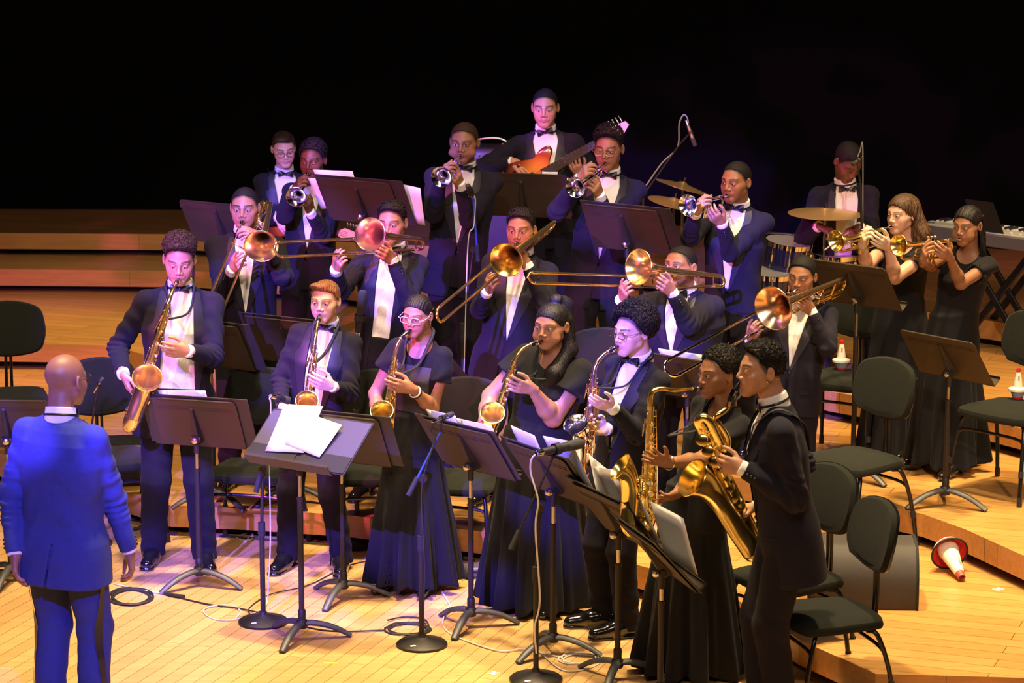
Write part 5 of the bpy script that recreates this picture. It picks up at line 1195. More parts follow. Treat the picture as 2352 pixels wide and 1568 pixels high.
if has('curly'):
    p = lambda *a: at('curly', *a)
    saxophone('alto_saxophone', 'alto saxophone with a silver bell and gold body, player with the mop of curls', mouth('curly'), p(1363, 862, -.22), p(1345, 1078, -.26), p(1322, 973, -.40), (-.35, -.55, .75), .97, rimr=.060, met=M_rose, bellm=M_silver, viewn=(-.1, -1, .1))
if has('woman'):
    p = lambda *a: at('woman', *a)
    saxophone('tenor_saxophone', 'gold tenor saxophone with its bell facing left, held with a spread left hand', mouth('woman'), p(1495, 935, -.30), p(1489, 1212, -.26), p(1424, 1072, -.38), (-.80, -.15, .55), 1.05, alto=False, rimr=.070, viewn=(.05, -1, .1), tone_holes=10,
              neckpts=[p(1494, 918, -.30), p(1499, 899, -.30), p(1520, 892, -.29), p(1552, 896, -.26)])
if has('bari'):
    p = lambda *a: at('bari', *a); i_ = INFO['bari']; Mb = mouth('bari')
    # baritone: long body running down past the hip, pigtail loop above, bell standing forward
    root = empty('baritone_saxophone', p(1690, 1240, .2), 0, 'baritone saxophone with a looped top and outward bell, player in profile', 'saxophone', 'saxophones'); og = p(1690, 1240, .2)
    top = p(1612, 985, -.08); bot = p(1722, 1225, .24); a = norm(top-bot); vn = norm(np.array([0, -1, .1])-a*a@np.array([0, -1, .1])); sd = np.cross(a, vn)
    m = MB(); m.tube([top+(bot-top)*t for t in np.linspace(0, 1, 16)], np.linspace(.022, .044, 16), 20); m.build('body_tube', M_gold, root, origin=og)
    m = MB(); m.tube([top, p(1604, 968, -.10), p(1615, 958, -.11), p(1630, 968, -.11), p(1642, 992, -.10), p(1658, 1024, -.08), p(1668, 1030, -.07), p(1672, 1012, -.07), p(1664, 992, -.08), p(1650, 972, -.09)], [.022, .021, .020, .0195, .019, .0175, .016, .015, .0145, .014], 16, smooth=5); m.build('pigtail_loop', M_gold, root, origin=og)
    dm = norm(Mb-p(1662, 946, -.08)); m = MB(); m.tube([p(1650, 974, -.09), p(1642, 960, -.09), p(1652, 950, -.09), p(1668, 938, -.07), Mb-dm*.07], [.014, .0135, .013, .0115, .009], 14, smooth=5); m.tube([p(1650, 974, -.09), p(1648, 969, -.09)], .017, 14); m.build('neck', M_goldw, root, origin=og)
    m = MB(); m.tube([Mb-dm*.085, Mb-dm*.07, Mb-dm*.025, Mb+dm*.004, Mb+dm*.018], [.0125, .015, .0140, .009, .0045], 14); mo = m.build('mouthpiece', M_ebon, root, origin=og)
    m = MB(); m.tube([Mb-dm*.056, Mb-dm*.030], .0158, 14, cap=False); m.build('ligature', M_silver, mo, origin=og)
    Rm = p(1590, 1097, -.06); e = p(1726, 1262, .18); path = [e+(q-e) for q in [e, p(1695, 1218, .14), p(1657, 1158, .06), p(1624, 1118, -.02), Rm]]; pr = catmull(np.hstack([np.array(path), np.array([[.050], [.048], [.047], [.060], [.086]])]), 7)
    m = MB(); m.tube(pr[:, :3], pr[:, 3], 30, cap=False); m.tube(pr[8:, :3][::-1], pr[8:, 3][::-1]-.0018, 30, cap=False); T_, N_, B_ = frames(pr[:, :3]); m.tube([Rm+(N_[-1]*math.cos(t)+B_[-1]*math.sin(t))*.088 for t in np.linspace(0, 6.2832, 37)], .003, 6, cap=False); m.build('bell', M_gold, root, origin=og)
    m = MB(); c = (bot+e)/2; u = norm(bot-c); m.tube(arc(c, u, -a, np.linalg.norm(bot-c), 0, math.pi, 12), np.linspace(.044, .050, 12), 18); m.build('bow', M_gold, root, origin=og)
    for i in range(9):
        t = .10+.09*i; ang = .3*math.sin(i*1.9)-.1; dn = vn*math.cos(ang)+sd*math.sin(ang); r = .022+.022*t; q = top+(bot-top)*t+dn*(r+.006); kr = .016+.014*t; m = MB(); m.lathe([(0, .006), (kr*.6, .006), (kr*.95, .004), (kr, -.002), (0, -.002)], q, dn, 16); m.build('key_cup', M_gold, root, origin=og)
    for ang, t0, t1 in ((.9, .05, .9), (-.8, .1, .8), (1.3, .3, .95), (-1.3, .05, .6)):
        dn = vn*math.cos(ang)+sd*math.sin(ang); A = top+(bot-top)*t0+dn*(.022+.022*t0+.009); B = top+(bot-top)*t1+dn*(.022+.022*t1+.009); m = MB(); m.tube([A, B], .003, 7)
        for t in np.linspace(0, 1, 5): m.sphere(A+(B-A)*t, .0045, 7, 5)
        m.build('key_rod', M_gold, root, origin=og)
    m = MB(); m.tube([p(1622, 1000, -.09), p(1640, 985, -.10)], .004, 7); m.tube([p(1632, 1032, -.06), p(1655, 1018, -.08)], .004, 7); m.build('brace', M_gold, root, origin=og)
    for i, (x, y) in enumerate(((1612, 1010), (1625, 1036), (1640, 1060))):
        m = MB(); q = p(x, y, -.12+.03*i); m.lathe([(0, .008), (.018, .008), (.026, .004), (.027, -.003), (0, -.003)], q, (-.3, -1, .2), 18); m.build('palm_key', M_gold, root, origin=og)
def tb(n, label, Mo, Eu, El, Bc, Tn, Tl, **kw):
    if has(n): p = lambda t: at(n, *t); trombone('trombone', label, mouth(n) if Mo is None else p(Mo), p(Eu), p(El), p(Bc), p(Tn), p(Tl), **kw)
tb('tb1', 'gold trombone with trigger tubing, slide pointing steeply down, leftmost of the trombones', None, (478, 690, -1.00), (512, 712, -.98), (600, 565, -.50), (622, 470, .02), (590, 500, .05), rimr=.094, ftube=True)
tb('tb2', 'pinkish brass trombone with its slide stretched level to the left', None, (640, 556, -.75), (648, 590, -.75), (850, 538, -.60), (966, 550, -.02), (966, 572, .02), rimr=.090, bellm=M_rose, met=M_rose)
tb('tb3', 'gold trombone angled with its bell at centre and back bend high on the right', None, (1008, 706, -.95), (1016, 738, -.95), (1163, 597, -.50), (1272, 510, .16), (1262, 530, .18), rimr=.094, met=M_gold)
tb('tb4', 'gold trombone seen side-on, slide level to the left of the broad player', None, (1222, 626, -.62), (1228, 650, -.62), (1466, 613, -.42), (1655, 634, .02), (1655, 657, .02), rimr=.098, met=M_gold, knob=None)
tb('tb5', 'copper-coloured bass trombone with the widest bell and double tubing', None, (1532, 828, -.85), (1556, 862, -.85), (1776, 708, -.50), (1935, 640, .02), (1920, 680, .04), rimr=.118, met=M_goldw, bellm=M_rose, ftube=True, slidem=M_chrome)
def tp(n, label, Bc, met=None, up=(0, 0, 1), **kw):
    if has(n): trumpet('trumpet', label, mouth(n), at(n, *Bc), up, met, **kw)
tp('tp1', 'silver trumpet of the player beside the guitarist in glasses', (680, 452, -.55), up=(.45, 0, .9))
tp('tp2', 'silver trumpet pointing down left, player with puffed cheeks', (1013, 406, -.56), up=(.45, 0, .9))
tp('tp3', 'silver trumpet of the player with the flat top and round glasses', (1321, 430, -.56), up=(.5, 0, .85))
tp('tp4', 'silver trumpet pointing left below the crash cymbal', (1580, 471, -.50), up=(.2, 0, 1))
tp('tp5', 'gold trumpet of the player with long wavy hair', (1920, 553, -.46), met=M_gold, up=(.2, 0, 1), rimr=.059)
tp('tp6', 'gold trumpet farthest right, player with braids', (2064, 563, -.50), met=M_gold, up=(.2, 0, 1), rimr=.059)
if has('bass'):
    b_ = at('bass', 1238, 404, -.22); n_ = at('bass', 1412, 305, -.30)
    bass_guitar(b_, b_+norm(n_-b_)*.53, (.1, -1, .25), 'sunburst electric bass guitar with a maple edged neck held across the body')
if has('gtr'):
    b_ = at('gtr', 668, 505, -.14); n_ = at('gtr', 782, 536, -.40)
    o_ = bass_guitar(b_, n_, (.1, -1, .25), 'electric guitar whose tuning pegs show behind the level trombone'); o_.name = 'electric_guitar'; o_['category'] = 'guitar'
# ------------------------------------------------------------------ neck straps, bracelets
def strap(n, label, tgt, under=.0, wd=.008):
    if not has(n): return
    i = INFO[n]; N = i['base']+i['N']; Rt = i['Rt']; m = MB(); k = i['k']
    for sx in (-1, 1):
        P_ = [N+Rt@np.array([sx*.030, .062, .050]), N+Rt@np.array([sx*.062*k, .025, .036]), N+Rt@np.array([sx*.072*k, -.045, -.01]), N+Rt@np.array([sx*.045*k, -.128*k, -.12]), np.asarray(tgt)]
        m.tube(P_, wd, 8, smooth=5, squash=(.8, .45))
    m.build('neck_strap', M_strap, i['root'], origin=i['base'])
if has('tenor'): strap('tenor', '', at('tenor', 376, 735, -.27))
if has('boy'): strap('boy', '', at('boy', 722, 835, -.24), wd=.011)
if has('girl'): strap('girl', '', at('girl', 904, 865, -.17), wd=.011)
if has('curly'): strap('curly', '', at('curly', 1368, 890, -.20))
if has('long'): strap('long', '', at('long', 1175, 860, -.19), wd=.006)
if has('woman'): strap('woman', '', at('woman', 1535, 1000, -.20), wd=.009)
if has('bari'):
    i = INFO['bari']; N = i['base']+i['N']; Rt = i['Rt']; m = MB(); X = lambda x, y, z: N+Rt@np.array([x, y, z])
    m.tube([X(.10, -.10, -.06), X(.115, .0, .0), X(.11, .07, -.03), X(.04, .13, -.12), X(-.04, .14, -.25)], .014, 8, smooth=5, squash=(1, .25)); m.tube([X(.10, -.10, -.06), X(.06, -.16, -.22), at('bari', 1660, 1030, -.06)], .010, 8, smooth=4, squash=(1, .3)); m.build('harness_strap', M_strap, i['root'], origin=i['base'])
def ring(n, s, r, off, m_, name, rad=.0035):
    if not has(n): return
    a = INFO[n]['arms'][s]; b = INFO[n]['base']; h = norm(a['W']-a['E']); u = norm(np.cross(h, [0, 0, 1.0])); v = np.cross(h, u); c = b+a['W']-h*off; m = MB()
    m.tube([c+(u*math.cos(t)+v*math.sin(t))*r for t in np.linspace(0, 6.2832, 25)], rad, 6, cap=False); m.build(name, m_, INFO[n]['root'], origin=b)
ring('girl', 'L', .031, .04, M_cream, 'bracelet', .004); ring('girl', 'L', .032, .055, M_ebon, 'bracelet', .0025); ring('woman', 'L', .034, .012, M_silver, 'bracelet', .003)
# ------------------------------------------------------------------ music stands
def zat(py, Y):
    v = (784-py)/F; return CH+Y*(-SP+v*CP)/(CP+v*SP)
def music_stand(base, lv, cy, yaw, tilt, label, folder=None, papers=(), legrot=0., w=.51, h=.32, front=False, group='music stands'):
    """base pixel of the foot, cy pixel row of the clamp knob; yaw: where the player stands (0 = straight behind the desk)"""
    g = gnd(*base, lv*HS); Y = g[1]; root = empty('music_stand', g, 0, label, 'music stand', group); zc = zat(cy, Y)-g[2]
    a = math.radians(yaw); t = math.radians(tilt); e = np.array([math.cos(a), -math.sin(a), 0]); dp = np.array([math.sin(a), math.cos(a), 0]); up = np.array([0, 0, 1.0])*math.cos(t)-dp*math.sin(t); nb = np.cross(e, up)
    if nb@dp > 0: nb = -nb          # nb points out of the back of the desk, away from the player
    R = np.stack([e, -nb, up], 1)    # columns: width, towards player, up the desk
    C = np.array([0, 0, zc])
    X = lambda x, y, z: C+R@np.array([x, y, z])
    for i in range(3):
        an_ = math.radians(legrot+120*i); d = np.array([math.cos(an_), math.sin(an_), 0]); m = MB()
        m.tube([d*.015+[0, 0, .085], d*.06+[0, 0, .083], d*.13+[0, 0, .066], d*.19+[0, 0, .040], d*.245+[0, 0, .008]], [.020, .020, .019, .018, .015], 10, smooth=4, squash=(1.15, .75)); m.build('leg', M_cast, root)
    m = MB(); m.lathe([(.0, .055), (.024, .06), (.030, .072), (.028, .098), (.020, .106), (.020, .15), (.017, .155)], (0, 0, 0), (0, 0, 1), 16); m.build('hub', M_standp, root)
    zl = min(zc*.80, zc-.10); m = MB(); m.tube([(0, 0, .13), (0, 0, zl)], .0145, 14); m.tube([(0, 0, zl-.012), (0, 0, zl)], .0165, 14); m.build('lower_tube', M_standp, root)
    m = MB(); m.tube([(0, 0, zl-.02), (0, 0, zc-.03)], .0095, 12); m.build('inner_tube', M_steel, root)
    m = MB(); m.tube([(0, 0, zc-.075), (0, 0, zc+.012)], .015, 12); m.tube([C-e*.026, C+e*.026], .017, 14); co = m.build('clamp', M_standp, root)
    kn_ = MB(); kn_.lathe([(0, .0), (.013, .0), (.0195, .006), (.0195, .014), (.015, .022), (0, .026)], C-dp*.018-e*.0-np.array([0, 0, .002]), -dp+e*.15, 18); kn_.build('knob', M_steel, co)
    # wedge shaped bracket on the back
    bw = MB(); b0, b1 = -.035, .19; Pb = [X(-.012, .0, b1+.02), X(-.040, .026, b0-.02), X(.040, .026, b0-.02), X(.012, .0, b1+.02)]
    bw.add([X(-.009, .028, b1), X(.009, .028, b1), X(.028, .028, b0), X(-.028, .028, b0), X(-.006, .020, b1-.01), X(.006, .020, b1-.01), X(.017, -.012, b0+.012), X(-.017, -.012, b0+.012)], [(0, 1, 2, 3), (4, 7, 6, 5), (0, 4, 5, 1), (1, 5, 6, 2), (2, 6, 7, 3), (3, 7, 4, 0)]); bw.build('bracket', M_standp, root, smooth=False)
    # desk: sheet with rounded upper corners, two pressed grooves and a lip on the player's side
    y0 = .030; zb, zt = -.075, -.075+h; rc_ = .03; out = [(-w/2, zb), (-w/2, zt-rc_)]+[(-w/2+rc_-rc_*math.cos(q), zt-rc_+rc_*math.sin(q)) for q in np.linspace(.2, math.pi/2, 5)]+[(w/2-rc_+rc_*math.sin(q), zt-rc_+rc_*math.cos(q)) for q in np.linspace(0, math.pi/2-.2, 5)]+[(w/2, zt-rc_), (w/2, zb)]
    m = MB(); m.prism([X(x, y0, z) for x, z in out], R[:, 1]*.003)
    for zz in (zt-.055, zt-.070): m.box(X(0, y0-.0008, zz), (w*.90, .0022, .005), R)
    m.box(X(0, y0+.030, zb), (w, .062, .003), R); m.box(X(0, y0+.060, zb+.007), (w, .003, .014), R); m.box(X(0, y0-.001, zt-.004), (w-.07, .006, .006), R)
    m.build('desk', M_desk, root, smooth=False)
    if folder:
        fw, fh, ox = folder; fo = empty('music_folder', g+X(ox, y0+.012, zb+.004), 0, FOLD.pop(0) if FOLD else 'black music folder lying open on a stand', 'folder', 'black music folders'); og = g
        for sx in (-1, 1):
            m = MB(); an2 = .06*sx; c = g+X(ox+sx*(fw/4+.003), y0+.0085+.004, zb+.004+fh/2); Rf = R@rotz(an2*0)
            m.box(c, (fw/2-.004, .005, fh), Rf); m.build('cover', M_folder, fo, smooth=False, origin=fo.location)
            if front:
                m = MB(); m.box(c+R[:, 1]*.004, (fw/2-.02, .001, fh-.02), Rf); m.build('lining', M_folderin, fo, smooth=False, origin=fo.location)
                m = MB(); m.box(c+R[:, 1]*.006-R[:, 2]*(fh/2-.055), (fw/2-.02, .002, .10), Rf); m.build('pocket', M_folder, fo, smooth=False, origin=fo.location)
        m = MB(); m.box(g+X(ox, y0+.008+.004, zb+.004+fh/2), (.012, .008, fh), R, .002); m.build('spine', M_folder, fo, smooth=False, origin=fo.location)
    rg = random.Random(int(base[0])); n = 0
    for (x, z, pw, ph, rot, lab, *ex) in papers:
        n += 1; lean = math.radians(ex[0] if ex else 4); u2 = R[:, 2]*math.cos(lean)+R[:, 1]*math.sin(lean); c = g+X(x, y0+.020+.0016*n, zb+.004)+u2*(z-zb); an3 = math.radians(rot); m = MB(); nx, nz = 7, 5; G = []
        for i in range(nz):
            row = []
            for j in range(nx):
                u, v = (j/(nx-1)-.5)*pw, (i/(nz-1)-.5)*ph; uu, vv = u*math.cos(an3)-v*math.sin(an3), u*math.sin(an3)+v*math.cos(an3)
                row.append(c+R[:, 0]*uu+u2*vv+R[:, 1]*(.004*math.sin(9*u+n)*(v/ph+.5)+.006*max(0, v/ph)*abs(u/pw)*2))
            G.append(row)
        m.grid(np.array(G)); o = m.build('sheet_music', M_paper, None, smooth=True, origin=c); o.location = tuple(c)
        o.modifiers.new('thick', 'SOLIDIFY').thickness = .0008; tag(o, lab, 'paper', 'sheet music')
    return root
FOLD = ['black folder on the stand in front of the tall tenor player', 'open black folder on the conductor\'s stand with sheets across it', 'black folder on the stand right behind the conductor\'s stand', 'black folder on the stand in front of the long haired player',
        'black folder on the stand behind the big front microphone', 'black folder spilling with pages, before the tenor player with the bracelet', 'black folder on the frontmost steeply turned stand', 'black folder on the stand between the tenor and alto players\' chairs', 'black folder on the grey stand left of the boy',
        'black folder on the high stand above the level trombone', 'black folder on the high stand between round-glasses trumpeter and broad trombonist', 'black folder on the stand before the long haired trumpeter']
sp_ = 'music stand '
# front row
music_stand((28, 1335), 0, 1010, 4, 26, 'music stand at the left edge, desk behind the conductor\'s shoulder', legrot=20, folder=None)
music_stand((459, 1345), 0, 1008, 16, 28, 'music stand with an open folder in front of the tall tenor player', folder=(.60, .33, .02), papers=[(-.05, .135, .27, .25, 3, 'white sheet peeking over the folder before the tall tenor player')], legrot=-20)
music_stand((694, 1468), 0, 1058, 213, 51, 'conductor\'s music stand facing him with white sheets on an open folder', folder=(.62, .33, -.02), front=True, w=.51, papers=[(.08, .135, .225, .28, -6, 'upper white sheet on the conductor\'s stand'), (-.05, .115, .24, .20, 10, 'lower white sheet on the conductor\'s stand')], legrot=10)
music_stand((789, 1376), 0, 1045, 24, 28, 'music stand directly behind the conductor\'s stand', folder=(.60, .33, .02), legrot=10)
music_stand((1082, 1440), 0, 1069, 46, 34, 'music stand in front of the player with long hair', folder=(.58, .33, .0), papers=[(.10, .10, .26, .30, 0, 'sheet on the right side of the stand before the long haired player'), (-.13, .12, .22, .28, 2, 'sheet on the left side of the stand before the long haired player')], legrot=10)
music_stand((1270, 1500), 0, 1127, 56, 36, 'music stand seen edge-on behind the big horizontal microphone', folder=(.58, .33, .0), papers=[(.14, .13, .25, .30, 5, 'torn-edged sheet on the stand behind the big microphone', 10), (-.16, .13, .2, .29, -4, 'sheet at the left of the stand behind the big microphone', 7)], legrot=-15)
music_stand((1418, 1560), 0, 1226, 63, 38, 'music stand heaped with loose pages before the curly haired player', folder=(.60, .33, .0), papers=[(.02, .15, .30, .30, 8, 'top loose page of the heap on the crowded stand', 15), (-.12, .14, .25, .30, -14, 'left ragged page of the heap on the crowded stand', 17), (.16, .12, .24, .30, 2, 'right page of the heap on the crowded stand', 12)], legrot=15)
music_stand((1516, 1640), 0, 1314, 72, 42, 'frontmost music stand, turned far right with a big white sheet', folder=(.60, .33, .0), papers=[(.06, .125, .42, .27, 3, 'big bright white sheet on the frontmost turned stand', 27)], legrot=0)
# second row
music_stand((492, 1162), 1, 826, 30, 30, 'music stand just right of the tall tenor player, foot on the low riser', folder=(.58, .33, .04), legrot=-40)
music_stand((668, 1150), 1, 818, 28, 30, 'greyish music stand half hidden by the boy with auburn hair', folder=(.58, .33, .02), legrot=-20)
music_stand((1032, 1100), 1, 868, 62, 40, 'music stand edge poking out right of the player in clear glasses', legrot=0)
music_stand((1575, 1200), 1, 902, 40, 34, 'music stand behind the short haired tenor player with a page on it', papers=[(.0, .11, .3, .25, 0, 'page on the stand left of the short haired tenor player')], legrot=0)
music_stand((1958, 1100), 2, 688, 41, 35, 'tall music stand in front of the trumpeter with wavy hair', folder=None, legrot=-50)
music_stand((2170, 1160), 2, 856, 48, 36, 'music stand without folder on the right riser, in front of the braided trumpeter', legrot=-35)
# third row
music_stand((838, 1035), 1, 496, 30, 30, 'high music stand over the level trombone with a clip light and pages', folder=(.62, .33, .03), w=.51, papers=[(-.16, .13, .28, .27, 2, 'curled white sheet on top of the high stand left half'), (.30, .07, .22, .27, -8, 'loose sheet sticking out right of the high stand'), (-.285, .09, .14, .22, 8, 'loose sheet sticking out left of the high stand')], legrot=0)
music_stand((520, 1010), 1, 545, 30, 30, 'music stand left of the leftmost trombonist, mostly hidden', legrot=0)
music_stand((1200, 900), 2, 480, 14, 24, 'dark music stand between the trumpeters under the bass player', w=.60, papers=[(.18, .215, .10, .03, 0, 'small white slip on the dark stand below the bass player')], legrot=0)
music_stand((1436, 1112), 1, 560, 34, 31, 'wide music stand between the round-glasses trumpeter and the broad trombonist', folder=(.60, .33, .04), legrot=0)
# ------------------------------------------------------------------ chairs
def chair(px, py, lv, yaw, label):
    g = gnd(px, py, lv*HS); a = math.radians(yaw); R = rotz(a)
    root = empty('orchestra_chair', g, 0, label, 'chair', 'black orchestra chairs'); X = lambda x, y, z: R@np.array([x, y, z])
    m = MB(); out = [(-.20, -.21), (0, -.235), (.20, -.21), (.232, -.14), (.215, .08), (.185, .19), (0, .215), (-.185, .19), (-.215, .08), (-.232, -.14)]; Pc = catmull(np.array([(x, y, 0) for x, y in out+out[:1]]), 4)[:-1]; lay = []
    for z, k in ((.425, .90), (.432, .98), (.448, 1.0), (.468, .97), (.480, .86), (.486, .60)): lay.append(Pc*[k, k, 1]+[0, 0, z])
    n = len(Pc); V = np.vstack(lay)@R.T; Fs = [(i*n+j, i*n+(j+1) % n, (i+1)*n+(j+1) % n, (i+1)*n+j) for i in range(5) for j in range(n)]+[tuple(range(n))[::-1], tuple(5*n+j for j in range(n))]; m.add(V, Fs); m.build('seat', M_chairf, root)
    ob = [(-.17, -.12), (0, -.145), (.17, -.12), (.215, -.05), (.218, .05), (.175, .145), (0, .185), (-.175, .145), (-.218, .05), (-.215, -.05)]; Pb = catmull(np.array([(x, 0, z) for x, z in ob+ob[:1]]), 4)[:-1]
    for nm, mm, ls in (('backrest', M_chairf, ((-.030, .80), (-.026, .94), (-.012, .99), (.0, 1.0))), ('backrest_shell', M_chairm, ((.0, 1.015), (.014, 1.0), (.020, .9)))):
        m = MB(); lay = []
        for yy, k in ls:
            q = Pb*[k, 1, k]; q[:, 1] = yy-.030*(1-(q[:, 0]/.22)**2)*-1-.03; lay.append(q)
        Rb = rotx(math.radians(-12)); V = (np.vstack(lay)@Rb.T+[0, .235, .80])@R.T; L_ = len(ls); Fs = [(i*n+j, i*n+(j+1) % n, (i+1)*n+(j+1) % n, (i+1)*n+j) for i in range(L_-1) for j in range(n)]+[tuple(range(n))[::-1], tuple((L_-1)*n+j for j in range(n))]; m.add(V, Fs); m.build(nm, mm, root)
    m = MB()
    for sx in (-1, 1): m.tube([X(sx*.022, .10, .415), X(sx*.020, .20, .42), X(sx*.016, .235, .47), X(sx*.014, .235, .72)], .009, 8, smooth=3)
    m.build('back_support', M_chairm, root)
    for sx in (-1, 1):
        for sy, yt, yb in ((-1, -.16, -.235), (1, .15, .235)):
            m = MB(); m.tube([X(sx*.16, yt*.8, .418), X(sx*.205, yt, .405), X(sx*.228, yb*.85, .25), X(sx*.245, yb, .02)], [.0115, .0115, .0115, .0115], 9, smooth=4); lo_ = m.build('leg', M_chairm, root)
            f = MB(); f.tube([X(sx*.243, yb*.985, .05), X(sx*.246, yb*1.0, .0)], .0145, 9); f.build('rubber_foot', M_rubber, lo_); f = MB(); f.tube([X(sx*.233, yb*.90, .19), X(sx*.236, yb*.92, .155)], .0145, 9); f.build('height_collar', M_rubber, lo_)
    m = MB()
    for sy in (-.18, .175): m.tube([X(-.222, sy, .33), X(-.15, sy*.95, .352), X(.15, sy*.95, .352), X(.222, sy, .33)], .009, 8, smooth=3)
    for sx in (-1, 1): m.tube([X(sx*.12, -.15, .416), X(sx*.12, .15, .416)], .010, 8)
    m.build('seat_frame', M_chairm, root)
    return root
chair(28, 1085, 1, 10, 'black chair at the left edge behind the conductor')
chair(262, 1232, 0, 24, 'black chair between the conductor and the tall tenor player')
chair(585, 1262, 0, -12, 'black chair whose seat shows behind the conductor\'s stand')
chair(1050, 1290, 0, -16, 'black chair between the player in clear glasses and the long haired player')
chair(1350, 1165, 1, -24, 'black chair behind the shoulder of the long haired player')
chair(1958, 1246, 1, -52, 'black chair on the riser right of the baritone player, above the monitor')
chair(1808, 1535, 0, -60, 'black chair directly behind the baritone player, beside the monitor')
chair(1898, 1630, 0, -72, 'nearest black chair at the bottom right in front of the monitor')
chair(1938, 1048, 2, -30, 'black chair with a mute on it behind the bass trombonist')
chair(2315, 1128, 2, -46, 'black chair with a mute on it at the right edge')
chair(865, 1268, 0, 4, 'black chair mostly hidden behind the player in clear glasses')
# ------------------------------------------------------------------ microphones
def mic_stand(base, lv, top, label, boom=None, mic=None, micr=.012, mlen=None, disc=.127, cable=None, clip=None, tripod=False, mlabel=None, mm=None, slim=.0085):
    g = gnd(*base, lv*HS); Y = g[1]; root = empty('microphone_stand', g, 0, label, 'microphone stand', 'microphone stands'); W_ = lambda t: pix(t[0], t[1], Y+(t[2] if len(t) > 2 else 0))-g
    tp_ = W_(top); zt = tp_[2]
    m = MB()
    m.lathe([(0, .0), (disc, .0), (disc, .012), (disc*.93, .020), (disc*.4, .036), (.022, .046), (.018, .060), (0, .060)], (0, 0, 0), (0, 0, 1), 40); bo = m.build('base', M_standp, root)
    if lv == 0:
        m = MB(); m.box((-.03, -.085, .026), (.05, .012, .002), rotz(.4)@rotx(.15)); m.build('tape', M_gum, bo, smooth=False)
    m = MB(); m.tube([(0, 0, .05), (0, 0, zt*.62)], .0135, 14); m.build('lower_tube', M_standp, root)
    m = MB(); m.tube([(0, 0, zt*.57), (0, 0, zt*.66)], .0185, 14); m.tube([(0, 0, zt*.585), (0, 0, zt*.60)], .0205, 14); m.build('clutch', M_rubber, root)
    m = MB(); m.tube([(0, 0, zt*.6), tp_], slim, 12); m.build('upper_tube', M_standp, root)
    if boom:
        t0, t1 = W_(boom[0]), W_(boom[1]); d = norm(t1-t0); m = MB(); m.tube([t0+d*.08, t1], .0062, 10); bm = m.build('boom_arm', M_blueclip if clip == 'blue' else M_standp, root)
        m = MB(); m.tube([t0, t0+d*.10], .0135, 12); m.build('counterweight', M_rubber, bm)
        m = MB(); m.tube([tp_-[0, 0, .03], tp_+[0, 0, .01]], .014, 10); q = tp_-[0, .02, 0]; m.lathe([(0, -.02), (.020, -.02), (.022, 0), (.020, .02), (0, .02)], tp_, (0, 1, 0), 16); m.build('swivel', M_standp, root)
    if mic:
        a_, b_ = pix(mic[0][0], mic[0][1], Y+mic[0][2]), pix(mic[1][0], mic[1][1], Y+mic[1][2]); d = norm(b_-a_); L = np.linalg.norm(b_-a_)
        mr = empty('microphone', a_, 0, mlabel or 'microphone', 'microphone', 'microphones'); m = MB(); m.lathe([(0, 0), (micr*.75, .0), (micr*.8, L*.1), (micr*.95, L*.5), (micr, L*.62)], a_, d, 18); m.build('body', mm or M_mic, mr, origin=a_)
        m = MB(); m.lathe([(micr, L*.62), (micr*1.12, L*.66), (micr*1.12, L*.94), (micr*.8, L), (0, L)], a_, d, 18); m.build('capsule', M_michead, mr, origin=a_)
        m = MB(); m.tube([a_+d*L*.28, a_+d*L*.42], micr*1.25, 14, cap=False); e_ = (W_(boom[1]) if boom else tp_)+g; m.tube([e_, a_+d*L*.35], .005, 8); m.build('clip', M_mic, mr, origin=a_)
        m = MB(); m.lathe([(micr*.6, -.035), (micr*.7, 0), (0, .001)], a_, d, 12); m.build('plug', M_silver, mr, origin=a_)
    if cable:
        pts, mt, r = cable; P_ = [pix(p[0], p[1], Y+p[2]) if len(p) > 2 else gnd(p[0], p[1], lv*HS)+[0, 0, r] for p in pts]; m = MB(); m.tube(P_, r, 7, smooth=6); m.build('cable', mt, root, origin=g)
    return root
mic_stand((605, 1430), 0, (603, 1078), 'microphone stand left of the conductor\'s stand with a boom', boom=((588, 1130, -.02), (632, 945, .04)), mic=((632, 912, .03), (664, 920, .10)), micr=.018, clip='blue', mlabel='short microphone on the stand behind the conductor\'s folder',
          cable=([(626, 908, .03), (619, 915, .0), (622, 935, 0), (619, 1060, 0), (621, 1240, -.02), (615, 1370, -.05)], M_cablew, .0035))
mic_stand((969, 1482), 0, (972, 1098), 'microphone stand in front of the player in clear glasses', boom=((938, 1138, -.03), (1012, 992, .05)), mic=((1002, 966, .02), (1040, 950, .14)), micr=.013, clip='blue', mlabel='slim silver-grey microphone by the chair in front of the player in clear glasses', mm=M_steel,
          cable=([(1000, 968, .0), (990, 990, 0), (1000, 1008, 0), (975, 1085, -.02), (968, 1150, -.02), (975, 1300, -.03), (972, 1440, -.03)], M_cableb, .0035))
mic_stand((1231, 1562), 0, (1240, 1165), 'microphone stand at the bottom centre with a long boom', boom=((1173, 1262, -.05), (1272, 1045, .06)), mic=((1246, 1038, .0), (1338, 1017, .16)), micr=.023, mlabel='big black microphone pointing right at the bottom centre',
          cable=([(1238, 1040, 0), (1222, 1052, 0), (1219, 1085, 0), (1236, 1150, -.03), (1230, 1215, -.03), (1240, 1375, -.04), (1228, 1440, -.03), (1232, 1500, -.02)], M_cablew, .0045))
mic_stand((821, 1252), 0, (823, 778), 'straight microphone stand behind the boy, holding a large upright microphone', mic=((822, 762, .0), (834, 668, -.03)), micr=.024, mlabel='large upright black microphone between the boy and the level trombonist')
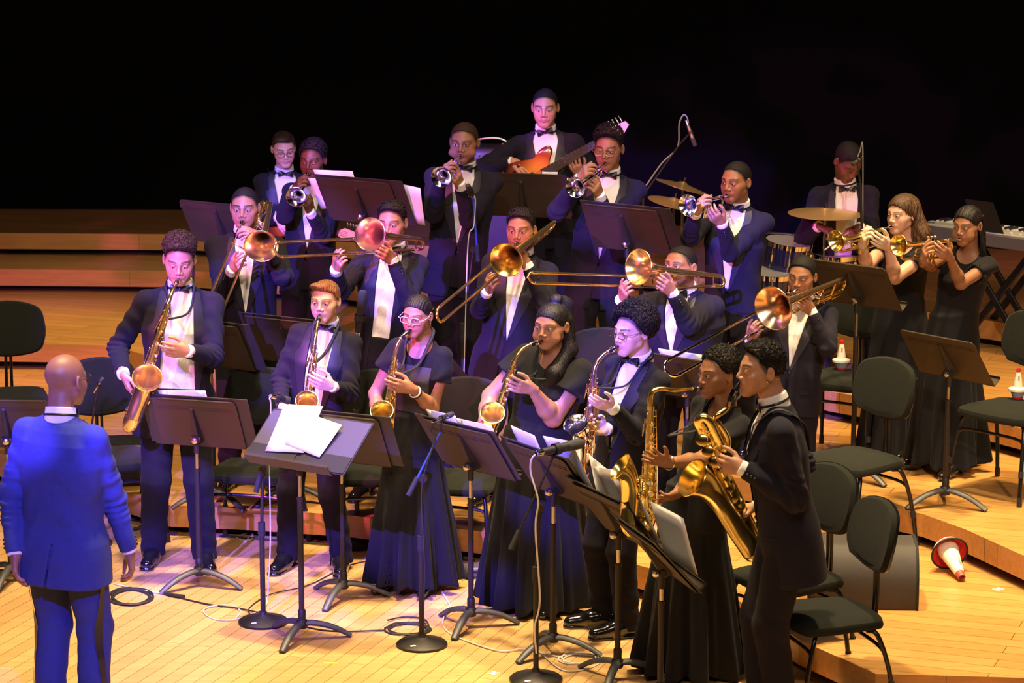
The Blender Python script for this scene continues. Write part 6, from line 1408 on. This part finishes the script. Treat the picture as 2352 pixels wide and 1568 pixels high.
mic_stand((1064, 1060), 1, (1087, 572, .05), 'thin microphone stand under the trumpeter with puffed cheeks', boom=((1098, 600, .0), (1086, 445, .0)), mic=((1086, 448, -.02), (1074, 425, -.12)), micr=.014, clip='blue', mlabel='small dark microphone below the trumpeter with puffed cheeks', slim=.006,
          cable=([(1090, 450, -.02), (1092, 462, 0), (1088, 520, -.01), (1076, 548, -.02), (1070, 700, -.03), (1062, 1000, -.03)], M_cablew, .0035))
mic_stand((206, 1250), 0, (222, 905), 'small microphone stand by the chair behind the conductor', mic=((222, 892, 0), (236, 868, -.05)), micr=.010, mlabel='tiny clip microphone above the chair behind the conductor', mm=M_steel, slim=.006)
mic_stand((448, 985), 1, (446, 520), 'black microphone stand left of the leftmost trombonist', mic=((448, 482, 0), (415, 472, -.06)), micr=.010, mlabel='thin microphone at the top of the stand at upper left')
mic_stand((1470, 910), 2, (1478, 438), 'tall microphone stand behind the flat top trumpeter', boom=((1462, 470, .0), (1562, 330, .0)), mic=((1580, 288, .0), (1597, 336, -.04)), micr=.013, mlabel='hanging overhead microphone right of the flat top trumpeter', mm=mat('mic_bronze', (.32, .20, .12), .4, .6),
          cable=([(1480, 432, .0), (1520, 375, 0), (1556, 338, 0), (1560, 285, 0), (1570, 264, 0), (1579, 272, 0), (1581, 290, 0)], mat('grey_cable', (.25, .25, .24), .6), .0048))
mic_stand((1976, 894), 3, (1976, 420), 'microphone stand in front of the drummer with a blue band', mic=((1974, 366, -.02), (1958, 378, -.08)), micr=.012, mlabel='bronze microphone in front of the drummer\'s face', mm=MATS['mic_bronze'],
          cable=([(1970, 360, 0), (1976, 345, 0), (1981, 328, 0), (1982, 400, 0), (1981, 600, 0)], MATS['grey_cable'], .0038))
# ------------------------------------------------------------------ cables on the floor
def floor_cable(pts, m_, r, label, h=0.0, name='cable'):
    P_ = [gnd(x, y, h)+[0, 0, r+(.0015*i % .006)] for i, (x, y) in enumerate(pts)]; m = MB(); m.tube(P_, r, 7, smooth=7); o = m.build(name, m_, None, origin=P_[0]); o.location = tuple(P_[0]); tag(o, label, 'cable', 'stage cables'); return o
def coil(cx, cy, rx, ry, n, seed, tail=()):
    rg = random.Random(seed); out = []
    if n == 0: return list(tail)
    for i in range(n*9):
        t = i/9*2*math.pi; k = 1+.12*math.sin(i*.7+seed)-.02*rg.random(); out.append((cx+rx*k*math.cos(t)+6*math.sin(i*.21), cy+ry*k*math.sin(t)+2*math.sin(i*.33)))
    return out+list(tail)
floor_cable(coil(296, 1372, 46, 18, 6, 1), M_cableb, .0045, 'coiled black cable on the floor behind the conductor\'s legs')
floor_cable([(262, 1342), (330, 1358), (395, 1368)], M_cablew, .004, 'pale cable running from the conductor\'s hand side to the black connector')
floor_cable([(395, 1370), (480, 1390), (560, 1402), (640, 1422), (720, 1445), (790, 1452), (885, 1450)], M_cableb, .0042, 'black cable crossing the floor from the connector to the coil')
floor_cable([(378, 1366), (402, 1372), (424, 1375)], M_rubber, .010, 'black inline connector on the cable left of the first stand foot', name='cable_connector')
floor_cable(coil(932, 1447, 48, 13, 4, 2, [(960, 1460), (985, 1450), (975, 1425), (930, 1420), (890, 1428)]), M_cableb, .0042, 'coiled black cable beside the round microphone base at centre')
floor_cable([(880, 1284), (800, 1300), (710, 1345), (620, 1368), (575, 1395), (575, 1412), (600, 1425)], M_cableb, .0032, 'thin dark cable curving from the microphone base to the riser')
floor_cable([(610, 1368), (612, 1390), (585, 1410), (545, 1425), (495, 1424), (468, 1408), (480, 1396), (530, 1393), (552, 1405), (540, 1424)], M_cablew, .0036, 'white cable looped on the floor left of the conductor\'s stand foot')
floor_cable([(1008, 1350), (1030, 1385), (1034, 1402), (1018, 1425), (1026, 1450), (1075, 1475), (1150, 1498), (1200, 1494), (1260, 1505), (1290, 1512)], M_cablew, .0042, 'white cable winding from the dress hem to the front microphone base')
floor_cable(coil(1335, 1514, 42, 12, 3, 5, [(1378, 1502), (1376, 1525), (1330, 1542), (1290, 1540), (1250, 1510), (1232, 1490)]), M_cablew, .0036, 'coiled white cable on the floor right of the front microphone')
floor_cable([(505, 1232), (600, 1240), (760, 1254), (880, 1262), (1040, 1283), (1090, 1290)], M_cableb, .006, 'black cable lying along the foot of the low riser')
floor_cable([(545, 1236), (560, 1228), (578, 1228), (582, 1238), (566, 1244), (548, 1240)], mat('cream_cable', (.5, .42, .3), .6), .0045, 'small cream coloured loop of cable by the riser')
floor_cable(coil(300, 1205, 30, 12, 5, 7), M_cableb, .006, 'heap of dark cables behind the chair by the tall tenor player')
floor_cable([(0, 1196), (60, 1198), (120, 1205), (200, 1215)], M_cableb, .005, 'black cable on the floor at the far left behind the conductor')
floor_cable([(-10, 1310), (20, 1312), (45, 1325)], M_cableb, .005, 'short black cable at the left edge by the stand foot')
floor_cable(coil(1900, 1440, 30, 12, 0, 3, [(1700, 1438), (1725, 1470), (1790, 1478), (1840, 1465), (1880, 1480)]), M_cableb, .005, 'black cable bundle under the chair beside the baritone player')
# ------------------------------------------------------------------ monitor, boxes
def monitor():
    p0 = gnd(1858, 1398, HS); p1 = gnd(2106, 1402, HS); e = norm(p1-p0); b = norm(np.cross([0, 0, 1.0], e)); L = np.linalg.norm(p1-p0); root = empty('monitor_speaker', p0, 0, 'large dark wedge floor monitor on the low riser behind the nearest chair', 'speaker')
    pr = [(0, .0), (-.005, .06), (.0, .16), (.03, .235), (.075, .285), (.13, .305), (.30, .30), (.345, .285), (.36, .24), (.36, 0)]; P2 = catmull(np.array([(x, 0, z) for x, z in pr]), 4); m = MB()
    V = np.array([[b[0]*q[0], b[1]*q[0], q[2]] for q in P2]); n = len(V); m.add(np.vstack([V, V+e*L]), [(i, i+1, n+i+1, n+i) for i in range(n-1)]+[tuple(range(n))[::-1], tuple(range(n, 2*n))]); m.build('cabinet', M_grill, root)
    for o_ in (0, L): m = MB(); m.tube([v+e*o_ for v in V], .008, 6); m.build('edge_trim', M_rubber, root)
    m = MB(); m.box(e*L*.5+b*.37+[0, 0, .15], (.12, .01, .05), np.stack([e, b, [0, 0, 1]], 1)); m.build('handle', M_rubber, root)
monitor()
def crate(px, py, w, d, h, yaw, label, name='equipment_case', m_=None, lv=0):
    g = gnd(px, py, lv*HS); R = rotz(math.radians(yaw)); root = empty(name, g, 0, label, 'case'); m = MB(); m.box((0, 0, h/2), (w, d, h), R, .012); m.build('shell', m_ or M_black, root)
    m = MB()
    for z in (.25, .62): m.box((0, 0, h*z), (w*1.01, d*1.01, .008), R, .002)
    m.build('edge_band', M_rubber, root, smooth=False); m = MB(); m.tube([R@np.array([-.05, -d/2-.002, h*.8]), R@np.array([-.04, -d/2-.02, h*.84]), R@np.array([.04, -d/2-.02, h*.84]), R@np.array([.05, -d/2-.002, h*.8])], .005, 7); m.build('handle', M_rubber, root)
crate(310, 1170, .32, .30, .42, 12, 'black rack case behind the chair near the tall tenor player')
crate(1092, 1322, .14, .12, .06, 20, 'small flat black box on the floor right of the dress hem', name='stage_box', m_=mat('box_grey', (.06, .06, .075), .5))
crate(1400, 1330, .22, .22, .20, 15, 'small black box behind the legs of the curly haired player', name='stage_box')
crate(1838, 1612, .40, .16, .05, 0, 'flat blue-grey box on the floor at the bottom beside the nearest chair', name='stage_box', m_=mat('box_blue', (.07, .08, .13), .5))
# ------------------------------------------------------------------ mutes
def straight_mute(o, ax, root, k=1.0, cup=True, origin=(0, 0, 0)):
    ax = norm(ax)
    m = MB(); m.lathe([(.034*k, .0), (.036*k, .004), (.030*k, .03), (.022*k, .08), (.0165*k, .12)], o, ax, 24); m.build('cone', M_cream, root, origin=origin)
    m = MB(); m.lathe([(.0165*k, .12), (.0150*k, .148), (.0125*k, .148), (.0125*k, .13)], o, ax, 24); m.build('tip', M_red, root, origin=origin)
def cup_mute_lying():
    c = gnd(2180, 1312, HS)+[0, 0, .098]; tip = gnd(2209, 1336, HS)+[0, 0, .022]; ax = norm(tip-c+np.array([0, .0, .0])); L = np.linalg.norm(tip-c); root = empty('cup_mute', c, 0, 'red and white cone mute lying on the right riser', 'mute', 'trombone mutes')
    m = MB(); m.lathe([(.030, -.07), (.060, -.065), (.074, -.04), (.094, .0)], c, ax, 36); m.build('cup', M_red, root, origin=c)
    m = MB(); m.lathe([(.050, -.068), (.070, -.045), (.076, -.040), (.0765, -.030), (.074, -.02)], c-ax*.002, ax, 36); m.build('band', M_cream, root, origin=c)
    m = MB(); u = norm(np.cross(ax, [0, 0, 1.0])); v = np.cross(ax, u); m.tube([c+(u*math.cos(t)+v*math.sin(t))*.095 for t in np.linspace(0, 6.2832, 37)], .0055, 8, cap=False); m.build('rim', M_rubber, root, origin=c)
    m = MB(); m.lathe([(.092, .0), (.070, -.036), (.045, -.052), (.0, -.052)], c, ax, 36); m.build('lining', M_red, root, origin=c)
    m = MB(); m.lathe([(.052, -.05), (.055, -.02), (.047, .02), (.034, L*.5), (.024, L*.82)], c, ax, 28); m.build('cone', M_cream, root, origin=c)
    m = MB(); m.lathe([(.024, L*.82), (.020, L), (.015, L), (.015, L*.9), (0, L*.9)], c, ax, 28); m.build('tip', mat('mute_tip', (.4, .07, .04), .5), root, origin=c)
    m = MB(); q = c+ax*L*.45+norm(np.cross(ax, [1, 0, .3]))*-.0; sdv = norm(np.array([.5, -.6, .6])-ax*(ax@np.array([.5, -.6, .6]))); m.box(c+ax*L*.5+sdv*.0345, (.004, .010, .045), np.stack([sdv, np.cross(ax, sdv), ax], 1)); m.build('cork_strip', M_cork, root, origin=c)
cup_mute_lying()
def cup_mute_standing(px, py, lab):
    Y = gnd(px, py+190, 2*HS)[1]; b = pix(px, py, Y); b[2] = 2*HS+.487; root = empty('cup_mute', b, 0, lab, 'mute', 'trombone mutes')
    m = MB(); m.lathe([(0, 0), (.028, 0), (.030, .012)], (0, 0, 0), (0, 0, 1), 24); m.build('base_ring', M_red, root)
    m = MB(); m.lathe([(.030, .012), (.040, .04)], (0, 0, 0), (0, 0, 1), 24); m.build('cup', M_grey, root)
    m = MB(); m.lathe([(.040, .04), (.052, .046), (.052, .058), (.034, .064), (.026, .068)], (0, 0, 0), (0, 0, 1), 24); m.build('rim', M_cream, root)
    m = MB(); m.lathe([(.026, .066), (.022, .10), (.012, .150)], (0, 0, 0), (0, 0, 1), 24); m.build('cone', M_cream, root)
    m = MB(); m.lathe([(.012, .150), (.0105, .172), (0, .172)], (0, 0, 0), (0, 0, 1), 24); m.build('tip', M_red, root)
    m = MB(); m.box((.0, -.019, .11), (.008, .004, .045)); m.build('cork_strip', M_cork, root)
cup_mute_standing(1932, 846, 'white and red mute standing on the chair seat behind the bass trombonist')
cup_mute_standing(2337, 922, 'white and red mute standing on the chair at the right edge')
# ------------------------------------------------------------------ keyboard
def keyboard():
    a = pix(2100, 672, 18.3); zt = 3*HS+.80; a[2] = zt; b = pix(2420, 742, 17.55); b[2] = zt; e = norm(b-a); n_ = norm(np.cross([0, 0, 1.0], e)); L = np.linalg.norm(b-a); R = np.stack([e, n_, [0, 0, 1]], 1)
    root = empty('electric_keyboard', a, 0, 'white and silver electric keyboard on a crossed stand behind the braided trumpeter', 'keyboard'); X = lambda x, y, z: R@np.array([x, y, z])
    m = MB(); m.box(X(L/2, .16, -.05), (L, .32, .085), R, .008); m.build('case', mat('keyboard_side', (.10, .09, .11), .5), root)
    m = MB(); m.box(X(L/2, .085, -.004), (L-.02, .15, .008), R, .002); m.build('panel', M_kbd, root)
    m = MB(); m.box(X(.16, .085, .0015), (.12, .09, .004), R, .001); m.build('speaker_grille', mat('grille_silver', (.36, .34, .32), .6), root)
    for i in range(28):
        m = MB(); m.box(X(.03+(L-.06)*(i+.5)/28, .245, -.002), ((L-.06)/28*.94, .135, .012), R, .002); m.build('white_key', M_keyw, root, smooth=False)
        if i % 7 not in (2, 6): m = MB(); m.box(X(.03+(L-.06)*(i+1)/28, .215, .010), ((L-.06)/28*.5, .085, .014), R, .002); m.build('black_key', M_black, root, smooth=False)
    m = MB()
    for i in range(14): m.box(X(L*.40+.035*i, .05+.04*(i % 2), .003), (.018, .010, .005), R, .001)
    m.build('buttons', M_keyw, root, smooth=False)
    tc = bpy.data.curves.new('lettering', 'FONT'); tc.body = 'YAMAHA'; tc.size = .062; tc.extrude = .0008; t0_ = bpy.data.objects.new('lettering_curve', tc); col.objects.link(t0_); me_ = bpy.data.meshes.new_from_object(t0_.evaluated_get(bpy.context.evaluated_depsgraph_get())); bpy.data.objects.remove(t0_); to = bpy.data.objects.new('lettering', me_); col.objects.link(to); to.parent = root; me_.materials.clear(); me_.materials.append(M_black)
    q = X(-.155, .055, .0015); to.matrix_parent_inverse = Matrix.Identity(4); to.location = tuple(q); to.rotation_euler = (0, 0, math.atan2(e[1], e[0]))
    m = MB(); m.add([X(L*.42, .02, .0), X(L*.62, .02, .0), X(L*.56, -.02, .20), X(L*.36, -.02, .20)], [(0, 1, 2, 3)]); o = m.build('music_rest', M_black, root, smooth=False); o.modifiers.new('thick', 'SOLIDIFY').thickness = .004
    st = empty('keyboard_stand', a, 0, 'black crossed keyboard stand right of the braided trumpeter', 'stand')
    zb = -(zt-3*HS)+.012
    for y in (.08, .26):
        for s_ in (0, 1):
            m = MB(); x0, x1 = (L*.28, L*.78) if s_ == 0 else (L*.78, L*.28); A, B = X(x0, y+.02*s_, -.10), X(x1, y+.02*s_, zb); d = norm(B-A); m.box((A+B)/2, (np.linalg.norm(B-A), .022, .045), np.stack([d, n_, np.cross(d, n_)], 1), .004); m.build('leg', M_chairm, st, smooth=False)
    for x in (.28, .78):
        m = MB(); m.box(X(L*x, .17, zb), (.03, .34, .022), R, .004); m.build('foot', M_rubber, st, smooth=False)
keyboard()
# ------------------------------------------------------------------ amplifier and drums
def amp():
    Y = 20.6; a = pix(1145, 388, Y); root = empty('bass_amplifier', (a[0], a[1], 3*HS), 0, 'black bass amplifier with a silver handle behind the trumpeter with puffed cheeks', 'amplifier'); zt = a[2]-3*HS
    R = rotz(-.08)
    m = MB(); m.box((0, .0, zt/2-.03), (.46, .38, zt-.06), R, .015); m.build('cabinet', M_black, root)
    m = MB(); m.box((0, 0, zt+.07), (.40, .30, .20), R, .012); m.build('amplifier_head', mat('amp_shell', (.03, .03, .034), .4), root)
    m = MB(); m.box((0, -.155, zt+.12), (.38, .01, .05), R, .002); m.build('control_panel', mat('amp_panel', (.14, .14, .15), .35, .6), root)
    for i in range(6): m = MB(); m.lathe([(.011, 0), (.010, .014), (0, .015)], R@np.array([-.13+.05*i, -.16, zt+.12]), (0, -1, 0), 12); m.build('dial', M_silver, root)
    m = MB(); m.tube([R@np.array(q) for q in ((-.17, -.06, zt+.17), (-.155, -.06, zt+.22), (.0, -.06, zt+.235), (.10, -.06, zt+.19))], .008, 8, smooth=4); m.build('handle', M_steel, root)
    tw = MB(); tw.box((.12, -.05, zt+.182), (.15, .2, .006), R@rotz(.3)); o = tw.build('setlist_paper', M_paper, None, smooth=False); o.location = tuple(root.location); tag(o, 'white paper lying on top of the bass amplifier', 'paper')
amp()
def drum(root_name, label, px, py, Y, r, h, ax, cat, grp='drum kit pieces', lugs=8, legs=False, sh=None):
    c = pix(px, py, Y); ax = norm(ax); root = empty(root_name, c, 0, label, cat, grp); m = MB(); m.lathe([(r, -h/2), (r*1.005, 0), (r, h/2)], (0, 0, 0), ax, 40); m.build('shell', sh or M_drum, root)
    for s_ in (-1, 1):
        m = MB(); m.lathe([(0, s_*(h/2+.006)), (r*.98, s_*(h/2+.006))], (0, 0, 0), ax, 40); m.build('drumhead', M_skind if s_ > 0 or r < .2 else M_black, root)
        m = MB(); m.lathe([(r*.99, s_*(h/2+.014)), (r*1.035, s_*(h/2+.014)), (r*1.035, s_*(h/2-.016)), (r*1.0, s_*(h/2-.016))], (0, 0, 0), ax, 40); m.build('hoop', M_chrome, root)
    u = norm(np.cross(ax, [.3, .2, 1.0] if abs(ax[2]) < .9 else [1.0, 0, 0])); v = np.cross(ax, u)
    for i in range(lugs):
        d = u*math.cos(2*math.pi*i/lugs)+v*math.sin(2*math.pi*i/lugs); m = MB(); m.tube([d*r*1.03-ax*h/2, d*r*1.03+ax*h/2], .004, 6); m.tube([d*r*1.02-ax*.025, d*r*1.02+ax*.025], .011, 8); m.build('lug', M_chrome, root)
    if legs:
        for i in range(3):
            d = u*math.cos(2*math.pi*i/3+.4)+v*math.sin(2*math.pi*i/3+.4); m = MB(); zf = -(c[2]-3*HS); m.tube([d*r*1.06+[0, 0, h*.2], d*r*1.06+[0, 0, zf*.7], d*r*1.15+[0, 0, zf+.005]], .006, 8); m.build('leg', M_chrome, root)
    return root
drum('tom_drum', 'dark blue rack tom with chrome hoops behind the bass trombonist', 1806, 586, 17.35, .145, .17, (.12, -.12, 1), 'drum')
drum('tom_drum', 'lower dark floor tom half hidden left of the bass trombonist', 1766, 665, 17.25, .15, .22, (.05, -.1, 1), 'drum', legs=True)
drum('bass_drum', 'bass drum low behind the bass trombonist', 1822, 735, 17.45, .23, .30, (-.12, -1, .05), 'drum', sh=M_drum)
drum('snare_drum', 'thin snare drum under the ride cymbal', 1918, 600, 17.5, .155, .10, (0, -.08, 1), 'drum')
def cymbal(px, py, Y, r, tilt, label, lv=3, stand=True, name='cymbal'):
    c = pix(px, py, Y); ax = norm(tilt); root = empty(name, (c[0], c[1], lv*HS), 0, label, 'cymbal', 'cymbals'); o = c-np.array([c[0], c[1], lv*HS]); m = MB()
    prof = [(0, .022), (.022, .021), (.034, .012), (.045, .008), (r*.5, .002), (r*.85, -.008), (r, -.013), (r, -.0145), (r*.5, .0), (0, .018)]; m.lathe(prof, o, ax, 48); m.build('bronze_disc', M_cym, root)
    m = MB(); m.lathe([(0, .055), (.006, .054), (.007, .022), (.012, .02)], o, ax, 12); m.build('wing_nut', M_chrome, root)
    if stand:
        m = MB(); m.tube([o, (0, 0, .15)], .009, 10); m.tube([o*.5, (0, 0, .15)], .013, 10); m.build('pole', M_chrome, root)
        for i in range(3): t = 2*math.pi*i/3+.5; m = MB(); m.tube([(0, 0, .32), (math.cos(t)*.22, math.sin(t)*.22, .01)], .007, 8); m.build('leg', M_chrome, root)
cymbal(1895, 486, 17.15, .228, (.02, -.02, 1), 'wide bronze ride cymbal in front of the drummer')
cymbal(1568, 425, 18.4, .185, (.30, .05, 1), 'tilted crash cymbal behind the silver trumpet', lv=3)
cymbal(1548, 462, 18.0, .17, (.22, -.05, 1), 'lower hi-hat cymbal behind the silver trumpet bell', lv=3, name='hi_hat_cymbal')
if has('drum'):
    for s, lab in (('R', 'drumstick in the right hand of the drummer'), ('L', 'drumstick in the left hand of the drummer')):
        a_ = INFO['drum']['arms'][s]; b_ = INFO['drum']['base']; h_ = a_['h']; o = b_+h_['w']+h_['D']*.08; d = norm(h_['D']+np.array([0, -.6, -.1])); m = MB(); m.tube([o-d*.08, o+d*.28], [.007, .004], 8); st_ = m.build('drumstick', mat('hickory', (.6, .42, .22), .5), None, origin=o); st_.location = tuple(o); tag(st_, lab, 'drumstick')
# dim chair far back at the right
o_ = chair(2225, 552, 4, -10, 'dim black chair on the top level at the far right')
